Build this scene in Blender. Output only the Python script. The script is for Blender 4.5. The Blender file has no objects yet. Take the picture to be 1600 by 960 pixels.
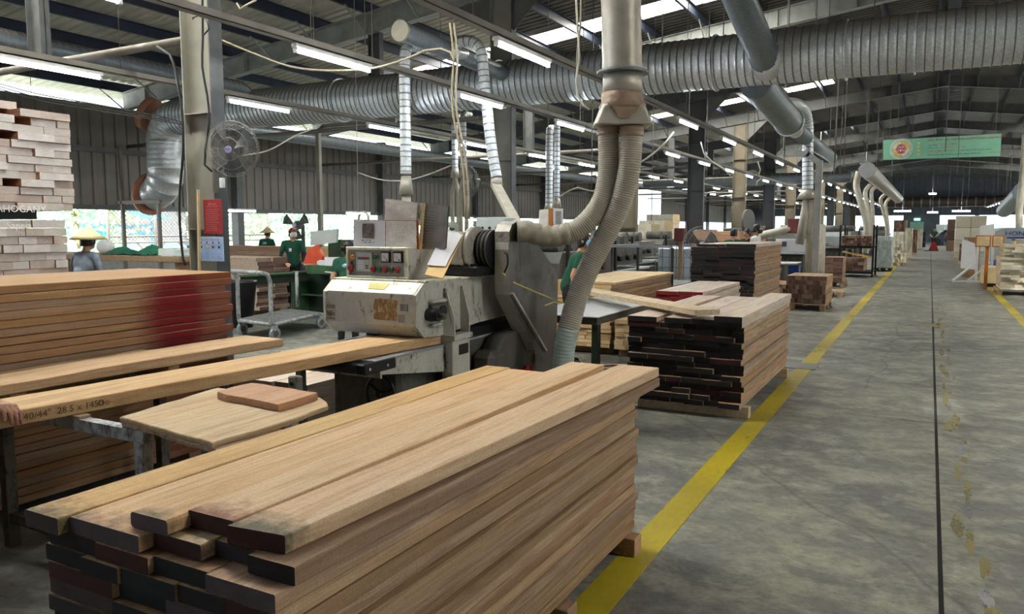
import bpy, bmesh, math, random
import numpy as np
from mathutils import Vector, Matrix
random.seed(7)
S = bpy.context.scene
COL = S.collection
# ------------------------------------------------------------------ camera
CAM_H, YAW, PITCH, FPX = 1.65, math.radians(28.227), math.radians(5.898), 1210.0
cd = bpy.data.cameras.new('camera'); cam = bpy.data.objects.new('camera', cd); COL.objects.link(cam)
cam.location = (0, 0, CAM_H); cam.rotation_euler = (math.radians(90) - PITCH, 0, YAW)
cd.sensor_width = 36; cd.lens = FPX * 36 / 1600; cd.clip_start = .05; cd.clip_end = 400
S.camera = cam
# ------------------------------------------------------------------ world: hazy bright sky
W = bpy.data.worlds.new('world'); S.world = W; W.use_nodes = True
nt = W.node_tree; nt.nodes.clear()
sky = nt.nodes.new('ShaderNodeTexSky'); sky.sky_type = 'HOSEK_WILKIE'; sky.turbidity = 6; sky.ground_albedo = .5
sky.sun_direction = Vector((.45, -.35, .82)).normalized()
mixn = nt.nodes.new('ShaderNodeMix'); mixn.data_type = 'RGBA'; mixn.inputs[0].default_value = .55
mixn.inputs[7].default_value = (.86, .94, 1, 1)
bg = nt.nodes.new('ShaderNodeBackground'); bg.inputs[1].default_value = 3.2
wo = nt.nodes.new('ShaderNodeOutputWorld')
nt.links.new(sky.outputs[0], mixn.inputs[6]); nt.links.new(mixn.outputs[2], bg.inputs[0]); nt.links.new(bg.outputs[0], wo.inputs[0])
# ------------------------------------------------------------------ sun (outside only: the roof keeps it off the floor)
sl = bpy.data.lights.new('sun', 'SUN'); sl.energy = 13; sl.angle = math.radians(2); sl.color = (1, .97, .9)
so = bpy.data.objects.new('sun', sl); COL.objects.link(so)
so.rotation_euler = Vector((.45, -.35, .82)).to_track_quat('Z', 'Y').to_euler()
LAMP_E, SKYL_E = 40.0, 22.0       # emission of the tubes and of the roof's translucent sheets
# ------------------------------------------------------------------ exposure
S.view_settings.view_transform = 'Standard'; S.view_settings.look = 'None'
S.view_settings.gamma = 1; S.view_settings.use_curve_mapping = False
S.view_settings.exposure = 0.8
S.cycles.max_bounces = 7; S.cycles.diffuse_bounces = 4; S.cycles.glossy_bounces = 3
S.cycles.sample_clamp_indirect = 6; S.cycles.caustics_reflective = False; S.cycles.caustics_refractive = False

# ------------------------------------------------------------------ helpers
R_ = Vector((math.cos(YAW), math.sin(YAW), 0)); F0 = Vector((-math.sin(YAW), math.cos(YAW), 0)); Z_ = Vector((0, 0, 1))
FW = F0 * math.cos(PITCH) - Z_ * math.sin(PITCH); UP = F0 * math.sin(PITCH) + Z_ * math.cos(PITCH)
def at(px, py, z=None, Y=None, X=None):
    """the real point on a given plane (height z, depth Y or side X) that the photograph shows at a pixel"""
    d = FW * FPX + R_ * (px - 800) - UP * (py - 480)
    k = (z - CAM_H) / d.z if z is not None else (Y / d.y if Y is not None else X / d.x)
    return Vector((0, 0, CAM_H)) + d * k
ORD = ('top first second third fourth fifth sixth seventh eighth ninth tenth eleventh twelfth thirteenth fourteenth fifteenth sixteenth seventeenth '
       'eighteenth nineteenth twentieth twenty-first twenty-second twenty-third twenty-fourth twenty-fifth twenty-sixth twenty-seventh twenty-eighth '
       'twenty-ninth thirtieth thirty-first thirty-second thirty-third thirty-fourth thirty-fifth thirty-sixth thirty-seventh thirty-eighth').split()
def tag(o, label=None, cat=None, group=None, kind=None):
    if label:
        o['label'] = label
        if len(label.replace(',', ' ').split()) > 16: print('LONGLABEL', label)
    if cat: o['category'] = cat
    if group: o['group'] = group
    if kind: o['kind'] = kind
    return o
def origin(o):
    v = Vector((0, 0, 0))
    while o is not None: v += o.location; o = o.parent
    return v
def thing(name, label, cat, loc=(0, 0, 0), group=None, kind=None):
    o = bpy.data.objects.new(name, None); o.empty_display_size = .1; COL.objects.link(o); o.location = loc
    return tag(o, label, cat, group, kind)
class MB:
    def __init__(s): s.v = []; s.f = []; s.m = []; s.sm = []
    def add(s, vs, fs, m=0, smooth=False):
        b = len(s.v); s.v += [tuple(v) for v in vs]
        for f in fs: s.f.append(tuple(i + b for i in f)); s.m.append(m); s.sm.append(smooth)
        return s
    def box(s, x0, x1, y0, y1, z0, z1, m=0):
        vs = [(x, y, z) for z in (z0, z1) for y in (y0, y1) for x in (x0, x1)]
        return s.add(vs, [(0, 2, 3, 1), (4, 5, 7, 6), (0, 1, 5, 4), (1, 3, 7, 5), (3, 2, 6, 7), (2, 0, 4, 6)], m)
    def bev(s, x0, x1, y0, y1, z0, z1, b=.006, m=0):
        """box with chamfered edges"""
        vs = []; idx = {}
        for i, (x, sx) in enumerate(((x0, 1), (x1, -1))):
            for j, (y, sy) in enumerate(((y0, 1), (y1, -1))):
                for k, (z, sz) in enumerate(((z0, 1), (z1, -1))):
                    idx[i, j, k] = len(vs)
                    vs += [(x, y + sy * b, z + sz * b), (x + sx * b, y, z + sz * b), (x + sx * b, y + sy * b, z)]
        g = lambda i, j, k, a: idx[i, j, k] + a
        fs = []
        for i in (0, 1): q = [g(i, 0, 0, 0), g(i, 1, 0, 0), g(i, 1, 1, 0), g(i, 0, 1, 0)]; fs.append(q if i else q[::-1])
        for j in (0, 1): q = [g(0, j, 0, 1), g(1, j, 0, 1), g(1, j, 1, 1), g(0, j, 1, 1)]; fs.append(q[::-1] if j else q)
        for k in (0, 1): q = [g(0, 0, k, 2), g(1, 0, k, 2), g(1, 1, k, 2), g(0, 1, k, 2)]; fs.append(q if k else q[::-1])
        for i in (0, 1):
            for j in (0, 1): fs.append((g(i, j, 0, 0), g(i, j, 1, 0), g(i, j, 1, 1), g(i, j, 0, 1)))
            for k in (0, 1): fs.append((g(i, 0, k, 0), g(i, 1, k, 0), g(i, 1, k, 2), g(i, 0, k, 2)))
        for j in (0, 1):
            for k in (0, 1): fs.append((g(0, j, k, 1), g(1, j, k, 1), g(1, j, k, 2), g(0, j, k, 2)))
        for i in (0, 1):
            for j in (0, 1):
                for k in (0, 1): fs.append((g(i, j, k, 0), g(i, j, k, 1), g(i, j, k, 2)))
        return s.add(vs, fs, m)
    def bar(s, p, q, w, h, m=0, up=(0, 0, 1)):
        p = Vector(p); q = Vector(q); d = (q - p).normalized(); u = Vector(up)
        if abs(d.dot(u)) > .98: u = Vector((1, 0, 0))
        a = d.cross(u).normalized(); b = a.cross(d)
        vs = [e + a * (sa * w / 2) + b * (sb * h / 2) for e in (p, q) for sa, sb in ((-1, -1), (1, -1), (1, 1), (-1, 1))]
        return s.add(vs, [(3, 2, 1, 0), (4, 5, 6, 7), (0, 1, 5, 4), (1, 2, 6, 5), (2, 3, 7, 6), (3, 0, 4, 7)], m)
    def cyl(s, p, q, r, n=12, m=0, r2=None, caps=True):
        p = Vector(p); q = Vector(q); d = (q - p).normalized(); r2 = r if r2 is None else r2
        a = d.orthogonal().normalized(); b = d.cross(a)
        vs = [e + (a * math.cos(t * 2 * math.pi / n) + b * math.sin(t * 2 * math.pi / n)) * rr for e, rr in ((p, r), (q, r2)) for t in range(n)]
        s.add(vs, [(i, (i + 1) % n, n + (i + 1) % n, n + i) for i in range(n)], m, True)
        if caps:
            k = len(s.v); s.f += [tuple(range(k - n, k)), tuple(range(k - n - 1, k - 2 * n - 1, -1))]; s.m += [m, m]; s.sm += [False, False]
        return s
    def rings(s, rs, m=0, caps=True, smooth=True, ms=None):
        """rs: list of rings (equal length lists of points)"""
        n = len(rs[0]); b = len(s.v)
        for r in rs: s.v += [tuple(p) for p in r]
        for j in range(len(rs) - 1):
            for i in range(n):
                s.f.append((b + j * n + i, b + j * n + (i + 1) % n, b + (j + 1) * n + (i + 1) % n, b + (j + 1) * n + i))
                s.m.append(ms[j] if ms else m); s.sm.append(smooth)
        if caps:
            s.f.append(tuple(b + i for i in range(n))[::-1]); s.f.append(tuple(b + (len(rs) - 1) * n + i for i in range(n)))
            s.m += [m, m]; s.sm += [False, False]
        return s
    def poly(s, pts, d, m=0, ms=None):
        """a flat outline pushed along d"""
        d = Vector(d); n = len(pts); pts = [Vector(p) for p in pts]
        s.add(pts + [p + d for p in pts], [tuple(range(n))[::-1], tuple(range(n, 2 * n))], m)
        b = len(s.v) - 2 * n
        for i in range(n): s.f.append((b + i, b + (i + 1) % n, b + n + (i + 1) % n, b + n + i)); s.m.append(m if ms is None else ms); s.sm.append(False)
        return s
    def ball(s, c, r, m=0, n=12, k=8, sc=(1, 1, 1)):
        c = Vector(c); rs = []
        for j in range(1, k):
            t = math.pi * j / k
            rs.append([c + Vector((math.sin(t) * math.cos(2 * math.pi * i / n) * sc[0], math.sin(t) * math.sin(2 * math.pi * i / n) * sc[1], -math.cos(t) * sc[2])) * r for i in range(n)])
        return s.rings(rs, m)
    def build(s, name, mats, parent=None, label=None, cat=None, group=None, kind=None, org=None, fix=True):
        me = bpy.data.meshes.new(name)
        vs = np.array(s.v, dtype=float).reshape(-1, 3)
        if parent is not None: o0 = origin(parent); loc = Vector((0, 0, 0))
        elif org is not None: o0 = loc = Vector(org)
        else: o0 = loc = Vector(((vs[:, 0].min() + vs[:, 0].max()) / 2, (vs[:, 1].min() + vs[:, 1].max()) / 2, vs[:, 2].min()))
        me.from_pydata([tuple(v) for v in (vs - np.array(o0))], [], s.f)
        for m in (mats if isinstance(mats, (list, tuple)) else [mats]): me.materials.append(m)
        me.polygons.foreach_set('material_index', s.m); me.polygons.foreach_set('use_smooth', s.sm)
        if fix:
            bm = bmesh.new(); bm.from_mesh(me); bmesh.ops.recalc_face_normals(bm, faces=bm.faces); bm.to_mesh(me); bm.free()
        me.update()
        o = bpy.data.objects.new(name, me); COL.objects.link(o); o.location = loc
        if parent is not None: o.parent = parent
        return tag(o, label, cat, group, kind)
def spline(pts, step=.05, closed=False):
    """Catmull-Rom through the points, sampled about every step"""
    P = [Vector(p) for p in pts]; out = []
    for i in range(len(P) - 1):
        p0 = P[i - 1] if i else P[0] * 2 - P[1]; p1 = P[i]; p2 = P[i + 1]; p3 = P[i + 2] if i + 2 < len(P) else P[-1] * 2 - P[-2]
        n = max(1, int((p2 - p1).length / step))
        for k in range(n):
            t = k / n
            out.append(.5 * ((2 * p1) + (p2 - p0) * t + (2 * p0 - 5 * p1 + 4 * p2 - p3) * t * t + (3 * p1 - p0 - 3 * p2 + p3) * t ** 3))
    out.append(P[-1]); return out
def tube_rings(path, rad, n=20, sq=None):
    """rings along a path; rad(i, s) gives the radius at arc length s"""
    rs = []; a = None; s = 0
    for i, p in enumerate(path):
        d = (path[min(i + 1, len(path) - 1)] - path[max(i - 1, 0)]).normalized()
        if a is None: a = d.orthogonal().normalized()
        a = (a - d * a.dot(d)).normalized(); b = d.cross(a)
        if i: s += (p - path[i - 1]).length
        r = rad(i, s)
        rs.append([p + (a * math.cos(2 * math.pi * t / n) + b * math.sin(2 * math.pi * t / n)) * r for t in range(n)])
    return rs
def ribbed(pts, r, period, depth, n=24, curve=False, sub=3, r2=None):
    """duct or hose with a raised ring every period"""
    base = spline(pts, period / sub) if curve else None
    if base is None:
        base = []
        for a, b in zip(pts[:-1], pts[1:]):
            a = Vector(a); b = Vector(b); k = max(1, round((b - a).length / (period / sub)))
            base += [a.lerp(b, t / k) for t in range(k)]
        base.append(Vector(pts[-1]))
    N = len(base)
    f = lambda i, s: (r + ((r2 - r) * i / N if r2 else 0)) + (depth if i % sub == 0 else 0)
    return tube_rings(base, f, n)
def wire(name, pts, r, m, label=None, cat=None, parent=None, group=None, step=.12, n=6, kind=None):
    mb = MB().rings(tube_rings(spline(pts, step), lambda i, s: r, n)); 
    return mb.build(name, m, parent, label, cat, group, kind)
def text(body, loc, size, m, parent, rx=90, rz=0, align='CENTER', name='lettering', ext=.0, ry=0, sx=1):
    c = bpy.data.curves.new(name, 'FONT'); c.body = body; c.size = size; c.align_x = align; c.align_y = 'CENTER'; c.extrude = ext
    c.materials.append(m); c.resolution_u = 2
    tmp = bpy.data.objects.new(name, c); COL.objects.link(tmp)
    me = bpy.data.meshes.new_from_object(tmp.evaluated_get(bpy.context.evaluated_depsgraph_get())); bpy.data.objects.remove(tmp); me.name = name
    if not me.materials: me.materials.append(m)
    o = bpy.data.objects.new(name, me); COL.objects.link(o); o['kind'] = 'stuff'
    o.parent = parent; o.location = Vector(loc) - (origin(parent) if parent else Vector((0, 0, 0)))
    o.rotation_euler = (math.radians(rx), math.radians(ry), math.radians(rz)); o.scale = (sx, 1, 1)
    return o

# ------------------------------------------------------------------ materials
def srgb(r, g, b): return tuple((c / 255 / 12.92 if c / 255 <= .04045 else ((c / 255 + .055) / 1.055) ** 2.4) for c in (r, g, b)) + (1,)
class NT:
    def __init__(s, name):
        s.m = bpy.data.materials.new(name); s.m.use_nodes = True; s.t = s.m.node_tree
        s.b = s.t.nodes['Principled BSDF']; s.o = s.t.nodes['Material Output']
    def n(s, typ, **kw):
        x = s.t.nodes.new(typ)
        for k, v in kw.items():
            if isinstance(k, str) and hasattr(x, k): setattr(x, k, v)
        return x
    def l(s, a, b): s.t.links.new(a, b); return s
    def coord(s, scale=(1, 1, 1), kind='Object', rnd=False, rot=(0, 0, 0)):
        if kind == 'World': g = s.n('ShaderNodeNewGeometry').outputs['Position']
        else: g = s.n('ShaderNodeTexCoord').outputs[kind]
        if rnd:
            oi = s.n('ShaderNodeObjectInfo'); mu = s.n('ShaderNodeMath', operation='MULTIPLY'); mu.inputs[1].default_value = 37.7
            s.l(oi.outputs['Random'], mu.inputs[0]); ad = s.n('ShaderNodeVectorMath', operation='ADD'); s.l(g, ad.inputs[0]); s.l(mu.outputs[0], ad.inputs[1]); g = ad.outputs[0]
        mp = s.n('ShaderNodeMapping'); mp.inputs['Scale'].default_value = scale; mp.inputs['Rotation'].default_value = rot; s.l(g, mp.inputs[0])
        return mp.outputs[0]
    def noise(s, vec, scale=5, detail=4, rough=.55, dist=0):
        x = s.n('ShaderNodeTexNoise'); x.inputs['Scale'].default_value = scale; x.inputs['Detail'].default_value = detail
        x.inputs['Roughness'].default_value = rough; x.inputs['Distortion'].default_value = dist; s.l(vec, x.inputs['Vector']); return x.outputs[0]
    def ramp(s, fac, stops, interp='LINEAR'):
        x = s.n('ShaderNodeValToRGB'); x.color_ramp.interpolation = interp; e = x.color_ramp.elements
        while len(e) < len(stops): e.new(.5)
        for i, (p, c) in enumerate(stops): e[i].position = p; e[i].color = c if len(c) == 4 else tuple(c) + (1,)
        s.l(fac, x.inputs[0]); return x.outputs[0]
    def mix(s, fac, a, b, blend='MIX'):
        x = s.n('ShaderNodeMix', data_type='RGBA', blend_type=blend)
        for sock, v in ((x.inputs[0], fac), (x.inputs[6], a), (x.inputs[7], b)):
            if isinstance(v, (int, float)): sock.default_value = v
            elif isinstance(v, tuple): sock.default_value = v
            else: s.l(v, sock)
        return x.outputs[2]
    def math(s, op, a, b=0.0, c=None):
        x = s.n('ShaderNodeMath', operation=op)
        for i, v in enumerate((a, b) if c is None else (a, b, c)):
            if isinstance(v, (int, float)): x.inputs[i].default_value = v
            else: s.l(v, x.inputs[i])
        return x.outputs[0]
    def bump(s, h, strength=.3, dist=.01):
        x = s.n('ShaderNodeBump'); x.inputs['Strength'].default_value = strength; x.inputs['Distance'].default_value = dist; s.l(h, x.inputs['Height']); s.l(x.outputs[0], s.b.inputs['Normal'])
    def set(s, col=None, rough=None, metal=None, spec=None):
        for k, v in (('Base Color', col), ('Roughness', rough), ('Metallic', metal), ('Specular IOR Level', spec)):
            if v is None: continue
            if isinstance(v, (int, float, tuple)): s.b.inputs[k].default_value = v
            else: s.l(v, s.b.inputs[k])
        return s.m
BW = lambda v: (v, v, v, 1)
def plain(name, c, rough=.6, metal=0, var=.12, scale=6, spec=.4, bump=0):
    t = NT(name); c = srgb(*c)
    nz = t.noise(t.coord(), scale, 4)
    col = t.mix(t.ramp(nz, [(.35, BW(0)), (.65, BW(1))]), tuple(x * (1 - var) for x in c[:3]) + (1,), tuple(min(1, x * (1 + var)) for x in c[:3]) + (1,))
    if bump: t.bump(nz, bump)
    return t.set(col, rough, metal, spec)
def emit(name, c, e):
    t = NT(name); t.b.inputs['Base Color'].default_value = BW(.8); t.b.inputs['Emission Color'].default_value = c; t.b.inputs['Emission Strength'].default_value = e
    return t.m
def wood(name, light, dark, axis='Y', vary=.16, fleck=None, red=False, rough=.75, spray=False):
    """sawn hardwood: grain along one axis, each board a little different"""
    t = NT(name)
    sc = {'Y': (26, 1.1, 26), 'X': (1.1, 26, 26)}[axis]
    co = t.coord(sc, rnd=True); co2 = t.coord({'Y': (5, .35, 5), 'X': (.35, 5, 5)}[axis], rnd=True)
    fine = t.noise(co, 2.2, 6, .65, .6); broad = t.noise(co2, 1.2, 3, .5, 1.2)
    col = t.mix(t.ramp(fine, [(.3, BW(0)), (.7, BW(1))]), srgb(*dark), srgb(*light))
    mid = tuple((a + b) / 2 for a, b in zip(light, dark)); warm = (mid[0] * 1.02, mid[1] * .95, mid[2] * .86)
    col = t.mix(t.math('MULTIPLY', t.ramp(broad, [(.42, BW(0)), (.62, BW(1))]), .55), col, srgb(*warm))
    oi = t.n('ShaderNodeObjectInfo')
    v = t.n('ShaderNodeHueSaturation'); t.l(col, v.inputs['Color'])
    t.l(t.math('MULTIPLY_ADD', oi.outputs['Random'], 2 * vary, 1 - vary), v.inputs['Value'])
    r2 = t.math('FRACT', t.math('MULTIPLY', oi.outputs['Random'], 17.3)); t.l(t.math('MULTIPLY_ADD', r2, .012, .493), v.inputs['Hue'])
    r3 = t.math('FRACT', t.math('MULTIPLY', oi.outputs['Random'], 53.1)); t.l(t.math('MULTIPLY_ADD', r3, .3, .8), v.inputs['Saturation'])
    col = v.outputs[0]
    b3 = t.noise(t.coord({'Y': (7, .5, 7), 'X': (.5, 7, 7)}[axis], rnd=True), 1.6, 5, .6, 2.2)
    col = t.mix(t.math('MULTIPLY', t.ramp(b3, [(.5, BW(0)), (.62, BW(1))]), .42), col, srgb(dark[0] * .86, dark[1] * .82, dark[2] * .78))
    saw = t.noise(t.coord({'Y': (3, 60, 3), 'X': (60, 3, 3)}[axis], rnd=True), 1.5, 3, .6)
    col = t.mix(.3, col, t.ramp(saw, [(.3, BW(.78)), (.7, BW(1.0))]), 'MULTIPLY')
    spk = t.noise(t.coord((1, 1, 1)), 160, 2, .7)
    col = t.mix(.6, col, t.ramp(spk, [(.35, BW(.72)), (.55, BW(1)), (.75, BW(1.12))]), 'MULTIPLY')
    if red:   # sprayed marking paint over the ends of the stack
        ps = t.n('ShaderNodeSeparateXYZ'); t.l(t.n('ShaderNodeNewGeometry').outputs['Position'], ps.inputs[0])
        dy = t.math('DIVIDE', t.math('SUBTRACT', ps.outputs[1], 3.50), .30); dz = t.math('DIVIDE', t.math('SUBTRACT', ps.outputs[2], 1.08), .5)
        d = t.math('SQRT', t.math('ADD', t.math('MULTIPLY', dy, dy), t.math('MULTIPLY', dz, dz)))
        grain = t.noise(t.coord(kind='World'), 190, 2, .8)
        m = t.math('SUBTRACT', 1.28, d); m = t.math('ADD', m, t.math('MULTIPLY', t.math('SUBTRACT', grain, .5), .9))
        m = t.ramp(m, [(.12, BW(0)), (.75, BW(1))])
        far = t.ramp(t.math('SUBTRACT', ps.outputs[1], 3.1), [(.05, BW(0)), (.4, BW(.62))])
        m = t.math('MAXIMUM', m, far)
        gn = t.n('ShaderNodeSeparateXYZ'); t.l(t.n('ShaderNodeNewGeometry').outputs['Normal'], gn.inputs[0])
        m = t.math('MULTIPLY', m, t.ramp(gn.outputs[2], [(.4, BW(1)), (.6, BW(.12))]))
        col = t.mix(m, col, srgb(112, 14, 26))
    if spray:   # marking paint that ran over the end of the top face
        so_ = t.n('ShaderNodeSeparateXYZ'); t.l(t.n('ShaderNodeTexCoord').outputs['Object'], so_.inputs[0])
        sn = t.noise(t.coord((1, 1, 1), rnd=True), 14, 4, .7)
        mk = t.math('ADD', t.math('MULTIPLY', t.math('ADD', so_.outputs[1], 1.14), -6.5), t.math('MULTIPLY', t.math('SUBTRACT', sn, .5), 2.2))
        oi2 = t.n('ShaderNodeObjectInfo'); rc = t.ramp(t.math('FRACT', t.math('ADD', t.math('MULTIPLY', oi2.outputs['Random'], 7.3), t.math('MULTIPLY', sn, 1.0))), [(0, srgb(120, 40, 40)), (.5, srgb(30, 52, 46))])
        col = t.mix(t.math('MULTIPLY', t.ramp(mk, [(.1, BW(0)), (.9, BW(1))]), .8), col, rc)
    t.bump(t.math('ADD', fine, t.math('MULTIPLY', saw, .5)), .25, .004)
    return t.set(col, rough, 0, .3)
def endgrain(name, cols, vary=.5, rough=.7, ring=True):
    """the sawn or painted end of a board; its colour changes from board to board"""
    t = NT(name); oi = t.n('ShaderNodeObjectInfo')
    r = t.math('FRACT', t.math('MULTIPLY', oi.outputs['Random'], 91.7))
    base = t.ramp(r, [(i / len(cols), srgb(*c)) for i, c in enumerate(cols)], 'CONSTANT')
    nz = t.noise(t.coord((1, 1, 1), rnd=True), 9, 5, .65); n2 = t.noise(t.coord((12, 12, 50), rnd=True, rot=(0, .5, 0)), 2, 4, .6, 1)
    col = t.mix(vary, base, t.ramp(nz, [(.3, BW(.5)), (.7, BW(1.5))]), 'MULTIPLY')
    col = t.mix(.5, col, t.ramp(n2, [(.3, BW(.75)), (.7, BW(1.2))]), 'MULTIPLY')
    t.bump(n2, .3, .004)
    return t.set(col, rough, 0, .35)
M = {}
M['wood_warm'] = wood('sawn_wood_warm', (212, 180, 132), (178, 142, 98), vary=.06)
M['wood_top'] = wood('sawn_wood_bright', (218, 186, 142), (190, 156, 114), vary=.05, spray=True)
M['wood_mid'] = wood('sawn_wood_brown', (186, 156, 124), (132, 104, 80), vary=.22)
M['wood_red'] = wood('sawn_wood_sprayed', (178, 146, 112), (140, 112, 84), vary=.12, red=True)
M['wood_pale'] = wood('sawn_wood_pale', (212, 192, 160), (178, 152, 118), vary=.1)
M['wood_rose'] = wood('sawn_wood_rose', (198, 164, 138), (164, 130, 106), vary=.04)
M['wood_grey'] = wood('weathered_wood', (214, 202, 190), (172, 158, 146), vary=.08)
M['wood_x'] = wood('sawn_wood_crosswise', (190, 146, 112), (150, 112, 84), axis='X')
M['end_dark'] = endgrain('painted_end_dark', [(34, 30, 34), (66, 42, 42), (56, 52, 56), (88, 78, 84), (30, 38, 38), (66, 32, 34), (30, 28, 32), (70, 58, 60)])
M['end_black'] = endgrain('painted_end_black', [(24, 22, 26), (30, 24, 28), (20, 20, 24), (30, 26, 30), (26, 24, 28), (22, 22, 24), (34, 24, 28), (24, 22, 26), (22, 20, 24), (50, 18, 22)], vary=.45)
M['end_red'] = endgrain('painted_end_red', [(120, 20, 26), (104, 18, 24)])
M['end_pale'] = endgrain('sawn_end_pale', [(196, 188, 182), (186, 176, 168), (176, 162, 152), (204, 196, 192), (182, 166, 154)], vary=.22)
M['end_tan'] = endgrain('sawn_end_tan', [(206, 176, 132), (190, 158, 116), (214, 190, 150)], vary=.22)
M['end_brown'] = endgrain('sawn_end_brown', [(112, 88, 78), (92, 72, 64), (140, 116, 102), (104, 80, 70)], vary=.5)
M['end_cream'] = endgrain('sawn_end_cream', [(220, 214, 196), (206, 200, 180), (230, 224, 208)], vary=.2)
def galv(name, c=(222, 228, 234), dust=(128, 116, 104), rough=.36, dusty=.7):
    """galvanised sheet with sawdust settled on its upper side"""
    t = NT(name); g = t.n('ShaderNodeNewGeometry'); sp = t.n('ShaderNodeSeparateXYZ'); t.l(g.outputs['Normal'], sp.inputs[0])
    nz = t.noise(t.coord(), 3, 5, .6); sg = t.noise(t.coord(), 30, 3)
    up = t.math('ADD', sp.outputs[2], t.math('MULTIPLY', t.math('SUBTRACT', nz, .5), .5))
    m = t.math('MULTIPLY', t.ramp(up, [(.3, BW(0)), (.62, BW(1))]), dusty)
    col = t.mix(t.ramp(sg, [(.35, BW(0)), (.65, BW(1))]), srgb(*[x * .88 for x in c]), srgb(*c))
    t.l(t.math('MULTIPLY_ADD', m, .4, rough), t.b.inputs['Roughness'])
    t.l(t.math('MULTIPLY_ADD', m, -.4, .42), t.b.inputs['Metallic'])
    return t.set(t.mix(m, col, srgb(*dust)))
M['galv'] = galv('galvanised_sheet')
M['seam'] = plain('dark_duct_seam', (124, 128, 132), .5, .3, .1)
M['galv_dusty'] = plain('dusty_sheet_metal', (168, 164, 154), .42, .25, .1, 9)
M['galv_dark'] = galv('galvanised_sheet_dull', (120, 130, 138), (92, 86, 80), .4, .9)
M['hose'] = plain('ribbed_hose_plastic', (176, 170, 156), .5, 0, .1, 8)
M['hose_dk'] = plain('hose_groove_dark', (142, 136, 124), .6, 0, .1, 8)  # somewhat darker bands between the hose ribs
M['tape'] = plain('brown_duct_tape', (146, 126, 108), .45, 0, .18, 14, bump=.4)
M['wrap'] = plain('dusty_wrapped_hose', (158, 150, 138), .55, 0, .16, 12, bump=.4)
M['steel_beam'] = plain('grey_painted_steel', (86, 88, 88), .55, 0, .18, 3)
M['rafter_lit'] = plain('lit_grey_rafter', (156, 160, 158), .55, 0, .18, 3)  # copy of the beam grey with lamplight put into the colour
M['purlin'] = plain('dark_blue_purlin_steel', (44, 50, 66), .5, .2, .15, 3)
M['rail'] = plain('grey_light_rail', (112, 108, 102), .5, .1, .12, 4)
M['web'] = plain('column_paint_beige', (126, 125, 116), .6, 0, .14, 2.5)
M['flange'] = plain('column_flange_dark', (72, 74, 76), .6, 0, .2, 5)
M['col_tan'] = plain('column_paint_tan', (98, 90, 76), .6, 0, .14, 2.5)
M['col_dark'] = plain('column_paint_dark_grey', (66, 66, 70), .6, 0, .12, 2.5)
M['black'] = plain('black_rubber', (22, 22, 24), .5, 0, .1)
M['black_metal'] = plain('black_painted_metal', (30, 31, 34), .4, .2, .1)
M['white_cable'] = plain('white_cable', (196, 192, 180), .5)
M['tan_cable'] = plain('tan_cable', (160, 146, 120), .5)
M['cream_cable'] = plain('cream_cable', (150, 142, 124), .5)
M['terracotta'] = plain('terracotta_flange', (176, 122, 96), .6, 0, .1)
M['white'] = plain('white_paint', (214, 216, 218), .5, 0, .06)
M['paper'] = plain('white_paper', (214, 214, 222), .7, 0, .05, 3)
M['paper_dirty'] = plain('dusty_paper', (228, 224, 218), .6, 0, .14, 9, bump=.2)
M['plastic_grey'] = plain('dirty_plastic_sleeve', (134, 132, 130), .35, 0, .2, 9, bump=.4)
M['ink'] = plain('print_ink', (70, 70, 84), .7, 0, .05)
M['pencil'] = plain('pencil_marks', (96, 70, 46), .8)
M['chalk'] = plain('chalk', (232, 228, 224), .9)
M['ply'] = plain('plywood_board', (214, 176, 112), .6, 0, .08, 3)
M['green_m'] = plain('green_machine_paint', (60, 92, 62), .45, .1, .2, 4)
M['green_dk'] = plain('dark_green_machine_paint', (38, 60, 44), .5, .1, .2, 4)
M['shirt'] = plain('green_uniform_cloth', (22, 74, 56), .85, 0, .12, 10)
M['navy'] = plain('navy_sleeve_cloth', (24, 28, 48), .85, 0, .1, 10)
M['trouser'] = plain('black_trouser_cloth', (22, 22, 26), .9, 0, .1, 10)
M['denim'] = plain('grey_blue_shirt_cloth', (112, 124, 140), .9, 0, .2, 14)
M['white_cloth'] = plain('white_shirt_cloth', (224, 226, 232), .85, 0, .04, 10)
M['skin'] = plain('skin', (188, 138, 112), .5, 0, .06, 12)
M['skin_dk'] = plain('skin_tanned', (150, 106, 86), .5, 0, .12, 30, bump=.15)
M['nail'] = plain('finger_nail', (196, 156, 138), .35)
M['hair'] = plain('black_hair', (18, 16, 18), .45, 0, .1, 30)
M['orange'] = plain('orange_cap_cloth', (222, 96, 40), .7)
M['orange_m'] = plain('orange_guard_paint', (212, 82, 48), .4)
M['straw'] = plain('conical_hat_straw', (206, 190, 148), .7, 0, .08, 20)
M['mask_b'] = plain('light_blue_mask', (128, 178, 214), .8)
M['mask_w'] = plain('pale_mask', (200, 206, 204), .8)
M['eye_w'] = plain('eye_white', (220, 220, 216), .3)
M['logo_b'] = plain('pale_blue_logo', (150, 196, 214), .7)
M['red'] = plain('red_paint', (150, 32, 38), .5)
M['red_paper'] = plain('red_poster_paper', (148, 34, 42), .5, 0, .06)
M['pale_red'] = plain('poster_pale_lettering', (214, 150, 140), .6)
M['sky_paper'] = plain('light_blue_poster_paper', (170, 192, 226), .5, 0, .05)
M['blue'] = plain('blue_paint', (36, 70, 150), .45)
M['cyan'] = plain('cyan_sheeting', (90, 180, 210), .5)
M['tote'] = plain('milky_tank_plastic', (196, 206, 214), .4, 0, .06)
M['cage'] = plain('galvanised_cage', (150, 160, 170), .35, .6)
M['foil'] = plain('plastic_film_wrap', (168, 180, 178), .3, 0, .16, 7, bump=.4)
M['mach_grey'] = plain('pale_grey_machine_paint', (176, 184, 186), .4, 0, .06)
M['yel_cloth'] = plain('yellow_strap', (214, 204, 120), .6)
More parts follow.
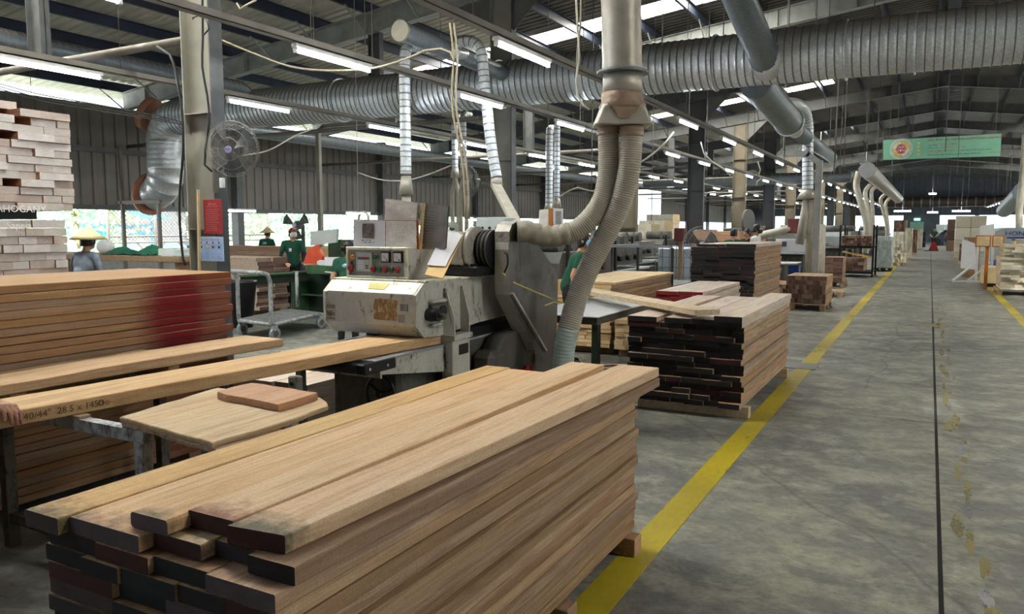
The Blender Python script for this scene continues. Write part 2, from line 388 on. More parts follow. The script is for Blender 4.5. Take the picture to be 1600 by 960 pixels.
M['orange_wood'] = plain('orange_board_frame', (176, 106, 52), .6)
M['plywood_pale'] = plain('pale_board_panel', (206, 186, 146), .6)
M['mint'] = plain('mint_banner_cloth', (128, 186, 160), .7, 0, .05, 2)
M['ring_w'] = plain('banner_ring_pale', (206, 214, 200), .7)
M['ring_y'] = plain('banner_ring_yellow', (206, 186, 120), .7)
M['ring_r'] = plain('banner_disc_red', (178, 70, 70), .7)
M['green_btn'] = plain('green_button', (34, 84, 66), .35)
M['red_btn'] = plain('red_button', (150, 44, 44), .35)
M['amber'] = plain('amber_lamp', (222, 140, 50), .3)
M['chrome'] = plain('chrome', (200, 200, 200), .2, .9)
M['screen'] = plain('keypad_face', (164, 176, 180), .4)
M['leaf'] = plain('foliage', (176, 222, 186), .7, 0, .35, 2)
M['tarp'] = plain('green_tarpaulin', (44, 110, 88), .6, 0, .3, 6)
M['clear_film'] = plain('pale_plastic_sheet', (206, 226, 222), .3)
def worn(name, base, worn_c, rust, amt=.5, sc=5, rough=.45):
    t = NT(name); n1 = t.noise(t.coord(), sc, 8, .7); n2 = t.noise(t.coord((1, 1, .5)), sc * 1.7, 7, .75, .4); n3 = t.noise(t.coord(), 60, 3)
    col = t.mix(t.ramp(n1, [(.4, BW(0)), (.75, BW(.8))]), srgb(*base), srgb(*worn_c))
    col = t.mix(t.ramp(n2, [(.60 - amt * .12, BW(0)), (.66, BW(1))]), col, srgb(*rust))
    col = t.mix(.35, col, t.ramp(n3, [(.35, BW(.75)), (.6, BW(1))]), 'MULTIPLY')
    t.bump(n2, .25, .003)
    return t.set(col, rough, .05, .4)
M['mach'] = worn('worn_beige_machine_paint', (190, 190, 182), (156, 154, 146), (70, 60, 50), .35, 5)
M['mach_top'] = worn('lit_worn_machine_top', (222, 222, 206), (190, 186, 160), (110, 96, 70), .6, 7, .35)  # worn paint, with the highlight on upper faces put into the colour
M['mach_dk'] = worn('grimy_machine_casting', (92, 92, 86), (62, 60, 56), (34, 30, 28), .7, 6)
M['guard'] = worn('dull_steel_guard', (92, 90, 86), (72, 70, 66), (54, 48, 42), .3, 3, .4)
M['guard_edge'] = worn('brushed_steel_edge', (176, 172, 164), (150, 146, 138), (110, 100, 88), .2, 3, .35)
M['rust_patch'] = worn('rusty_torn_sticker', (150, 116, 74), (104, 76, 48), (196, 188, 164), .9, 28, .8)
M['chipped'] = worn('chipped_white_black_paint', (186, 190, 196), (160, 160, 160), (26, 24, 24), 1.3, 14, .5)
M['grey_leg'] = worn('grimy_grey_steel', (92, 88, 80), (70, 66, 60), (36, 32, 28), .8, 10, .6)
M['trolley'] = worn('scuffed_trolley_paint', (176, 180, 184), (140, 144, 148), (40, 40, 42), .9, 12, .45)
M['deck_wood'] = worn('worn_trolley_deck', (118, 120, 122), (90, 90, 92), (52, 50, 50), .7, 5, .7)
M['sheet'] = worn('polished_table_sheet', (150, 156, 162), (120, 124, 130), (88, 84, 80), .3, 3, .3)
def siding(name, c1, c2):
    t = NT(name); n1 = t.noise(t.coord((1, .3, 1), 'World'), 1.2, 5, .6); n2 = t.noise(t.coord((1, 12, .35), 'World'), .8, 4)
    col = t.mix(t.ramp(n1, [(.35, BW(0)), (.7, BW(1))]), srgb(*c1), srgb(*c2)); col = t.mix(.4, col, t.ramp(n2, [(.3, BW(.8)), (.7, BW(1.1))]), 'MULTIPLY')
    return t.set(col, .5, .1, .4)
M['siding'] = siding('corrugated_wall_sheet', (116, 112, 104), (100, 96, 90))
M['roof_lit'] = siding('lit_corrugated_roof_sheet', (200, 196, 182), (160, 156, 144))  # left roof slope: the tubes' light is put into this paler colour
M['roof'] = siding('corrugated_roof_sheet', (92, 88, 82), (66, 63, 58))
M['far_wall'] = siding('far_wall_sheet', (92, 98, 106), (80, 86, 94))
def floor_mat():
    t = NT('worn_concrete'); w = t.coord((1, 1, 1), 'World')
    a = t.noise(w, .45, 5, .6, .5); b = t.noise(t.coord((1, 1.2, 1), 'World'), 2.8, 9, .76, .3); c = t.noise(t.coord((1, 1.3, 1), 'World'), 13, 8, .8, .2); d = t.noise(t.coord((.6, .8, 1), 'World'), .8, 7, .68, .3)
    col = t.mix(t.ramp(a, [(.35, BW(0)), (.65, BW(1))]), srgb(92, 93, 92), srgb(126, 126, 120))
    col = t.mix(t.ramp(b, [(.46, BW(0)), (.6, BW(.85))]), col, srgb(150, 149, 134))
    col = t.mix(t.math('MULTIPLY', t.ramp(d, [(.50, BW(0)), (.68, BW(1))]), .8), col, srgb(70, 71, 72))
    col = t.mix(.75, col, t.ramp(c, [(.34, BW(.38)), (.45, BW(.84)), (.54, BW(1.0)), (.68, BW(1.28))]), 'MULTIPLY')
    # worn bright streaks and hairline cracks
    v = t.n('ShaderNodeTexVoronoi', feature='DISTANCE_TO_EDGE'); v.inputs['Scale'].default_value = .3
    t.l(t.mix(.35, t.coord((1, 1, 1), 'World'), t.n('ShaderNodeTexNoise').outputs['Color']), v.inputs['Vector'])
    col = t.mix(t.ramp(v.outputs['Distance'], [(.0, BW(.5)), (.0022, BW(0))]), col, srgb(58, 58, 58))
    t.l(t.ramp(b, [(.3, BW(.62)), (.7, BW(.42))]), t.b.inputs['Roughness'])
    t.bump(c, .35, .006)
    return t.set(col, None, 0, .45)
M['floor'] = floor_mat()
M['joint'] = plain('dark_joint_filler', (52, 52, 52), .9)
def line_mat(name, thr, c=(196, 176, 42)):
    t = NT(name); w = t.coord((1, .4, 1), 'World'); n = t.noise(w, 6, 7, .75); n2 = t.noise(t.coord((1, 1, 1), 'World'), .6, 3); n3 = t.noise(w, 30, 3)
    col = t.mix(t.ramp(n2, [(.3, BW(0)), (.7, BW(1))]), srgb(*c), srgb(c[0] * .72, c[1] * .72, c[2] * .9))
    col = t.mix(.5, col, t.ramp(n3, [(.3, BW(.75)), (.6, BW(1))]), 'MULTIPLY')
    tr = t.n('ShaderNodeBsdfTransparent'); ms = t.n('ShaderNodeMixShader')
    t.l(t.ramp(n, [(thr, BW(.06)), (thr + .12, BW(.96))]), ms.inputs[0]); t.l(t.b.outputs[0], ms.inputs[1]); t.l(tr.outputs[0], ms.inputs[2]); t.l(ms.outputs[0], t.o.inputs[0])
    return t.set(col, .5, 0, .4)
M['line'] = line_mat('yellow_floor_paint', .60)
M['line_old'] = line_mat('faded_yellow_floor_paint', .50, (146, 134, 82))
M['tube_on'] = emit('fluorescent_tube_lit', (.88, .95, 1, 1), LAMP_E)
M['skylight'] = emit('translucent_roof_sheet', (1, .97, .84, 1), SKYL_E)
M['green_light'] = emit('exit_lamp_green', (.2, 1, .6, 1), 2)
# ================================================================== structure
# outdoor ground
MB().box(-90, 120, -60, 200, -.30, -.02).build('ground', plain('pale_outdoor_paving', (206, 204, 196), .9, 0, .08, .5), kind='structure', label='pale paved yard outside the hall')
# floor: base and slabs with open joints between them
fl = thing('floor', 'worn grey concrete factory floor cast in slabs', None, kind='structure')
MB().box(-19, 19.6, -8, 95, -.12, -.012).build('floor_base', M['joint'], fl)
xs = [-19, -12.4, -6.2, .125, 6.2, 12.4, 19.6]; ys = [-8, .0, 7.35, 14.7, 22, 29.4, 36.8, 44, 51.4, 58.8, 66, 73.5, 81, 88, 95]
for i in range(len(xs) - 1):
    for j in range(len(ys) - 1):
        g = .011 if i in (2, 3) else .004
        MB().box(xs[i] + (.011 if i == 3 else .004), xs[i + 1] - (.011 if i == 2 else .004), ys[j] + .004, ys[j + 1] - .004, -.04, 0).build('slab', M['floor'], fl)
MB().box(-1.305, -1.135, .4, 92, .0, .003).build('trim_1', M['line'], kind='structure', label='yellow line painted on the floor beside the lumber stacks')
MB().box(1.44, 1.60, 1, 92, .0, .003).build('trim_2', M['line'], kind='structure', label='yellow line painted along the far side of the aisle')
rp_ = random.Random(12)
pale_m = line_mat('pale_floor_filler', .46, (164, 164, 156))
for k in range(46):
    a = 2.2 + 17 * (k / 46) ** 1.3 + rp_.uniform(-.1, .1); ln = rp_.uniform(.15, .7); xm = .26 + rp_.uniform(-.06, .06); w_ = rp_.uniform(.015, .045); n_ = 14
    MB().add([(xm + w_ * math.cos(2 * math.pi * i / n_) * rp_.uniform(.55, 1.2), a + ln / 2 * math.sin(2 * math.pi * i / n_) * rp_.uniform(.6, 1.2), .0018 + .0001 * k) for i in range(n_)], [tuple(range(n_))]).build(f'trim_{k + 3}' if k < 5 else f'trim_{k + 4}', M['line_old'] if k % 4 else pale_m, kind='structure', fix=False)
tag(bpy.data.objects['trim_3'], 'worn remains of an old line beside the floor joint')
am = MB(); c0 = at(1465, 509, z=0)
am.add([(c0.x + dx, c0.y + dy, .0025) for dx, dy in ((-.34, .05), (-.1, .16), (0, .42), (.1, .16), (.34, .05), (.12, -.12), (0, -.5), (-.12, -.12))], [(0, 1, 2, 3, 4, 5, 6, 7)])
am.build('trim_8', M['line_old'], kind='structure', label='small worn yellow star mark on the aisle joint')
mh = at(1250, 572, z=0)
MB().bev(mh.x - .2, mh.x + .2, mh.y - .22, mh.y + .22, .0, .006, .003).build('manhole_cover', M['guard'], label='dark square drain cover beside the yellow floor line', cat='drain cover')
# corrugated sheet helper: profile along u, extruded between two lines
def corr(name, line0, line1, u, u0, u1, period, depth, nrm, m, parent=None, thick=None, **kw):
    mb = MB(); n = int((u1 - u0) / period); u = Vector(u); nrm = Vector(nrm); prof = []
    for k in range(n):
        b = u0 + k * period
        prof += [(b, 0), (b + period * .62, 0), (b + period * .7, depth), (b + period * .92, depth)]
    prof.append((u1, 0))
    line0 = Vector(line0); line1 = Vector(line1)
    vs = [line0 + u * a + nrm * d for a, d in prof] + [line1 + u * a + nrm * d for a, d in prof]
    N = len(prof)
    mb.add(vs, [(i, i + 1, N + i + 1, N + i) for i in range(N - 1)])
    return mb.build(name, m, parent, fix=False, **kw)
EAVE_X, Z_BOT = -19.0, 2.22
wl = thing('wall_left', 'brown corrugated side wall above an open ventilation gap', None, (EAVE_X, 40, 0), kind='structure')
G0, G1 = 53, 60.5     # tall gateway in the side wall
for n, (a, b) in enumerate(((-8, G0), (G1, 95))):
    corr('siding_sheet', (EAVE_X, 0, Z_BOT), (EAVE_X, 0, 3.62), (0, 1, 0), a, b, .34, -.035, (-1, 0, 0), M['siding'], wl)
    corr('siding_sheet', (EAVE_X, 0, 3.66), (EAVE_X, 0, 4.78), (0, 1, 0), a, b, .34, -.035, (-1, 0, 0), M['siding'], wl)
    MB().box(EAVE_X, EAVE_X + .1, a, b, 3.56, 3.70).build('girt', M['steel_beam'], wl)
    MB().box(EAVE_X, EAVE_X + .12, a, b, Z_BOT - .12, Z_BOT).build('girt', M['steel_beam'], wl)
    MB().box(EAVE_X - .1, EAVE_X + .1, a, b, 0, .98).build('low_wall', plain('grey_plaster', (150, 150, 146), .8), wl)
for y in np.arange(-4.4, 95, 7.2):
    if not (G0 < y < G1): MB().box(EAVE_X + .02, EAVE_X + .3, y - .12, y + .12, 0, 4.9).build('wall_post', M['steel_beam'], wl)
# far wall with its openings
fw = thing('wall_far', 'dark end wall of the hall with bright gateways', None, (0, 95, 0), kind='structure')
op = [(-16, -9.5), (-7.5, -2.6), (0.9, 4.1), (4.5, 9.5)]
prev = -19
for a, b in op:
    if a > prev + .01: MB().box(prev, a, 94.9, 95.1, 0, 2.95).build('wall_pier', M['far_wall'], fw)
    MB().box(a, b, 94.9, 95.1, 2.9, 2.96).build('lintel', M['col_dark'], fw)
    prev = b
MB().box(9.5, 19.6, 94.9, 95.1, 0, 2.95).build('wall_pier', M['far_wall'], fw)
corr('siding_sheet', (0, 94.95, 2.95), (0, 94.95, 7.6), (1, 0, 0), -19, 19.6, .5, .04, (0, -1, 0), M['far_wall'], fw)
# door in the pier beside the gateway
MB().box(-1.9, -.6, 94.80, 94.88, 0, 2.2).build('door_1', plain('pale_green_door', (150, 200, 170), .5), kind='structure', label='pale green door in the far end wall')
MB().box(-1.55, -.95, 94.80, 94.91, 2.35, 2.6).build('exit_lamp', M['green_light'], label='small green lamp above the far door', cat='lamp')
MB().box(-19, 19.6, -8.2, -8, 0, 7.6).build('wall_near', M['siding'], kind='structure', label='corrugated wall behind the viewer')
wr = thing('wall_right', 'corrugated wall on the far side of the hall', None, (19.7, 40, 0), kind='structure')
MB().box(19.6, 19.8, -8, 95, 2.2, 4.6).build('siding_sheet', M['siding'], wr); MB().box(19.6, 19.8, -8, 95, 0, .98).build('low_wall', M['siding'], wr)  # open gap in this unseen wall is added to let daylight in
# roof
RX, RZ, SL = .3, 7.12, .125
rz = lambda x: RZ - SL * abs(x - RX)          # underside of the rafters
ce = thing('ceiling', 'dark corrugated steel roof on purlins', None, (0, 40, 7), kind='structure')
strips = [4.9, 19.1, 33.3, 47.5, 61.7, 75.9]; SKX = (-13.2, -3.6)
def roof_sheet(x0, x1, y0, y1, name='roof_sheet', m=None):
    m = m or (M['roof_lit'] if x1 <= -9.9 else M['roof'])  # left slope takes the lit copy of the sheet
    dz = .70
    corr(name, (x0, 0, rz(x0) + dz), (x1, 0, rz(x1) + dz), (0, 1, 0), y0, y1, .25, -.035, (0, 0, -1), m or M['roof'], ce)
yb = [-8.2]
for s in strips: yb += [s - .5, s + .5]
yb.append(95.2)
for k in range(len(yb) - 1):
    if k % 2 == 0:
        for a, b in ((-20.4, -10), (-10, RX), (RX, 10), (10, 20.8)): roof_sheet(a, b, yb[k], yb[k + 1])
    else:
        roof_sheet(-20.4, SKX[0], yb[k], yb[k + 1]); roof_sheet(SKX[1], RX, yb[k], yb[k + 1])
        roof_sheet(RX, 4.2, yb[k], yb[k + 1]); roof_sheet(13.8, 20.8, yb[k], yb[k + 1])
        for x0 in np.arange(4.2, 13.7, 1.6): MB().poly([(x0 + .03, yb[k], rz(x0) + .70), (x0 + 1.57, yb[k], rz(x0 + 1.6) + .70), (x0 + 1.57, yb[k + 1], rz(x0 + 1.6) + .70), (x0 + .03, yb[k + 1], rz(x0) + .70)], (0, 0, .02)).build('skylight_panel', M['skylight'], ce)  # right-hand panels, mostly out of view, added to light the aisle-facing sides
        for x0 in np.arange(SKX[0], SKX[1] - .1, 1.6):
            MB().poly([(x0 + .03, yb[k], rz(x0) + .70), (x0 + 1.57, yb[k], rz(x0 + 1.6) + .70), (x0 + 1.57, yb[k + 1], rz(x0 + 1.6) + .70), (x0 + .03, yb[k + 1], rz(x0) + .70)], (0, 0, .02)).build('skylight_panel', M['skylight'], ce)
for x in np.arange(-18.9, 19.5, 1.35):      # purlins, z-shaped
    if abs(x - RX) < .25: continue
    z = rz(x) + .46
    mb = MB(); mb.box(x - .006, x + .006, -8, 95, z, z + .21); mb.box(x - .07, x, -8, 95, z, z + .01); mb.box(x, x + .07, -8, 95, z + .2, z + .21)
    mb.build('purlin', M['purlin'], ce)
MB().box(RX - .16, RX + .16, -8, 95, RZ + .46, RZ + .5).build('ridge_purlin', M['purlin'], ce)
# portal frames: rafters, columns, cross beams
FR = [6.4 + 7.2 * k for k in range(-2, 13)]
CX = -7.5
for k, y in enumerate(FR):
    for sgn in (-1, 1):
        x0, x1 = (EAVE_X, RX) if sgn < 0 else (RX, 19.5)
        t = thing('beam', f'grey steel roof rafter, frame {k}', None, ((x0 + x1) / 2, y, 0), kind='structure')
        a = Vector((x0, y, rz(x0))); b = Vector((x1, y, rz(x1)))
        mb = MB(); h = .44
        mb.add([a, b, b + Vector((0, 0, h)), a + Vector((0, 0, h))], [(0, 1, 2, 3)])
        mb.bar(a, b, .2, .014); mb.bar(a + Vector((0, 0, h)), b + Vector((0, 0, h)), .2, .014)
        for x in np.arange(x0 + 1, x1, 1.8):
            mb.box(x - .006, x + .006, y - .09, y + .09, rz(x), rz(x) + h)
        if sgn < 0 and y < 60:
            for x in np.arange(-18.9, RX, 1.35):
                mb.bar((x, y - .75, rz(x) + .47), (x, y - .05, rz(x) + .02), .03, .03)
        if sgn > 0 and y < 60:
            for x in np.arange(-18.9 + 1.35 * 15, 10, 1.35):
                mb.bar((x, y - .75, rz(x) + .47), (x, y - .05, rz(x) + .02), .03, .03)
        mb.build('rafter', M['rafter_lit'] if sgn < 0 and y < 22 else M['steel_beam'], t, fix=False)  # nearer left rafters take the copy painted as lit
    # inner column
    if y > 0:
        big = .23 if k < 4 else .28
        dark = k % 2 == 1 and k > 3
        wm, fm = (M['web'], M['flange']) if k < 4 else ((M['col_dark'], M['col_dark']) if dark else (M['col_tan'], M['col_tan']))
        t = thing('column', ['pale steel column with the wall fan and posters', 'steel column under the middle of the big duct'][k - 2] if k < 4 else f'{"dark grey" if dark else "tan"} steel column, {ORD[k - 1]} in the row along the machines', None, (CX, y, 0), kind='structure')
        top = rz(CX) + .02; fwid = .09
        MB().box(CX - big, CX + big, y - .006, y + .006, 0, top).build('web', wm, t)
        for s in (-1, 1): MB().box(CX + s * big - .009, CX + s * big + .009, y - fwid, y + fwid, 0, top).build('flange', fm if s > 0 else wm, t)
        mb = MB()
        for z in (1.62, 2.95, 4.6): mb.box(CX - big, CX + big, y - fwid, y + fwid, z, z + .012)
        mb.build('stiffener', wm, t)
        MB().poly([(CX - big, y - .01, top - .75), (CX - big - .9, y - .01, rz(CX - big - .9)), (CX - big, y - .01, top)], (0, .02, 0)).build('haunch', M['steel_beam'], t)
        MB().poly([(CX + big, y - .01, top - .75), (CX + big + .9, y - .01, rz(CX + big + .9)), (CX + big, y - .01, top)], (0, .02, 0)).build('haunch', M['steel_beam'], t)
        # cross beam to the side wall
        bt = MB(); bt.cyl((EAVE_X + .1, y, 3.78), (CX - big, y, 3.82), .05, 10); bt.build('beam', M['rail'], kind='structure', label=f'horizontal pipe tie from column to side wall, {ORD[min(k - 1, 20)]} bay')
        px_ = -10.6
        mb = MB(); mb.box(px_ - .15, px_ + .15, y - .005, y + .005, 3.8, rz(px_)); mb.box(px_ + .14, px_ + .15, y - .07, y + .07, 3.8, rz(px_)); mb.box(px_ - .15, px_ - .14, y - .07, y + .07, 3.8, rz(px_))
        mb.build('post', M['flange'], t)
# outside: what the gap shows
def foliage(name, c, r, n, label, flat=.5, seed=0):
    rnd = random.Random(seed); mb = MB()
    for _ in range(n):
        p = Vector(c) + Vector([max(-1.5, min(1.5, rnd.gauss(0, 1))) * q for q in r])
        if p.z < .1: p.z = .1
        s = rnd.uniform(.08, .22); a = Vector((rnd.uniform(-1, 1), rnd.uniform(-1, 1), rnd.uniform(-1, 1))).normalized(); b = a.orthogonal().normalized() * s * .5; a = a * s
        mb.add([p - a, p + b, p + a, p - b], [(0, 1, 2, 3)])
    t = thing(name, label, 'tree', (c[0], c[1], 0))
    mb.build('foliage', M['leaf'], t, fix=False, kind='stuff')
    MB().cyl((c[0], c[1], 0), (c[0], c[1], c[2]), .12, 8).build('trunk', M['wood_mid'], t)
tl = ['behind the tall pale board stack', 'seen beside the posters on the near column', 'behind the worker in the conical hat at the gap', 'behind the orange capped worker', 'behind the planer notices', 'outside beyond the second column', 'outside near the ribbed hoses', 'outside beside the far gateway']
for i, (px_, X_) in enumerate(((118, -26), (372, -28), (425, -34), (500, -28), (575, -33), (690, -28), (860, -27), (905, -33))):
    p = at(px_, 352, X=X_); foliage('tree', (p.x, p.y, 2.2), (1.0, 1.3, 1.1), 1500, 'sunlit pale green tree ' + tl[i], seed=i)
# chain link fence with frame
ft = thing('chain_link_fence', 'rusty brown chain link fence on posts outside the open gap', 'fence', (-24, 11.5, 0))
fy0, fy1 = at(168, 350, X=-23).y, at(420, 350, X=-23).y
fm = MB(); zz0, zz1 = 1.15, 2.9; s = .14
import itertools
for k in range(int((fy1 - fy0 + 1.8) / s)):
    y = fy0 - 1.75 + k * s
    for sg in (0, 1):
        a0, b0 = (y, y + zz1 - zz0) if sg == 0 else (y + zz1 - zz0, y)
        pa = Vector((-23, a0, zz0)); pb = Vector((-23, b0, zz1))
        lo, hi = fy0, fy1
        def cl(p, q):
            t0, t1 = 0, 1; dy = q.y - p.y
            ta, tb = sorted(((lo - p.y) / dy, (hi - p.y) / dy)); t0 = max(0, ta); t1 = min(1, tb)
            return (p.lerp(q, t0), p.lerp(q, t1)) if t1 > t0 + .01 else None
        r = cl(pa, pb)
        if r: fm.bar(r[0], r[1], .012, .012)
fm.build('mesh_panel', plain('rusty_wire', (120, 92, 74), .7), ft, kind='stuff')
for y in np.linspace(fy0, fy1, 5):
    MB().cyl((-23, y, 0), (-23, y, 2.95), .05, 8).build('post', M['rail'], ft)
for z in (1.15, 1.35, 2.2, 2.9): MB().cyl((-23, fy0, z), (-23, fy1, z), .03, 6).build('rail', M['rail'], ft)
for y in (fy0 + 1, fy0 + 2.6, fy0 + 4.2): MB().bar((-23, y, .0), (-23, y + 1.1, 1.15), .04, .04).bar((-23, y + 1.1, 0), (-23, y, 1.15), .04, .04).build('brace', M['rail'], ft)
p = at(172, 345, X=-27.8)
t = thing('awning', 'bright blue awning sheet outside beyond the fence', 'awning', (p.x, p.y, 0))
MB().poly([(p.x, p.y - .9, 2.55), (p.x, p.y + 1.5, 2.55), (p.x + 1, p.y + 1.9, 1.95), (p.x + 1, p.y - .5, 1.95)], (0, 0, .03)).build('sheet', plain('bright_blue_sheet', (40, 130, 200), .4), t)
MB().box(p.x, p.x + .1, p.y - 2.2, p.y + 1.9, 1.6, 1.75).box(p.x, p.x + .1, p.y - 2.2, p.y + 1.9, 1.3, 1.5).build('board', M['cyan'], t)
for dy in (-2.1, 1.8): MB().cyl((p.x, p.y + dy, 0), (p.x, p.y + dy, 2.0), .05, 8).build('post', M['cyan'], t)
p = at(230, 345, X=-30)
MB().bev(p.x - 2, p.x, p.y - 3, p.y + 3, 0, 3.2).build('storage_container', plain('slate_blue_container', (104, 112, 124), .6), label='slate blue container outside behind the chain link fence', cat='container')
p = at(205, 345, X=-32)
MB().bev(p.x - 2, p.x, p.y - 1.2, p.y + 1.2, 0, 3.2).build('storage_shed', plain('rust_brown_shed', (120, 86, 66), .7), label='rusty brown shed outside beside the blue container', cat='shed')
# yard wall far outside, so the gap ends on something pale
MB().box(-60, -59.6, -20, 160, 0, 4).build('yard_wall', plain('white_yard_wall', (230, 230, 226), .9), kind='structure', label='white boundary wall of the yard')
MB().box(-30, 30, 140, 140.4, 0, 3.6).build('yard_wall', plain('pale_blue_yard_wall', (150, 190, 200), .9), kind='structure', label='pale blue wall beyond the far gateways')
# ================================================================== light rails and tubes
ZT = 3.45
RAILS = [('B', -3.85, .52, 3.15, 'between planer and aisle'), ('A', -5.8, -.2, 3.15, 'over the planer line'), ('C', -8.95, -1.4, 3.15, 'near the side wall'), ('D', 4.6, .5, 3.15, 'beyond the aisle')]
def lamp_tube(x, y, rnm, n, lab):
    t = thing('fluorescent_lamp', lab, 'lamp', (x, y + .6, ZT), 'fluorescent lamps on the rail ' + rnm)
    h = MB().bev(x - .035, x + .035, y, y + 1.24, ZT + .025, ZT + .07, .006); h.build('housing', M['white'], t)
    MB().cyl((x, y + .03, ZT), (x, y + 1.21, ZT), .021, 10).build('tube', M['tube_on'], t)
    for yy in (y + .01, y + 1.2): MB().box(x - .02, x + .02, yy, yy + .03, ZT - .025, ZT + .03).build('holder', M['white'], t)
for key, x, y0, per, where in RAILS:
    ya = -6
    mb = MB(); zr = ZT + .075
    mb.box(x - .05, x + .05, ya, 88, zr, zr + .008); mb.box(x - .05, x - .044, ya, 88, zr, zr + .07); mb.box(x + .044, x + .05, ya, 88, zr, zr + .07)
    t = thing('light_rail', f'long grey steel light rail hung {where}', 'rail', (x, 40, zr))
    mb.build('channel', M['rail'], t)
    for y in np.arange(-.8, 84, 7.2):
        MB().cyl((x, y, zr + .06), (x, y, rz(x) + .69), .006, 5).build('hanger', M['rail'], t)
    k = 0
    y = y0 - 2 * per
    # tubes hang in a steady beat along each rail
    while y < 84:
        step = k - 2
        if key == 'D' and y < 26: pass
        elif y > -6: lamp_tube(x, y, where, k, f'lit tube lamp {where}, {ORD[min(k + 1, 36)]} counted from the near end')
        k += 1; y += per
for i, (px_, py_, X_) in enumerate(((560, 334, -16.5), (375, 330, -17.5), (685, 338, -16.8), (60, 326, -17.5), (745, 344, -15.5))):
    p = at(px_, py_, X=X_)
    t = thing('fluorescent_lamp', 'lit tube lamp at the wall gap, ' + ['behind the planer notices', 'beside the red poster', 'behind the second planer', 'behind the tall pale boards', 'beside the second column'][i], 'lamp', (X_, p.y, p.z))
    MB().box(X_ - .03, X_ + .03, p.y - .6, p.y + .6, p.z + .03, p.z + .07).build('housing', M['white'], t)
    MB().cyl((X_, p.y - .58, p.z), (X_, p.y + .58, p.z), .02, 8).build('tube', M['tube_on'], t)
    MB().cyl((X_, p.y, p.z + .06), (X_, p.y, rz(X_) + .69), .006, 5).build('hanger', M['rail'], t)

# ================================================================== ducts
def duct(name, path, r, label, m, period=.1, depth=.006, n=28, curve=False, collars=(), cat='duct', extra=None, group=None):
    P = [Vector(p) for p in path]
    t = thing(name, label, cat, P[0], group)
    rr_ = ribbed(P, r, period, depth, n, curve, sub=6)
    MB().rings(rr_, ms=[1 if j % 6 == 0 else 0 for j in range(len(rr_))]).build('pipe', [m, M['seam']], t, fix=False)
    for c in collars:
        c = Vector(c[0:3]); 
        # collar ring around the nearest stretch
        best = None
        for a, b in zip(P[:-1], P[1:]):
            d = (b - a); k = max(0, min(1, (c - a).dot(d) / d.dot(d))); q = a + d * k
            if best is None or (q - c).length < best[0]: best = ((q - c).length, q, d.normalized())
        q, d = best[1], best[2]
        MB().cyl(q - d * .012, q + d * .012, r + .035, n).build('collar', m, t)
    return t
DY, DZ, DR = 12.6, 4.22, .40
duct('main_extraction_duct', [(-15.6, DY, DZ), (9, DY, DZ + .02)], DR, 'huge ribbed galvanised duct crossing the whole hall overhead', M['galv'], .115, .013, 40,
     collars=[(x, DY, DZ) for x in (-13.3, -10.7, -7.0, -3.1, -1.2, -.3, 1.8)])
# the left end turns down: segmented elbows with flanges
gx, gy = -16.05, DY
eb = thing('elbow_duct', 'silver segmented elbow duct by the wall with two terracotta flanges', 'duct', (gx, gy, 3.2))
def seg_elbow(c, r_bend, a0, a1, n, r, nm):
    # segments in the XZ plane around centre c
    for k in range(n):
        t0, t1 = math.radians(a0 + (a1 - a0) * k / n), math.radians(a0 + (a1 - a0) * (k + 1) / n)
        p = Vector((c[0] + r_bend * math.cos(t0), c[1], c[2] + r_bend * math.sin(t0))); q = Vector((c[0] + r_bend * math.cos(t1), c[1], c[2] + r_bend * math.sin(t1)))
        d0 = Vector((-math.sin(t0), 0, math.cos(t0))); d1 = Vector((-math.sin(t1), 0, math.cos(t1))); N = 32
        def ring(p, d, rr):
            a = Vector((0, 1, 0)); b = d.cross(a); return [p + (a * math.cos(2 * math.pi * i / N) + b * math.sin(2 * math.pi * i / N)) * rr for i in range(N)]
        MB().rings([ring(p, d0, r + .008), ring(p + (q - p) * .04, d0, r), ring(p + (q - p) * .96, d1, r), ring(q, d1, r + .008)]).build(nm, M['galv'], eb, fix=False)
seg_elbow((-15.6, gy, DZ - .55), .55, 90, 180, 5, DR, 'elbow_segment')
MB().rings(ribbed([(-16.15, gy, DZ - .55), (-16.15, gy, 3.0)], DR, .12, .014, 32)).build('straight_pipe', M['galv'], eb, fix=False)
seg_elbow((-16.7, gy, 3.0), .55, 0, -80, 4, DR, 'elbow_segment')
MB().cyl((-16.65, gy, 2.44), (-16.74, gy, 2.46), .52, 32).build('flange', M['terracotta'], eb)
MB().cyl((-16.42, gy - .1, 4.28), (-16.56, gy - .16, 4.36), .40, 32).build('flange', M['terracotta'], eb)
MB().box(-17.3, -15.8, gy - .5, gy - .42, 2.2, 2.28).box(-17.2, -17.14, gy - .5, gy - .42, 0, 3.6).box(-15.9, -15.84, gy - .5, gy - .42, 0, 2.2).build('support_frame', M['rail'], eb)
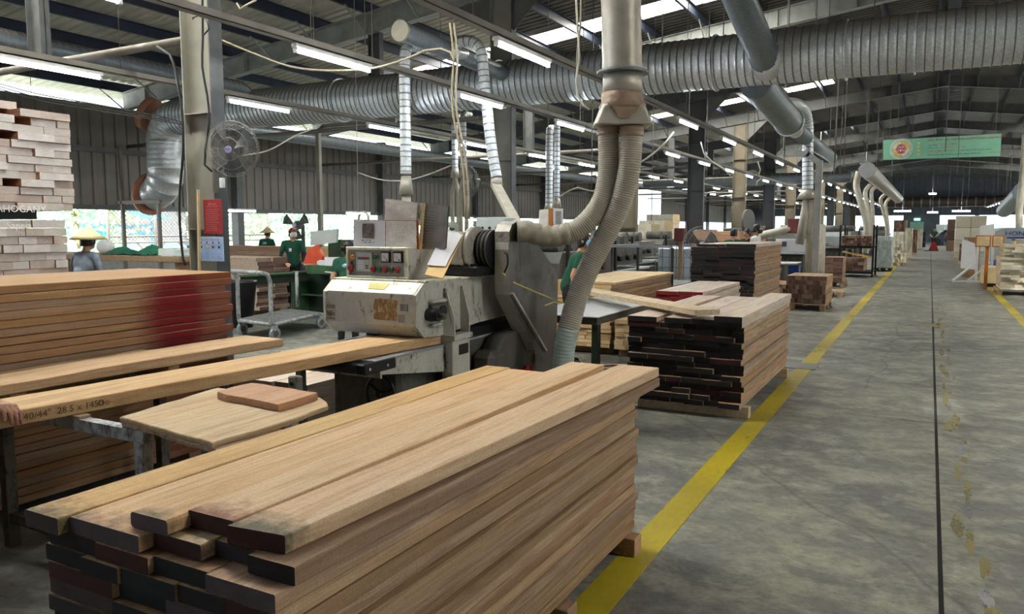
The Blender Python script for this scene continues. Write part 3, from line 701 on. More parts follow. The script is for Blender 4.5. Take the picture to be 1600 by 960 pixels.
# duct K along the machines, closed at the near end, with two pipes down
kx, kz = -6.75, 4.42
t = duct('branch_duct', [(kx, 9.25, kz), (kx, 12.3, kz - .08), (kx - .02, 12.75, kz - .3)], .135, 'dull grey branch duct with a pale capped end above the planer', M['galv_dark'], .12, .004, 24)
MB().cyl((kx, 9.21, kz), (kx, 9.25, kz), .15, 24).build('end_cap', M['galv_dusty'], t)
def drop(path, r, label, base=None, m=None):
    t = thing('extraction_pipe', label, 'pipe', path[0])
    rr_ = ribbed(path, r, .10, .003, 18, curve=True, sub=5)
    MB().rings(rr_, ms=[1 if j % 5 == 0 and m is None else 0 for j in range(len(rr_))]).build('pipe', [m or M['galv'], M['seam']], t, fix=False)
    return t
n1 = at(633, 180, Y=9.7)
t = drop([(kx - .05, 10.3, kz - .05), (kx - .28, 10.05, kz - .03), (n1.x, 9.8, kz - .08), (n1.x, 9.7, kz - .32), (n1.x, 9.7, 3.6), (n1.x, 9.7, 2.7), (n1.x, 9.7, 2.45)], .083, 'silver pipe with an elbow dropping behind the planer notices')
MB().cyl((n1.x, 9.7, 2.42), (n1.x, 9.7, 2.14), .075, 18, r2=.115).build('cone', M['galv_dusty'], t); MB().cyl((n1.x, 9.7, 2.14), (n1.x, 9.7, 1.2), .07, 16).build('lower_pipe', M['galv_dusty'], t)
n2 = [at(x, y, Y=10.45) for x, y in ((712, 82), (716, 68), (735, 64), (751, 78), (755, 110), (760, 160), (768, 230), (776, 278))]
t = drop([(kx + .02, 11.0, kz)] + n2, .083, 'silver pipe arching over and dropping to the planer belt guard')
e0 = n2[-1]; MB().cyl(e0, e0 - Vector((0, 0, .12)), .08, 16, r2=.1).build('cone', M['galv_dusty'], t)
e1 = at(808, 352, Y=9.2); MB().bar(e0 - Vector((.02, 0, .1)), e1, .14, .07).build('flat_hose', M['hose'], t)
# pipes of the second machine row, further back
for (a, b, yy, rr, lab) in ((711, 262, 14.8, .07, 'twin silver pipe behind the second column'), (724, 262, 14.5, .07, 'slim silver pipe beside the twin pipe at the second column'),
                          (858, 318, 17.5, .09, 'silver pipe dropping behind the notice pair'), (870, 310, 16.6, .07, 'slim silver pipe beside the notice pair')):
    p = at(a, b, Y=yy)
    t = drop([(p.x, yy + .3, 4.08), (p.x, yy + .05, 4.05), (p.x, yy, 3.85), (p.x, yy, 3.2), (p.x, yy, p.z)], rr, lab)
    MB().cyl((p.x, yy, p.z), (p.x, yy, p.z - .22), rr, 16, r2=rr * 1.6).build('cone', M['galv_dusty'], t)
    MB().rings(ribbed([(p.x, yy, p.z - .2), (p.x - .08, yy, p.z - .7), (p.x - .05, yy, 1.0)], .045, .03, .004, 10, curve=True)).build('hose', M['hose'], t, fix=False)
    MB().rings(ribbed([(p.x, yy, p.z - .2), (p.x + .08, yy, p.z - .7), (p.x + .05, yy, 1.0)], .045, .03, .004, 10, curve=True)).build('hose', M['hose'], t, fix=False)
# long duct L running along the wall to the main duct and a lower one beside it
duct('side_duct', [(-13.2, -3, 4.72), (-13.2, 12.2, 4.6), (-13.2, 12.75, 4.35)], .17, 'bluish ribbed duct running high along the side wall', M['galv_dark'], .14, .005, 20)
duct('wall_duct', [(-15.4, 14.2, 4.1), (-15.4, 60, 4.1)], .17, 'long dull duct under the eaves beyond the big duct', M['galv_dark'], .3, .004, 14)
duct('cross_duct', [(-14, 41.5, 4.1), (-3.5, 41.5, 4.1)], .28, 'grey cross duct over the far machines', M['galv_dark'], .4, .005, 14)
duct('far_duct', [(-17, 91, 4.2), (10, 91, 4.2)], .5, 'dark brown duct crossing in front of the end wall', plain('rust_brown_duct', (70, 58, 50), .6), .8, .01, 16)
# near vertical duct with flange, tape, box and two ribbed hoses
vx, vy = -2.17, 5.86
vd = thing('suction_duct', 'dusty vertical duct in front of the big duct, ending in a taped box', 'duct', (vx, vy, 3.0))
zf = at(966, 115, Y=vy).z
MB().rings(ribbed([(vx - .07, vy - 2.4, 4.75), (vx - .07, vy - .6, 4.75), (vx - .06, vy - .15, 4.6), (vx - .05, vy, 4.2), (vx - .03, vy, 3.7), (vx, vy, zf)], .153, .17, .004, 32, curve=True, sub=5)).build('pipe', M['galv_dusty'], vd, fix=False)
MB().cyl((vx, vy, zf - .01), (vx, vy, zf + .012), .20, 36).build('flange', M['galv_dark'], vd)
z1 = at(966, 150, Y=vy).z
MB().cyl((vx, vy, z1), (vx + .005, vy, zf), .155, 32, r2=.152).build('sleeve', M['galv_dusty'], vd)
# tape wrap: crumpled rings blending round to a rectangle
def sect(w, d, z, sq, n=36, jit=0, cx=0):
    out = []
    for i in range(n):
        a = 2 * math.pi * i / n; c, s_ = math.cos(a), math.sin(a)
        e = 2 / (2 + 6 * sq); x = math.copysign(abs(c) ** e, c) * w; y = math.copysign(abs(s_) ** e, s_) * d
        j = 1 + random.uniform(-jit, jit)
        out.append(R_ * (x * j) + F0 * (y * j) + Vector((vx + cx, vy, z + random.uniform(-jit, jit) * .1)))
    return out
z2, z3, z4 = at(966, 166, Y=vy).z, at(966, 172, Y=vy).z, at(966, 196, Y=vy).z
MB().rings([sect(.157, .157, z1 + .02, 0, jit=.01), sect(.165, .162, z1 - .02, 0, jit=.03), sect(.16, .16, z1 - .05, .1, jit=.03), sect(.175, .16, z2, .3, jit=.03), sect(.172, .155, z3 - .01, .4, jit=.02)]).build('tape_wrap', M['tape'], vd, fix=False)
MB().rings([sect(.165, .15, z3 + .03, .6), sect(.172, .15, z3, 1.5), sect(.218, .15, z4, 3), sect(.226, .155, z4 - .006, 3), sect(.20, .12, z4 - .010, 3)]).build('splitter_box', M['galv_dusty'], vd, fix=False)
tb = MB(); q = Vector((vx, vy, 0)) - F0 * .162
tb.add([q + R_ * a + Z_ * b for a, b in ((-.1, z3 + .005), (.11, z3), (.08, z3 - .05), (.05, z3 - .06), (.045, z3 - .085), (-.04, z3 - .085), (-.055, z3 - .06))], [tuple(range(7))]); 
tb.build('tape_patch', M['tape'], vd, fix=False)
# two ribbed hoses from the box
def pxpath(lst): return [at(x, y, Y=Y) for x, y, Y in lst]
h1 = pxpath([(951, 198, 5.86), (951, 225, 5.86), (951, 265, 5.86), (944, 305, 5.84), (928, 335, 5.8), (905, 357, 5.74), (880, 368, 5.68)])
t = thing('ribbed_hose', 'ribbed grey hose curving to the top of the belt guard', 'hose', h1[0])
rr_ = ribbed(h1, .081, .017, .007, 22, curve=True, sub=3); MB().rings(rr_, ms=[1 if j % 3 == 1 else 0 for j in range(len(rr_))]).build('ribbed_tube', [M['hose'], M['hose_dk']], t, fix=False)
h1b = pxpath([(892, 363, 5.70), (870, 369, 5.66), (845, 368, 5.6), (826, 362, 5.55), (808, 362, 5.5)])
MB().rings(ribbed(h1b, .088, .075, -.010, 22, curve=True, sub=4)).build('wrapped_end', M['wrap'], t, fix=False)
MB().rings(ribbed(pxpath([(951, 198, 5.86), (951, 212, 5.86)]), .090, .03, .005, 22)).build('tape_band', M['tape'], t, fix=False)
h2 = pxpath([(987, 198, 5.86), (986, 225, 5.86), (982, 270, 5.86), (968, 320, 5.86), (945, 370, 5.84), (922, 415, 5.8), (902, 465, 5.76), (888, 515, 5.7)])
t = thing('suction_hose', 'long ribbed grey hose hanging down to the front of the black stack', 'hose', h2[0])
t['label'] = 'longest ribbed grey hose sweeping down past the belt guard to the floor'
rr_ = ribbed(h2, .085, .018, .007, 24, curve=True, sub=3); MB().rings(rr_, ms=[1 if j % 3 == 1 else 0 for j in range(len(rr_))]).build('ribbed_tube', [M['hose'], M['hose_dk']], t, fix=False)
MB().rings(ribbed(pxpath([(987, 198, 5.86), (987, 214, 5.86)]), .092, .03, .005, 22)).build('tape_band', M['tape'], t, fix=False)
h2b = pxpath([(889, 512, 5.7), (882, 545, 5.7), (880, 580, 5.7)]); h2b.append(h2b[-1] + Vector((0, .02, -.25))); h2b.append(Vector((h2b[-1].x, h2b[-1].y, .12)))
MB().rings(ribbed(h2b, .088, .03, -.005, 22, curve=True)).build('wrapped_end', M['foil'], t, fix=False)
# top right flexible duct joining the big duct, and what leaves below it
a = [at(1150, -14, Y=10.6), at(1166, 24, Y=11.0), at(1184, 66, Y=11.6), at(1194, 92, Y=12.2)]
p0 = a[0] + (a[0] - a[1]) * 1.4; 
t = thing('flexible_duct', 'ribbed flexible branch coming down onto the big duct', 'duct', a[0])
MB().rings(ribbed([p0] + a, .20, .05, .008, 26, curve=True, sub=2)).build('ribbed_tube', M['galv_dark'], t, fix=False)
MB().cyl(a[-1] - Vector((-.0, .1, -.08)), a[-1] + Vector((.02, .25, -.1)), .225, 26).build('collar', M['galv'], t)
b0 = at(1180, 128, Y=12.9); b1 = at(1232, 190, Y=15.2); b2 = at(1243, 204, Y=16.4); b3 = at(1300, 246, Y=26)
t = duct('trunk_duct', [b0, b1], .25, 'plain grey trunk duct leaving under the big duct along the aisle', M['galv_dark'], .8, .006, 30)
MB().cyl(b1 - Vector((0, .03, 0)), b1 + Vector((0, .03, 0)), .27, 30).build('collar', M['galv'], t)
MB().cyl(b1, b2, .24, 26, r2=.15).build('reducer', M['galv_dusty'], t); MB().cyl(b2, b3, .16, 20).build('thin_pipe', M['galv_dark'], t)
# pipe W with its cone
wy = 18.3; w0 = at(1220, 164, Y=15.4); w1 = at(1262, 195, Y=wy); w2 = at(1262, 296, Y=wy); w3 = at(1262, 311, Y=wy)
t = drop([w0, at(1240, 162, Y=17.2), at(1255, 170, Y=17.9), w1, w1.lerp(w2, .5), w2], .115, 'bright ribbed pipe with elbow dropping beside the white gantry')
MB().cyl(w2, w3, .115, 20, r2=.24).build('cone', M['galv_dusty'], t)
MB().cyl(w3, w3 + Vector((-.14, 0, -1.0)), .1, 16, r2=.09).build('lower_pipe', M['hose'], t)
MB().cyl(w3 + Vector((.08, 0, 0)), w3 + Vector((.10, .3, -1.62)), .11, 16, r2=.14).build('lower_pipe', M['hose'], t)
# white gantry post
g0 = at(1281, 240, Y=17.9); 
MB().bar((g0.x, 17.9, 0), (g0.x, 17.9, g0.z - .15), .13, .13).bar((g0.x, 17.9, g0.z - .2), (g0.x - .25, 17.9, g0.z), .12, .12).bar((g0.x - .2, 17.9, g0.z), (-2.9, 17.9, g0.z + .03), .12, .12).cyl((-2.9, 17.9, g0.z), (-2.9, 17.9, rz(-2.9) + .69), .012, 6).build('gantry_frame', plain('pale_gantry_paint', (170, 170, 166), .5), label='pale square gantry frame beside the bright ribbed pipe', cat='frame')
g1 = at(497, 198, Y=15)
MB().bar((g1.x, 15, 0), (g1.x, 15, g1.z - .1), .1, .1).bar((g1.x, 15, g1.z - .12), (g1.x + .2, 15, g1.z), .09, .09).bar((g1.x + .15, 15, g1.z), (g1.x + 2.4, 15, g1.z), .09, .09).build('gantry_frame', M['web'], label='slim pale post with an arm, near the orange capped worker', cat='frame')
# far closed duct with arms
c0 = at(1355, 266, Y=33); c1 = at(1404, 311, Y=62)
t = duct('far_branch_duct', [c0, c1], .28, 'far branch duct with a round white end cap', M['galv_dusty'], 1.6, .03, 24)
MB().cyl(c0 - Vector((0, .06, 0)), c0, .295, 24).build('end_cap', M['white'], t)
for i, (px0, py0, px1, py1, px2, py2, Y_) in enumerate(((1342, 268, 1338, 290, 1354, 352, 34), (1360, 288, 1352, 300, 1358, 350, 38), (1368, 292, 1362, 300, 1364, 352, 41), (1384, 303, 1376, 312, 1386, 356, 48), (1392, 308, 1384, 318, 1388, 362, 52))):
    q0 = at(px0, py0, Y=Y_); q1 = at(px1, py1, Y=Y_); q2 = at(px2, py2, Y=Y_)
    drop([q0, q1, q1.lerp(q2, .4), q2, Vector((q2.x, q2.y, .6))], .12 if i == 0 else .09, 'dusty hose arm under the capped far duct, ' + ORD[i + 1] + ' from its capped end', m=M['hose'])
# duct at the right edge beyond the aisle
duct('right_duct', [at(1600, 300, Y=40), at(1568, 330, Y=60)], .4, 'dark ribbed duct descending beyond the aisle', M['galv_dark'], 1.2, .03, 18)
p = at(1597, 300, Y=36); drop([Vector((p.x, 36, 5.2)), Vector((p.x, 36, 3.6)), Vector((p.x - .05, 36, 2.4)), Vector((p.x, 36, 1.4))], .13, 'dusty upright hose beyond the grey machine', m=M['hose'])

# ================================================================== hanging cables and wires
def wpx(lst, Y): return [at(x, y, Y=Y) for x, y in lst]
wire('black_cable', wpx([(316, -20), (317, 60), (316, 105), (324, 150), (327, 190), (321, 235), (320, 258), (331, 268)], 6.1), .013, M['black'], 'thick black cable hanging down the near column', 'cable')
wire('black_cable', wpx([(245, 72), (265, 85), (276, 120), (285, 180), (286, 240), (281, 300), (281, 350), (286, 405), (290, 415)], 6.0), .014, M['black'], 'black cable looping off the pipe tie to the floor beside the near column', 'cable')
wire('cable_loop', wpx([(302, 30), (301, 28), (310, 24), (322, 30), (327, 45), (318, 55)], 6.05), .009, M['black'], 'small black cable loop high on the near column', 'cable')
wire('white_cable', wpx([(300, 35), (312, 50), (340, 60), (400, 85), (450, 103), (500, 110), (560, 109), (600, 103), (640, 90), (665, 79), (690, 76), (704, 82), (708, 95)], 7.2), .013, M['cream_cable'], 'pale cable swooping from the near column under the light rail', 'cable')
for i, dx in enumerate((0, 6)):
    wire('hanging_cable', wpx([(703 + dx, 36), (706 + dx, 60), (709 + dx, 90), (706 + dx, 140), (708 + dx, 180), (714 + dx, 210), (722 + dx, 250), (726 + dx, 300), (727 + dx, 342)], 7.4), .012, M['cream_cable' if i else 'tan_cable'], ['tan cable of the pair hanging between the pipes down to the planer', 'cream cable of the pair hanging between the pipes down to the planer'][i], 'cable')
wire('white_cable', wpx([(380, 243), (420, 235), (460, 213), (485, 203)], 10), .012, M['white_cable'], 'white cable rising from the wall fan to the slim pale post', 'cable')
wire('white_cable', wpx([(560, 270), (590, 280), (620, 283), (650, 279), (680, 269), (706, 258)], 12), .012, M['white_cable'], 'white cable sagging behind the silver pipes', 'cable')
wire('white_cable', wpx([(900, -10), (902, 40), (905, 90), (900, 125), (903, 150), (912, 165), (920, 171)], 6.5), .010, M['white_cable'], 'white cable hanging beside the vertical dusty duct', 'cable')
wire('white_cable', wpx([(908, -10), (907, 40), (902, 80), (901, 120)], 6.6), .009, M['cream_cable'], 'thin cream cable hanging beside the vertical dusty duct', 'cable')
wire('white_cable', wpx([(1095, 222), (1100, 240), (1112, 252), (1128, 262), (1142, 275)], 14), .014, M['white_cable'], 'white cable crossing in front of the tan column', 'cable')
wire('white_cable', wpx([(1053, 206), (1035, 228), (1010, 248), (1000, 254)], 13.5), .018, M['white_cable'], 'pale cable slanting down from the aisle lamp', 'cable')
wire('white_cable', wpx([(1184, 252), (1188, 265), (1185, 277), (1190, 278), (1183, 284), (1182, 290)], 19), .015, M['white_cable'], 'short white cable hanging under a lamp near the columns', 'cable')
wire('white_cable', wpx([(875, 307), (890, 298), (903, 293), (920, 298), (940, 300)], 12), .012, M['white_cable'], 'pale cable bent over beside the notice pair', 'cable')
wire('white_cable', wpx([(400, 0), (385, 8), (375, 14), (370, 5)], 6.5), .011, M['cream_cable'], 'cream cable loop at the roof beside the near column', 'cable')
for i, off in enumerate((0, 5, 9)):
    wire('power_wire', wpx([(0, 131 + off * .9), (60, 147 + off), (150, 163 + off), (230, 178 + off * .8), (285, 191 + off * .5)], 7.5), .008, M['black'], ['upper', 'middle', 'lower'][i] + ' of the three wires strung above the tall pale boards', 'wire')
# roof hanger rods, thin vertical lines
rnd = random.Random(5)
rods = [(487, -5, 92, 9), (571, -5, 92, 9.5), (582, 0, 95, 9.5), (1108, -5, 60, 11), (1035, 28, 70, 10), (993, 50, 88, 10), (1130, 0, 70, 12), (1365, -4, 42, 12.5), (1305, 150, 255, 22), (1318, 150, 260, 22), (1355, 130, 235, 26),
        (1402, 120, 215, 30), (1352, 150, 238, 25), (1225, 215, 262, 17), (1303, 215, 272, 24), (1312, 212, 275, 24), (1275, 20, 52, 12), (1295, 25, 50, 12.4), (1105, 145, 190, 14), (1018, 215, 345, 14), (856, 245, 310, 14), (924, 290, 335, 16)]
for i, (x, ya, yb_, Y_) in enumerate(rods):
    a = at(x, ya, Y=Y_); b = at(x, yb_, Y=Y_); a.x = b.x; a.z = rz(a.x) + .69
    tag(MB().cyl((b.x, Y_, b.z), (a.x, Y_, a.z), .008 if Y_ < 15 else .012, 5).build('hanger_rod', M['rail']), 'thin steel hanger rod dropped from the roof purlins', 'rod', 'roof hanger rods')
for i in range(26):
    x = rnd.uniform(-6, 5); y = rnd.uniform(28, 70)
    tag(MB().cyl((x, y, rnd.uniform(3.6, 5.6)), (x, y, rz(x) + .69), .012, 5).build('hanger_rod', M['rail']), 'thin steel hanger rod dropped from the roof purlins', 'rod', 'roof hanger rods')
# ================================================================== boards and stacks
class Noise1:
    def __init__(s, seed): s.r = random.Random(seed); s.p = [s.r.uniform(0, 6.28) for _ in range(6)]
    def __call__(s, t): return (math.sin(t * 2.1 + s.p[0]) + .6 * math.sin(t * 4.7 + s.p[1]) + .3 * math.sin(t * 9.3 + s.p[2])) / 1.9
_seed = [0]
def board(name, x0, x1, y0, y1, z0, z1, mats, label, group=None, cat='plank', axis='Y', segs=1, warp=0, ch=0.0, rot=0, parent=None, skew=(0, 0), ends=None):
    """one board; mats = (faces, near end, far end); skew shifts the far end sideways"""
    _seed[0] += 1; nz = Noise1(_seed[0]); nw = Noise1(_seed[0] + 999); rr = random.Random(_seed[0])
    L0, L1 = (y0, y1) if axis == 'Y' else (x0, x1); A0, A1 = (x0, x1) if axis == 'Y' else (y0, y1)
    w, h, L = A1 - A0, z1 - z0, L1 - L0
    rs = []
    for k in range(segs + 1):
        t = k / segs; dz = warp * nz(t * 3) * .5; dw = warp * nw(t * 3)
        a0 = A0 + skew[0] * t; a1 = A1 + skew[1] * t - dw * .8
        lo, hi = z0, z1 + (dz if segs > 1 else 0)
        if ch: pr = [(a0 + ch, lo), (a1 - ch, lo), (a1, lo + ch), (a1, hi - ch), (a1 - ch, hi), (a0 + ch, hi), (a0, hi - ch), (a0, lo + ch)]
        else: pr = [(a0, lo), (a1, lo), (a1, hi), (a0, hi)]
        u = L0 + L * t
        rs.append([(a, u, z) if axis == 'Y' else (u, a, z) for a, z in pr])
    if ends:    # slanting near end
        rs[0] = [(p[0], p[1] + ends * (p[0] - x0) / w, p[2]) for p in rs[0]]
    mb = MB().rings(rs, 0, caps=True, smooth=False)
    mb.m[-2] = 1; mb.m[-1] = 2
    c = ((x0 + x1) / 2, (y0 + y1) / 2, z0)
    o = mb.build(name, list(mats), parent, label, cat, group, org=None if parent else c)
    return o
def stack(name, base, group, x0, x1, y0, y1, z0, n, h, widths, mats, seed=0, axis='Y', jend=.03, jfar=.03, segs=1, warp=0, ch=0, miss=0, gap=.003, skipfn=None, cat='plank', lean=0, from_='left'):
    rnd = random.Random(seed); out = []
    for L in range(n):
        z = z0 + L * h; top = n - L
        A0, A1 = (x0, x1) if axis == 'Y' else (y0, y1)
        e0 = rnd.uniform(-.012, .012); e1 = rnd.uniform(-.012, .012)
        a = A0 + e0; cuts = []
        while a < A1 + e1 - .03:
            w = rnd.choice(widths) * rnd.uniform(.92, 1.08)
            if A1 + e1 - (a + w) < min(widths) * .55: w = A1 + e1 - a
            cuts.append((a, min(a + w, A1 + e1))); a += w
        for j, (a, b) in enumerate(cuts):
            if miss and 0 < j < len(cuts) - 1 and rnd.random() < miss: continue
            if skipfn and skipfn(L, j, (a + b) / 2, z): continue
            d0 = rnd.uniform(-jend, jend); d1 = rnd.uniform(-jfar, jfar); hh = h - rnd.uniform(.0015, .005)
            side = j + 1 if from_ == 'left' else len(cuts) - j
            lab = f'{base}, {ORD[top]} layer down, {ORD[side]} from {from_}'
            if top == 1: lab = f'{base}, topmost layer, {ORD[side]} from {from_}'
            ma = mats
            if axis == 'Y': o = board(name, a + gap / 2, b - gap / 2, y0 + d0, y1 + d1, z, z + hh, ma, lab, group, cat, 'Y', segs, warp, ch)
            else: o = board(name, x0 + d0, x1 + d1, a + gap / 2, b - gap / 2, z, z + hh, ma, lab, group, cat, 'X', segs, warp, ch)
            out.append(o)
    return out
def bearers(x0, x1, ys, h, m, lab, axis='X'):
    for i, y in enumerate(ys):
        if axis == 'X': mb = MB().bev(x0, x1, y - .045, y + .045, 0, h, .004)
        else: mb = MB().bev(y - .045, y + .045, x0, x1, 0, h, .004)
        mb.build('bearer', m, label=f'{lab}, {ORD[i + 1]} from its near end', cat='timber block')
# ---- A: the front stack
WA, WD = M['wood_mid'], M['end_dark']
stack('rough_plank', 'dark-ended plank in the front stack', 'planks in the front stack', -2.12, -1.27, 1.22, 3.72, .10, 15, .0483, (.16, .2, .24, .28), (WA, WD, M['end_tan']), 3, jend=.013, jfar=.02, segs=10, warp=.004, ch=.0025, miss=.04)
A0 = .10 + 15 * .0483
zt = A0 + .047
TM = (M['wood_top'], WD, M['end_tan'])
board('rough_plank', -2.17, -2.02, 1.19, 3.74, A0, zt, TM, 'narrow bright plank along the far long edge of the front stack top', 'planks in the front stack', segs=14, warp=.004, ch=.003)
board('rough_plank', -2.015, -1.73, 1.22, 3.72, A0, zt - .002, TM, 'wide yellowish plank with a red marked corner on top of the front stack', 'planks in the front stack', segs=14, warp=.002, ch=.003)
board('rough_plank', -1.725, -1.55, 1.26, 3.72, A0, zt - .004, TM, 'plank on top of the front stack under the uneven dark-ended plank', 'planks in the front stack', segs=14, warp=.003, ch=.003)
board('rough_plank', -1.80, -1.655, 1.25, 3.70, zt, zt + .04, (M['wood_top'], WD, M['end_tan']), 'uneven plank with a broken dark end, middle of the front stack top', 'planks in the front stack', segs=12, warp=.006, ch=.007, skew=(.1, .0))
board('rough_plank', -1.665, -1.50, 1.32, 3.84, zt, zt + .046, TM, 'raised plank with a squared black end, second from the aisle', 'planks in the front stack', segs=14, warp=.004, ch=.003, skew=(-.03, 0))
board('rough_plank', -1.49, -1.315, 1.29, 3.88, zt, zt + .047, TM, 'bright raised plank nearest the aisle, overhanging the front stack', 'planks in the front stack', segs=14, warp=.003, ch=.003, skew=(.06, .105), ends=.02)
board('rough_plank', -1.40, -1.25, 1.27, 3.86, A0 + .0, zt - .002, (M['wood_mid'], WD, M['end_tan']), 'plank right under the bright overhanging plank by the aisle', 'planks in the front stack', segs=14, warp=.004, ch=.003, skew=(.05, .05))
board('rough_plank', -1.545, -1.405, 1.30, 3.72, A0, zt - .004, TM, 'plank lying under the two raised planks of the front stack', 'planks in the front stack', segs=14, warp=.003, ch=.003)
for i, y in enumerate((1.7, 2.8, 3.62)): MB().bev(-2.1, -1.22, y - .05, y + .05, 0, .096, .004).build('bearer', M['wood_mid'], label=f'reddish timber bearer under the front stack, {ORD[i + 1]} from its near end', cat='timber block')
# ---- R: tall stack with red sprayed end, and what lies on it
stack('red_sprayed_plank', 'wide plank in the red-sprayed stack', 'planks in the red sprayed stack', -5.42, -4.42, .2, 3.93, .10, 26, .0475, (.25, .34, .5), (M['wood_red'], M['end_tan'], M['end_red']), 11, jfar=.045, segs=8, warp=.003, ch=.003)
for i, y in enumerate((.9, 2.2, 3.6)): MB().bev(-5.4, -4.44, y - .05, y + .05, 0, .096, .004).build('bearer', M['wood_mid'], label=f'timber bearer under the red-sprayed stack, {ORD[i + 1]} from its hidden end', cat='timber block')
# ---- S: tall pale stack behind, ends towards the aisle
def sskip(L, j, c, z): return False
stack('pale_board', 'pale board end in the lower tall bundle', 'boards in the lower pale bundle', -9.3, -7.02, 3.35, 4.38, .12, 22, .0725, (.16, .22, .3), (M['wood_x'], M['wood_x'], M['end_pale']), 21, axis='X', jfar=.02, miss=.09, from_='left')
MB().bev(-9.2, -7.15, 3.4, 4.2, 1.72, 1.80, .004).build('spacer_board', M['black_metal'], label='dark spacer between the two tall pale bundles', cat='spacer')  # its black carries the shade of the gap between bundles
stack('pale_board', 'pale board end in the upper tall bundle', 'boards in the upper pale bundle', -9.3, -7.0, 3.35, 4.46, 1.80, 13, .0675, (.17, .24, .3), (M['wood_x'], M['wood_x'], M['end_pale']), 22, axis='X', jfar=.03, miss=.12, from_='left')
c = at(20, 180, X=-7)
board('pale_board', -9.3, -7.0, 3.35, 3.72, 1.80 + 13 * .0675, 1.80 + 14 * .0675, (M['wood_x'], M['wood_x'], M['end_pale']), 'pale board on the very top of the tall stack, further from the column', 'boards in the upper pale bundle', axis='X')
board('pale_board', -9.3, -7.15, 3.8, 4.08, 1.80 + 13 * .0675, 1.80 + 14 * .0675, (M['wood_x'], M['wood_x'], M['end_pale']), 'orange-sided board on the very top of the tall stack, nearer the column', 'boards in the upper pale bundle', axis='X')
for i, x in enumerate((-9, -7.4)): MB().bev(x - .05, x + .05, 3.36, 4.36, 0, .116, .004).build('bearer', M['wood_mid'], label=['far', 'near'][i] + ' timber bearer under the tall pale stack', cat='timber block')
tp = thing('chalk_marks', 'white chalk word Sapela on a board end of the tall stack', 'writing', (-6.97, 3.9, 1.6))
p = at(28, 353, X=-6.985); text('Sapela', (-6.985 + .02, p.y, p.z), .085, M['chalk'], tp, rz=90)
tp = thing('chalk_marks', 'white chalk word above the dark spacer of the tall stack', 'writing', (-6.95, 3.8, 1.85))
p = at(27, 327, X=-6.96); text('MAHOGANY', (-6.955, p.y, p.z), .085, M['chalk'], tp, rz=90)
# ---- boards feeding the planer, on stands
board('feed_board', -3.85, -3.532, 1.83, 4.95, .772, .842, (M['wood_warm'], M['end_tan'], M['end_tan']), 'thick pale board held by the hand and fed into the planer', cat='board', segs=16, warp=.003, ch=.004, skew=(.27, .332))
bp = bpy.data.objects['feed_board']
wt = thing('pencil_writing', 'brown pencil size notes on the side of the fed board', 'writing', (-3.48, 2.3, .80))
def fxr(y): return -3.532 + .332 * (y - 1.83) / 3.12 + .0075
for px_, py_, tx_ in ((102, 646, '40/44"  28.5 x 1450'), (162, 629, 'Oo')):
    yy = 2.3
    for _ in range(6): yy = at(px_, py_, X=fxr(yy)).y
    text(tx_, (fxr(yy), yy, .806), .045, M['pencil'], wt, rz=90 - math.degrees(math.atan(.32 / 3)))
board('feed_board', -4.27, -3.98, 1.9, 3.93, .825, .882, (M['wood_warm'], M['end_brown'], M['end_brown']), 'rough-edged board lying parallel behind the fed board', cat='board', segs=18, warp=.010, ch=.004, skew=(0, .06))
board('feed_board', -4.41, -4.29, 1.9, 3.2, .825, .87, (M['wood_mid'], M['end_brown'], M['end_brown']), 'greyish board edge between the fed boards and the red-sprayed stack', cat='board', segs=12, warp=.01, ch=.004)
st = thing('infeed_stand', 'chipped black and white angle-iron stand under the fed boards and slabs', 'stand', (-3.6, 2.19, 0))
for x, y, m_ in ((-4.12, 2.19, 'grey_leg'), (-3.04, 2.19, 'chipped'), (-4.12, 3.1, 'grey_leg'), (-3.04, 3.1, 'chipped')): MB().bev(x - .028, x + .028, y - .028, y + .028, 0, .70, .003).build('leg', M[m_], st)
for y in (2.19, 3.1): MB().bar((-4.40, y, .728), (-3.0, y, .728), .055, .055).build('top_bar', M['chipped'], st)
MB().bar((-4.12, 2.22, .728), (-4.12, 3.08, .728), .05, .05).build('side_bar', M['grey_leg'], st); MB().bar((-3.04, 2.22, .728), (-3.04, 3.08, .728), .05, .05).build('side_bar', M['grey_leg'], st)
MB().bar((-4.10, 2.19, .16), (-3.06, 2.19, .16), .04, .05).build('lower_bar', M['grey_leg'], st)
for y in (2.19, 3.1): MB().bev(-4.4, -3.98, y - .04, y + .04, .757, .823, .004).build('shim_block', M['wood_mid'], label=f'wooden shim under the rough-edged board, {"nearer" if y < 3 else "further"} of two', cat='timber block')
for y in (2.19, 3.1): MB().bev(-3.80, -3.45, y - .03, y + .03, .757, .771, .002).build('shim_strip', M['wood_mid'], label=f'thin strip under the fed board, {"nearer" if y < 3 else "further"} of two', cat='timber strip')
def slab(pts, z, h, m, lab, edge=.008, seed=1):
    rnd = random.Random(seed); P = []
    for i in range(len(pts)):
        a = Vector(pts[i]); b = Vector(pts[(i + 1) % len(pts)]); k = max(2, int((b - a).length / .09))
        for j in range(k):
            q = a.lerp(b, j / k); P.append((q.x + rnd.uniform(-edge, edge), q.y + rnd.uniform(-edge, edge)))
    mb = MB(); n = len(P); c = (sum(p[0] for p in P) / n, sum(p[1] for p in P) / n)
    sh = lambda s, z: [(c[0] + (p[0] - c[0]) * s, c[1] + (p[1] - c[1]) * s, z) for p in P]
    mb.rings([sh(.995, z), sh(1.0, z + h * .3), sh(1.0, z + h * .8), sh(.99, z + h)], 0, smooth=False)
    return mb.build('slab_board', m, label=lab, cat='slab')
ZS = .80
def sp(*pp, z=ZS): return [(at(x, y, z=z).x, at(x, y, z=z).y) for x, y in pp]
slab(sp((192, 651), (335, 694), (440, 662), (345, 612)), .757, .020, M['wood_mid'], 'lower rough slab on the chipped stand', seed=4)
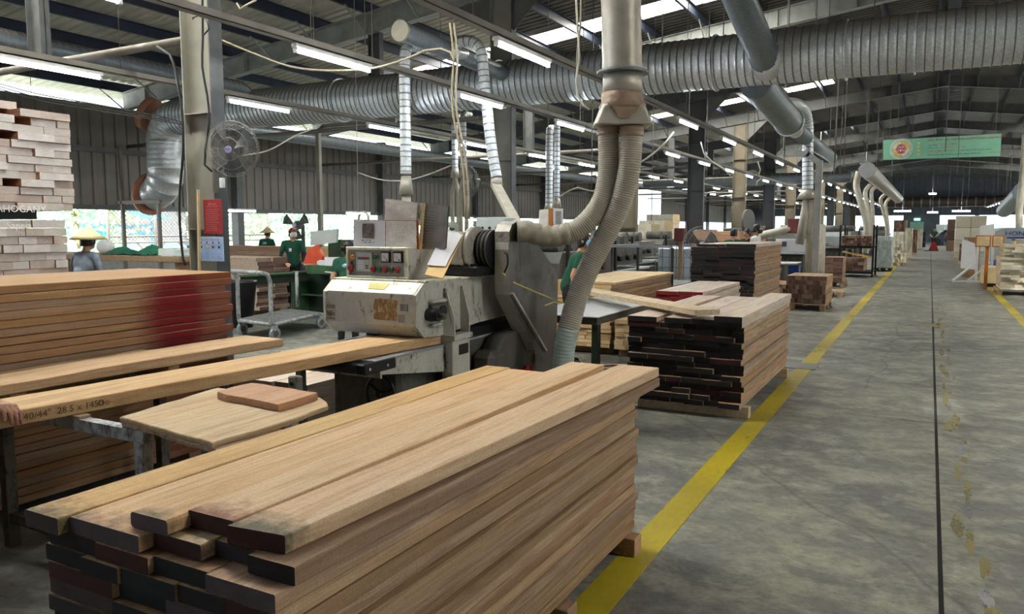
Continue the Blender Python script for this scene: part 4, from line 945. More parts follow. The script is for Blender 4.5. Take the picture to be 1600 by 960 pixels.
slab(sp((185, 652), (335, 692), (462, 654), (515, 634), (500, 622), (340, 606)), .778, .022, M['wood_pale'], 'upper pale slab with ragged edges on the chipped stand', seed=5)
slab(sp((336, 613), (434, 633), (498, 614), (391, 598), z=.835), .801, .034, M['wood_rose'], 'reddish rounded slab on the planer end of the pale slab', seed=6, edge=.012)
# ---- G: pale low stack left of the planer
g0, g1, g2 = at(405, 594, z=.42), at(548, 612, z=.42), at(480, 570, z=.42)
gx0, gx1, gy0 = -5.25, -4.22, g1.y - .05
for L in range(8):
    z = .08 + L * .043
    for j, (a, b) in enumerate(((gx0, gx0 + .33), (gx0 + .34, gx0 + .68), (gx0 + .69, gx1))):
        board('planed_board', a, b, gy0 + .03 * j, gy0 + 1.5, z, z + .04, (M['wood_grey'], M['end_brown'], M['end_brown']), f'pale planed board beside the planer foot, {ORD[8 - L]} layer down, {ORD[j + 1]} across'.replace('first layer down', 'topmost layer'), 'planed boards beside the planer foot')
bearers(gx0, gx1, (gy0 + .2, gy0 + 1.2), .078, M['wood_mid'], 'small bearer under the planed boards')
# ---- B: black-ended stack by the aisle
stack('black_ended_plank', 'black-ended plank in the aisle stack', 'planks in the black ended aisle stack', -2.36, -1.34, 6.62, 9.02, .10, 15, .0475, (.13, .18, .24, .3), (M['wood_mid'], M['end_black'], M['end_tan']), 31, jend=.035, segs=6, warp=.003, ch=.002)
zB = .10 + 15 * .0475; WB = (M['wood_grey'], M['end_black'], M['end_tan'])
for i, (a, b, n, la) in enumerate(((-2.36, -2.09, 1, 'pale streaked plank topping the aisle stack, furthest from the aisle'), (-2.02, -1.79, 0, 'pale plank topping the aisle stack, second from the hose'), (-1.78, -1.56, 0, 'knotty pale plank topping the aisle stack, beside the bright edge plank'))):
    board('black_ended_plank', a, b, 6.6, 9.0, zB, zB + .046, WB, la, 'planks in the black ended aisle stack', segs=6, ch=.002, warp=.003)
board('black_ended_plank', -1.54, -1.33, 6.5, 9.03, zB, zB + .047, WB, 'bluish white plank under the edge plank of the aisle stack', 'planks in the black ended aisle stack', segs=6, ch=.002)
board('black_ended_plank', -1.55, -1.32, 6.45, 9.03, zB + .048, zB + .10, WB, 'bright edge plank on top of the aisle stack by the yellow line', 'planks in the black ended aisle stack', segs=6, ch=.002)
bearers(-2.3, -1.3, (6.78, 8.85), .098, M['wood_pale'], 'pale timber bearer under the aisle stack')
# ---- loose board from steel table to stack B
pa, pb = at(917, 452, z=.90), at(1125, 492, z=.90)
d = (pb - pa).normalized(); pr = Vector((d.y, -d.x, 0)); 
MB().poly([pa + pr * 0 - Vector((0, 0, .02)), pb + pr * 0, pb + pr * .24 + d * -.02, pa + pr * .24 - Vector((0, 0, .02))], (0, 0, .045), 0).build('leaning_board', M['wood_pale'], label='orange-edged board bridging the steel table and the aisle stack', cat='board')
# ---- T: steel topped table
ty0, ty1 = 6.65, 8.6; tx0, tx1 = -3.48, -2.66
zt_ = .82
tt = thing('steel_table', 'steel-sheet topped table with green legs behind the ribbed hose', 'table', ((tx0 + tx1) / 2, (ty0 + ty1) / 2, 0))
MB().bev(tx0, tx1, ty0, ty1, zt_ - .012, zt_, .003).build('tabletop', M['sheet'], tt)
MB().box(tx0 + .03, tx1 - .03, ty0 + .03, ty1 - .03, zt_ - .08, zt_ - .013).build('apron', M['grey_leg'], tt)
for x, y, m in ((tx1 - .06, ty0 + .08, 'green_dk'), (tx1 - .06, ty1 - .08, 'black_metal'), (tx0 + .06, ty0 + .08, 'green_dk'), (tx0 + .06, ty1 - .08, 'black_metal')): MB().bev(x - .03, x + .03, y - .03, y + .03, 0, zt_ - .08, .003).build('leg', M[m], tt)
MB().bar((tx1 - .06, ty0 + .1, .14), (tx1 - .06, ty1 - .1, .14), .04, .04).build('stretcher', M['black_metal'], tt)
# scrap strips lying on the floor under the table
for i in range(7):
    y = ty0 + .3 + i * .2; MB().bar((tx0 + .1, y, .03 + .006 * i), (tx1 + .25 - .06 * i, y + .35, .035 + .006 * i), .06, .02).build('offcut_strip', M['wood_grey'], label=f'pale offcut strip on the floor under the steel table, {ORD[i + 1]} from the hose', cat='offcut', group='offcut strips under the steel table')
# ---- F: tan stacks behind the table
stack('tan_board', 'tan board in the stack behind the steel table', 'tan boards behind the steel table', -4.35, -3.55, 9.3, 11.9, .10, 17, .048, (.2, .26, .4), (M['wood_mid'], M['end_tan'], M['end_tan']), 41, jend=.02, ch=0)
board('tan_board', -4.38, -3.5, 9.3, 11.9, .10 + 17 * .048, .10 + 17 * .048 + .03, (M['wood_pale'], M['end_tan'], M['end_tan']), 'bright wide board on top of the stack behind the steel table', 'tan boards behind the steel table')
bearers(-4.3, -3.6, (9.5, 11.5), .098, M['wood_mid'], 'bearer under the stack behind the steel table')
p = at(965, 500, Y=9.5)
stack('tan_board', 'short tan board low beside the steel table', 'short tan boards beside the steel table', -3.48, -3.08, 9.25, 10.9, .1, 7, .055, (.12, .16), (M['wood_pale'], M['end_tan'], M['end_tan']), 42, jend=.02)
bearers(-3.46, -3.1, (9.4, 10.6), .098, M['wood_mid'], 'bearer under the short tan boards')
# ---- D: red-ended low stack and small loose boards beyond B
stack('red_ended_board', 'red-ended white-topped board behind the aisle stack', 'red ended boards behind the aisle stack', -3.02, -2.42, 9.5, 11.6, .1, 15, .05, (.2, .3), (M['wood_grey'], M['end_red'], M['end_tan']), 51, jend=.02)
bearers(-3.0, -2.45, (9.7, 11.3), .098, M['wood_mid'], 'bearer under the red-ended boards')
p0 = at(1072, 452, z=.70)
for i, (dx, dz) in enumerate(((0, 0), (.2, 0), (.02, .055), (.06, .11))): board('short_board', -4.75 + dx, -4.57 + dx, 13.6, 14.8, .62 + dz, .67 + dz, (M['wood_pale'], M['end_tan'], M['end_tan']), 'short pale board on the dark trolley by the tank, ' + ['bottom beside the cage', 'bottom beside the stack', 'middle', 'topmost'][i], cat='board')
tr = thing('stake_trolley', 'dark trolley with upright stakes in front of the white tank', 'trolley', (-4.6, 14.2, 0))
MB().bev(-5.2, -3.95, 13.4, 15.0, .54, .61, .005).build('deck', M['deck_wood'], tr)
for x in (-5.15, -4.0):
    for y in (13.45, 14.95): MB().cyl((x, y, .15), (x, y, 1.28), .03, 8).build('stake', M['black_metal'], tr)
MB().bar((-5.15, 13.45, 1.3), (-5.15, 14.95, 1.3), .05, .05).build('push_bar', M['cage'], tr); MB().bar((-5.15, 13.45, 1.3), (-4.0, 13.45, 1.3), .04, .04).build('push_bar', M['cage'], tr)
for x in (-5.1, -4.05):
    for y in (13.55, 14.85): MB().cyl((x - .02, y, .1), (x + .02, y, .1), .1, 14).build('wheel', M['black'], tr)
# ---- C: tall black-ended stack
stack('black_ended_board', 'black-ended board in the tall stack', 'boards in the tall black ended stack', -3.36, -2.36, 12.35, 14.75, .10, 24, .0515, (.16, .22, .28), (M['wood_mid'], M['end_black'], M['end_tan']), 61, jend=.03, ch=0)
board('black_ended_board', -3.3, -2.85, 12.5, 14.7, .1 + 24 * .0515, .1 + 24 * .0515 + .04, (M['wood_grey'], M['end_black'], M['end_tan']), 'pale-topped board covering one side of the tall black-ended stack', 'boards in the tall black ended stack')
board('black_ended_board', -2.82, -2.36, 12.4, 14.8, .1 + 24 * .0515, .1 + 24 * .0515 + .05, (M['wood_grey'], M['end_black'], M['end_tan']), 'pale-topped board covering the aisle side of the tall black-ended stack', 'boards in the tall black ended stack')
bearers(-3.3, -2.4, (12.6, 14.5), .098, M['wood_mid'], 'bearer under the tall black-ended stack')
# ---- E: brown end-grain bundles on a pallet
def pallet(x0, x1, y0, y1, lab, m=None, z=0):
    m = m or M['wood_pale']; t = thing('pallet', lab, 'pallet', ((x0 + x1) / 2, (y0 + y1) / 2, z))
    n = 6
    for k in range(n):
        a = y0 + (y1 - y0 - .1) * k / (n - 1); MB().box(x0, x1, a, a + .1, z + .115, z + .135).build('slat', m, t)
    for i in range(3):
        x = x0 + (x1 - x0 - .1) * i / 2
        MB().box(x, x + .1, y0, y1, z + .095, z + .115).build('stringer', m, t)
        for j in range(3):
            a = y0 + (y1 - y0 - .12) * j / 2; MB().box(x, x + .1, a, a + .12, z, z + .095).build('block', m, t)
    return t
def bundle(x0, x1, y0, y1, z0, z1, nx, nz, mats, label, name='lumber_bundle', jit=.03, group=None, seed=0):
    """a strapped bundle of short sticks: end faces uneven"""
    rnd = random.Random(seed); t = thing(name, label, 'bundle', ((x0 + x1) / 2, (y0 + y1) / 2, z0), group)
    for k in range(nz):
        xs_ = [x0]
        while len(xs_) < nx: xs_.append(xs_[-1] + (x1 - x0) / nx * rnd.uniform(.7, 1.3))
        sc = (x1 - x0) / (xs_[-1] + (x1 - x0) / nx - x0); xs_ = [x0 + (v - x0) * sc for v in xs_] + [x1]
        for j in range(nx):
            board('stick', xs_[j] + .001, xs_[j + 1] - .002, y0 + rnd.uniform(-jit, jit), y1 + rnd.uniform(-jit, jit), z0 + (z1 - z0) * k / nz, z0 + (z1 - z0) * (k + 1) / nz - .002, mats, None, None, None, parent=t)
    return t
WBr = (M['wood_mid'], M['end_brown'], M['end_brown']); WCr = (M['wood_pale'], M['end_cream'], M['end_cream'])
pallet(-3.0, -1.75, 16.3, 17.5, 'pallet under the brown bundles beside the aisle', M['wood_mid'])
bundle(-3.0, -1.74, 16.3, 17.5, .14, .32, 20, 2, WBr, 'lowest brown bundle on the pallet beside the aisle', seed=1)
bundle(-3.0, -1.75, 16.3, 17.5, .325, .50, 20, 2, WBr, 'middle brown bundle on the pallet beside the aisle', seed=2)
bundle(-2.50, -1.74, 16.35, 17.5, .505, .68, 13, 2, WBr, 'topmost brown bundle on the pallet beside the aisle', seed=3)
pallet(-2.35, -1.75, 19.6, 20.6, 'empty pale pallet beyond the brown bundles', M['wood_pale'])
bundle(-2.55, -2.05, 23.0, 23.9, .13, .82, 2, 5, WBr, 'upright brown block bundle beside the rack', seed=4, jit=.05)
pallet(-2.65, -2.0, 23.0, 23.9, 'pallet under the upright brown bundle', M['wood_mid'])
# dark rack with brown blocks
rk = thing('steel_rack', 'black steel rack loaded with brown blocks beside the aisle', 'rack', (-4.1, 28.5, 0))
rx0, rx1, ry0, ry1 = at(1311, 420, Y=28).x, at(1363, 420, Y=28).x, 28.0, 29.6
for x in (rx0, rx1):
    for y in (ry0, ry1): MB().bar((x, y, 0), (x, y, 1.72), .06, .06).build('post', M['black_metal'], rk)
for z in (.14, .98):
    for y in (ry0, ry1): MB().bar((rx0, y, z), (rx1, y, z), .05, .06).build('beam', M['black_metal'], rk)
    MB().box(rx0, rx1, ry0, ry1, z + .03, z + .05).build('shelf_deck', M['black_metal'], rk)
bundle(rx0 + .05, rx1 - .05, ry0 - .04, ry1, 1.035, 1.36, 10, 4, WBr, 'brown block bundle on the upper level of the black rack', seed=5, jit=.06)
bundle(rx0 + .05, rx0 + .75, ry0 - .04, ry1, .195, .6, 4, 4, WBr, 'brown board bundle on the lower level of the black rack', seed=6, jit=.04)
MB().poly([(rx0 + .06, ry0 + .05, .84), (rx1 - .06, ry0 + .05, .66), (rx1 - .06, ry0 + .05, .63), (rx0 + .06, ry0 + .05, .81)], (0, .9, 0)).build('leaning_sheet', M['ply'], label='yellow sheet sloping inside the black rack', cat='sheet')
# wrapped bale and cream stacks along the left of the aisle
x0, x1 = at(1366, 400, Y=32).x, at(1393, 400, Y=32).x
pallet(x0, x1, 32, 33.4, 'dark pallet under the film-wrapped bale', M['black_metal'])
t = thing('wrapped_bale', 'pallet load wrapped in grey green plastic film', 'bale', ((x0 + x1) / 2, 32.7, .14))
rs = []
for z, s_ in ((.14, 1.0), (.4, 1.02), (.8, .99), (1.15, 1.0), (1.3, .93)):
    c = ((x0 + x1) / 2, 32.7); rs.append([(c[0] + s_ * (x1 - x0) / 2 * a + random.uniform(-.02, .02), c[1] + s_ * .7 * b + random.uniform(-.02, .02), z) for a, b in ((-1, -1), (-.5, -1.02), (0, -1), (.5, -1.02), (1, -1), (1.02, 0), (1, 1), (0, 1), (-1, 1), (-1.02, 0))])
MB().rings(rs, smooth=False).build('film', M['foil'], t)
for i, (pa_, pb_, Y_, h_, nz_, mm, lab) in enumerate(((1394, 1416, 37, 1.45, 10, WCr, 'cream board stack just beyond the film-wrapped bale'), (1412, 1424, 43, 1.6, 10, WCr, 'second cream board stack along the aisle'), (1394, 1414, 44, 2.0, 9, WBr, 'taller brown stack behind the cream boards'),
                                                      (1421, 1432, 52, 1.5, 7, WBr, 'dark stack far along the aisle machines'), (1428, 1440, 62, 1.5, 6, WCr, 'small pale stack near the far gateways'))):
    a = at(pa_, 400, Y=Y_).x; b = at(pb_, 400, Y=Y_).x
    pallet(a, b, Y_, Y_ + 1.3, 'pallet under the ' + lab); bundle(a, b, Y_, Y_ + 1.3, .14, h_, 5, nz_, mm, lab, seed=20 + i, jit=.07)
bundle(-3.9, -2.75, 30.6, 31.6, .02, .14, 5, 1, WBr, 'flat brown boards on the floor beyond the black rack', seed=30)
# right side of the aisle
x0 = at(1562, 430, Y=22.5).x; x1 = x0 + 1.5
pallet(x0 - .05, x1, 22.2, 23.6, 'pale pallet under the cream board stack across the aisle')
bundle(x0, x1, 22.2, 23.6, .14, .5, 7, 6, WCr, 'lowest cream bundle on the pallet across the aisle', seed=7, jit=.06)
bundle(x0 - .02, x1, 22.2, 23.6, .505, .92, 7, 7, WCr, 'middle cream bundle across the aisle', seed=8, jit=.06)
bundle(x0 + .03, x1, 22.2, 23.6, .925, 1.22, 7, 5, WCr, 'topmost ragged cream bundle across the aisle', seed=9, jit=.08)
a = at(1535, 420, Y=25).x
MB().bev(a, a + .45, 25.0, 25.8, .1, .56, .01).build('wooden_crate', M['plywood_pale'], label='pale wooden block standing beside the far yellow line', cat='crate')
MB().box(a + .05, a + .4, 25.05, 25.75, 0, .1).build('dark_runner', M['black'], label='dark runner under the pale wooden block', cat='runner')
bundle(a + .62, a + 1.2, 25.6, 26.8, .14, .72, 4, 5, WCr, 'small cream bundle behind the pale wooden block', seed=10); pallet(a + .6, a + 1.25, 25.6, 26.8, 'pallet under the small cream bundle')
bundle(at(1505, 400, Y=35).x, at(1511, 400, Y=35).x + .2, 35, 36, 0.02, 1.15, 2, 6, WBr, 'narrow dark brown bundle across the aisle', seed=11)
for i, (p_, w_) in enumerate(((1506, .12), (1512, .34))):
    x = at(p_, 400, Y=29.5).x - .02 * (1 - i); MB().bev(x, x + w_, 29.5, 29.75, .02, 1.32, .01).build('upright_board_pack', M['wood_mid'], label=['narrow', 'broad'][i] + ' upright brown board pack beside the white notice easel', cat='boards')
for i, (p_, Y_, w_, h_) in enumerate(((1491, 44, .7, .95), (1499, 40, .5, .9))):
    x = at(p_, 395, Y=Y_).x; bundle(x, x + w_ * 1.4, Y_, Y_ + 1, .14, h_, 4, 5, (WCr, WBr)[i], ['pale', 'brown'][i] + ' block bundle far along the other side of the aisle', seed=40 + i); pallet(x, x + w_ * 1.4, Y_, Y_ + 1, 'pallet under the far ' + ['pale', 'brown'][i] + ' block bundle')
# ================================================================== planer (moulder)
XS, YF = -3.19, 4.50          # aisle side and infeed face of the head
pm = thing('planer', 'worn beige four-sided planer swallowing the fed board', 'machine', (-3.6, 5.2, 0))
XL = -4.06
prof = [(4.80, 1.245), (4.60, 1.245), (4.50, 1.165), (4.50, .94), (4.60, .852), (4.80, .84)]
def cap(i): return 0
hd = MB(); n = len(prof)
hd.rings([[(XL + .03, y + .02, z - .01) for y, z in prof], [(XL, y, z) for y, z in prof][:n] and [(XL + .0, y + .012, z) for y, z in prof], [(XL + .03, y, z) for y, z in prof], [(XS, y, z) for y, z in prof]], smooth=False)
head = hd.build('head_cover', M['mach'], pm)
MB().poly([(XL + .05, 4.605, 1.2475), (XS - .02, 4.605, 1.2475), (XS - .02, 4.503, 1.170), (XL + .05, 4.503, 1.170)], (0, -.002, .002)).build('top_bevel', M['mach_top'], head)  # bright sheet on the bevel, its highlight painted in
a = at(583, 466, Y=4.498); b = at(622, 503, Y=4.498)
rp = MB(); pts = []
rnd = random.Random(4)
for i in range(24):
    t = 2 * math.pi * i / 24; rr = .5 * (1 + rnd.uniform(-.12, .1)); c, s_ = math.cos(t), math.sin(t)
    pts.append(((a.x + b.x) / 2 + (b.x - a.x) * max(-.5, min(.5, c * .68)) * (1 + rnd.uniform(-.1, .05)), 4.4975, (a.z + b.z) / 2 + (a.z - b.z) * max(-.5, min(.5, s_ * .68)) * (1 + rnd.uniform(-.1, .05))))
rp.add(pts, [tuple(range(24))]); rp.build('torn_sticker', M['rust_patch'], head, 'rusty torn sticker')
for i, (px0, py0, px1, py1) in enumerate(((510, 472, 524, 485), (510, 487, 524, 499), (625, 475, 637, 487), (622, 492, 632, 505))):
    a = at(px0, py0, Y=4.497); b = at(px1, py1, Y=4.497)
    mb = MB()
    if i < 2:
        for u in range(4):
            for v in range(4):
                if (u * 3 + v * 5 + i) % 3: mb.box(a.x + (b.x - a.x) * u / 4, a.x + (b.x - a.x) * (u + .8) / 4, 4.4965, 4.498, b.z + (a.z - b.z) * v / 4, b.z + (a.z - b.z) * (v + .7) / 4)
        mb.build('faded_label', plain('faded_brown_print', (120, 104, 72), .7), head)
    else: mb.box(a.x, b.x, 4.4965, 4.498, b.z, a.z).build('peeled_sticker', M['plastic_grey'], head)
MB().poly([(XL + .4, 4.585, 1.236), (XL + .58, 4.585, 1.236), (XL + .57, 4.53, 1.194), (XL + .42, 4.53, 1.194)], (0, -.002, .003)).build('yellow_sticker', plain('faded_yellow_paper', (206, 200, 130), .7), head)
# long body behind the head
bd = MB(); bd.poly([(XS, 4.80, 1.245), (XS, 6.45, 1.245), (XS, 6.45, .90), (XS, 5.35, .88), (XS, 4.80, .84)], (-.87, 0, 0)).build('body', M['mach'], pm)
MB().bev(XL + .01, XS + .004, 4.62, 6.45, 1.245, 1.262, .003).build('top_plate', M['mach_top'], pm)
MB().box(XL + .03, XS - .01, 4.98, 6.5, .77, .845).build('gap_shade', M['black'], pm)  # black block stands in for the shade under the head
# side adjuster
sa = MB(); c = Vector((XS, at(672, 490, X=XS).y, at(672, 490, X=XS).z))
sa.cyl(c + Vector((0, -.03, -.005)), c + Vector((.10, -.03, -.005)), .045, 18).build('adjuster_boss', M['black_metal'], pm)
MB().cyl(c + Vector((.10, -.03, -.005)), c + Vector((.15, -.03, -.005)), .016, 12).build('adjuster_spindle', M['mach_dk'], pm)
MB().cyl(c + Vector((0, .11, .01)), c + Vector((.05, .11, .01)), .043, 18).build('adjuster_boss', M['black_metal'], pm)
MB().bev(XS, XS + .035, c.y - .02, c.y + .17, c.z - .06, c.z + .065, .01).build('adjuster_plate', M['mach_dk'], pm)
MB().bev(XS, XS + .05, c.y - .03, c.y + .16, c.z + .075, c.z + .1, .008).bev(XS, XS + .04, c.y - .02, c.y + .13, c.z - .1, c.z - .075, .008).build('adjuster_bar', M['mach'], pm)
rg = []
p = at(690, 477, X=XS)
text('AG', (XS + .002, p.y + .02, p.z), .09, M['mach_dk'], pm, rz=90)
# vertical strut with gusset
s0, s1 = at(703, 500, X=XS + .06).y, at(731, 500, X=XS + .06).y
def zx(y): return y
MB().poly([(XS, s0, 1.19), (XS + .02, s0, 1.20), (XS + .08, s0 + .03, .97), (XS + .08, s0 + .03, .84), (XS, s0, .84)], (0, .015, 0)).build('strut_gusset', M['mach'], pm)
MB().poly([(XS, s1, 1.19), (XS + .02, s1, 1.20), (XS + .08, s1, .97), (XS + .08, s1, .84), (XS, s1, .84)], (0, -.015, 0)).build('strut_gusset', M['mach'], pm)
MB().bev(XS - .02, XS + .10, s0, s1 + .01, .80, .84, .004).build('strut_foot', M['mach'], pm)
MB().bev(XS - .02, XS + .08, s0 + .005, s1, .02, .80, .006).build('strut_column', M['mach'], pm)
MB().bev(XS + .078, XS + .083, s0 + .09, s1 - .03, .68, .76, .002).build('strut_slot', M['black'], pm)
# infeed table, roller and skirt
MB().poly([(XL + .02, 4.02, .768), (XS, 4.02, .768), (XS, 6.4, .768), (XL + .02, 6.4, .768)], (0, 0, -.018)).build('infeed_table', M['sheet'], pm)
sk = MB(); sk.poly([(XS, 4.10, .749), (XS, 5.15, .749), (XS, 5.02, .62), (XS, 4.86, .56), (XS, 4.10, .665)], (-.82, 0, 0)).build('skirt', M['mach'], pm)
MB().poly([(XL + .04, 4.10, .749), (XS, 4.10, .749), (XS, 4.10, .64), (XL + .04, 4.10, .64)], (0, -.02, 0)).build('skirt_front', M['mach'], pm)
rl = MB().cyl((XL + .15, 3.94, .725), (XS - .02, 3.94, .725), .038, 18); rl.build('roller', M['black_metal'], pm)
MB().bev(XS - .06, XS + .015, 3.9, 4.24, .69, .762, .008).build('roller_bracket', M['black_metal'], pm)
for dy in (3.95, 4.14): MB().cyl((XS + .015, dy, .725), (XS + .021, dy, .725), .010, 10).build('bolt', M['chrome'], pm)
# base: dark castings
MB().bev(XL + .12, XS - .12, 4.45, 6.4, .06, .62, .03).build('base_casting', M['mach_dk'], pm)
MB().bev(XL + .05, XS - .04, 4.35, 6.45, .0, .06, .01).build('base_plate', M['mach_dk'], pm)
MB().bev(XS - .12, XS - .02, 5.25, 6.4, .30, .79, .03).build('side_casting', M['mach_dk'], pm)
hh = at(602, 612, X=XS - .15)
hw = MB(); N = 24; hc = Vector((XS - .22, 4.36, .46))
hw.rings([[hc + Vector((math.cos(2 * math.pi * k / N) * (.125 + .013 * math.cos(t)), .013 * math.sin(t), math.sin(2 * math.pi * k / N) * (.125 + .013 * math.cos(t)))) for t in [2 * math.pi * j / 8 for j in range(8)]] for k in range(N + 1)], caps=False)
for k in range(3):
    a_ = 2 * math.pi * k / 3 + .4; hw.bar(hc, hc + Vector((math.cos(a_) * .12, 0, math.sin(a_) * .12)), .018, .014)
hw.cyl(hc - Vector((0, .03, 0)), hc + Vector((0, .1, 0)), .022, 12)
hw.build('handwheel', M['black_metal'], pm)
MB().bar((XL + .22, 4.02, .1), (XL + .22, 4.02, .66), .05, .05).build('button_post', M['mach_dk'], pm)
bb = at(553, 615, X=XL + .28); 
bx = MB().bev(XL + .18, XL + .27, 3.93, 3.99, .37, .62, .008).build('button_box', M['mach'], pm)
for z, m_ in ((.57, 'green_btn'), (.52, 'green_btn'), (.46, 'amber'), (.41, 'black')): MB().cyl((XL + .225, 3.93, z), (XL + .225, 3.915, z), .015, 12).build('button', M[m_], bx)
for y in (4.42, 6.3): MB().cyl((XS - .1, y, 0), (XS - .1, y, .08), .035, 10).build('levelling_foot', M['chrome'], pm)
# round belt housing under the guard
hz = MB(); cc = Vector((XS + .02, 5.62, .52))
hz.cyl(cc, cc + Vector((.16, 0, 0)), .27, 10).build('belt_housing', M['guard'], pm)
MB().bev(XS - .02, XS + .2, 5.25, 5.5, .3, .66, .05).build('motor_housing', M['guard'], pm)
MB().cyl((XS + .18, 5.85, .42), (XS + .2, 5.85, .42), .05, 12).build('housing_knob', M['red'], pm)
# belt guard: edge faces the infeed, broad dark face the aisle
gX0, gX1 = -3.065, -2.93
def gp(x, y): p = at(x, y, X=gX1); return (gX1, p.y, p.z)
G = [gp(796, 445), gp(796, 362), gp(800, 351), gp(808, 346), gp(816, 350), gp(828, 364), gp(869, 424), gp(872, 440), gp(868, 585), gp(838, 585), gp(836, 548), gp(797, 462)]
bgd = MB().poly(G, (gX0 - gX1, 0, 0), 0, 1).build('belt_guard', [M['guard'], M['guard_edge']], pm)
p = gp(812, 378); q = gp(826, 414)
MB().box(gX1, gX1 + .002, p[1], q[1] + .03, q[2], p[2]).build('data_plate', M['mach_dk'], bgd)
p = gp(825, 432); text('QT-RBK 10', (gX1 + .003, p[1] + .1, p[2]), .07, M['mach_dk'], bgd, rz=90)
y0g = G[0][1]
MB().box(gX0 + .01, gX1 - .01, y0g - .003, y0g, 1.47, 1.53).build('paper_label', M['paper_dirty'], bgd)
MB().bar(gp(797, 458), gp(850, 548), .06, .02).build('folded_flange', M['guard_edge'], bgd)
hl = MB().rings(tube_rings(spline([(gX1 - .03, y0g - .03, 1.45), (gX1 - .0, y0g - .04, 1.44), (gX1 + .01, y0g - .045, 1.36), (gX1 - .03, y0g - .03, 1.29)], .03), lambda i, s: .008, 8)); hl.build('handle', M['black_metal'], bgd)
wire('yellow_strap', [(gX1 - .05, y0g - .02, 1.285), gp(803, 442), at(840, 458, X=-2.78), at(880, 474, X=-2.66), at(905, 483, X=-2.62)], .006, M['yel_cloth'], 'pale yellow strap tied from the belt guard handle round the long hose', 'strap')
wire('yellow_strap_tail', [at(880, 474, X=-2.66), at(866, 472, X=-2.66), at(851, 478, X=-2.66)], .005, M['yel_cloth'], 'loose end of the pale yellow strap', 'strap')
# motor and cylindrical covers on the machine top
mo = thing('motor_cover', 'grey cylindrical cutter motor cover on top of the planer', 'motor', (-3.5, 5.5, 1.26))
mz = 1.47
MB().cyl((-3.62, 5.30, mz), (-3.24, 5.30, mz), .145, 28).build('front_drum', M['guard_edge'], mo)
MB().bev(-3.75, -3.45, 5.18, 5.5, 1.36, 1.6, .03).build('drum_body', M['guard'], mo)
MB().cyl((-3.25, 5.38, mz), (-3.20, 5.38, mz), .185, 28).build('flange', M['guard_edge'], mo)
MB().cyl((-3.20, 5.46, mz), (-3.08, 5.46, mz), .15, 24).build('pulley_drum', M['black_metal'], mo)
for k in range(3): MB().cyl((-3.17 + k * .035, 5.46, mz), (-3.158 + k * .035, 5.46, mz), .158, 24).build('cooling_fin', M['mach_dk'], mo)
MB().bev(-3.75, -3.1, 5.2, 5.6, 1.262, 1.34, .01).build('mount', M['black_metal'], mo)
MB().cyl((-3.7, 5.35, 1.60), (-3.4, 5.35, 1.625), .07, 16).build('top_lid', M['guard_edge'], mo)
for k in range(4): MB().bev(-3.36 + k * .06, -3.33 + k * .06, 5.22, 5.3, 1.27, 1.36, .004).build('terminal_block', M['black_metal'], mo)
# control box
cb = thing('control_box', 'beige control box with dials and coloured push buttons on the planer', 'control box', (-3.67, 4.78, 1.26))
cx0, cx1, cy0, cy1, cz0, cz1 = -3.955, -3.385, 4.66, 5.0, 1.26, 1.50
bxm = MB().bev(cx0, cx1, cy0 + .03, cy1, cz0, cz1, .006).build('case', M['mach'], cb)
for q in ((cx0, cx1, cz1 - .022, cz1), (cx0, cx1, cz0, cz0 + .022), (cx0, cx0 + .022, cz0 + .02, cz1 - .02), (cx1 - .022, cx1, cz0 + .02, cz1 - .02)):
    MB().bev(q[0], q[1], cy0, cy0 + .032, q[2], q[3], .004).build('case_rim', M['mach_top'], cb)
MB().box(cx0 + .02, cx1 - .02, cy0 + .025, cy0 + .032, cz0 + .02, cz1 - .02).build('face_plate', plain('control_face_metal', (160, 162, 156), .4, .2), cb)
fy = cy0 + .025
def fx(u): return cx0 + (cx1 - cx0) * u
def fz(v): return cz0 + (cz1 - cz0) * v
kp = MB().bev(fx(.16), fx(.43), fy - .018, fy, fz(.22), fz(.83), .004).build('keypad', plain('keypad_bezel', (176, 182, 182), .4), cb)
MB().box(fx(.19), fx(.40), fy - .0195, fy - .018, fz(.28), fz(.78)).build('keypad_face', M['screen'], kp)
MB().box(fx(.195), fx(.395), fy - .021, fy - .019, fz(.6), fz(.68)).build('display_strip', M['guard'], kp)
MB().box(fx(.25), fx(.36), fy - .022, fy - .0205, fz(.61), fz(.67)).build('red_digits', M['red'], kp)
for i in range(3):
    for j in range(4): MB().box(fx(.20 + .033 * i), fx(.223 + .033 * i), fy - .021, fy - .019, fz(.31 + .07 * j), fz(.355 + .07 * j)).build('key', M['paper'], kp)
for j, m_ in enumerate(('red_btn', 'green_btn', 'yel_cloth', 'yel_cloth')): MB().box(fx(.325), fx(.37), fy - .021, fy - .019, fz(.31 + .07 * j), fz(.355 + .07 * j)).build('key', M[m_], kp)
for u in (.57, .77):
    mt = MB().bev(fx(u), fx(u + .15), fy - .016, fy, fz(.52), fz(.86), .004).build('meter', M['black'], cb)
    MB().box(fx(u + .018), fx(u + .132), fy - .018, fy - .016, fz(.56), fz(.82)).build('dial', M['paper'], mt)
    MB().cyl((fx(u + .11), fy - .018, fz(.60)), (fx(u + .11), fy - .021, fz(.60)), .006, 8).build('dial_screw', M['black'], mt)
    MB().bar((fx(u + .11), fy - .019, fz(.60)), (fx(u + .05), fy - .019, fz(.74)), .002, .002).build('needle', M['ink'], mt)
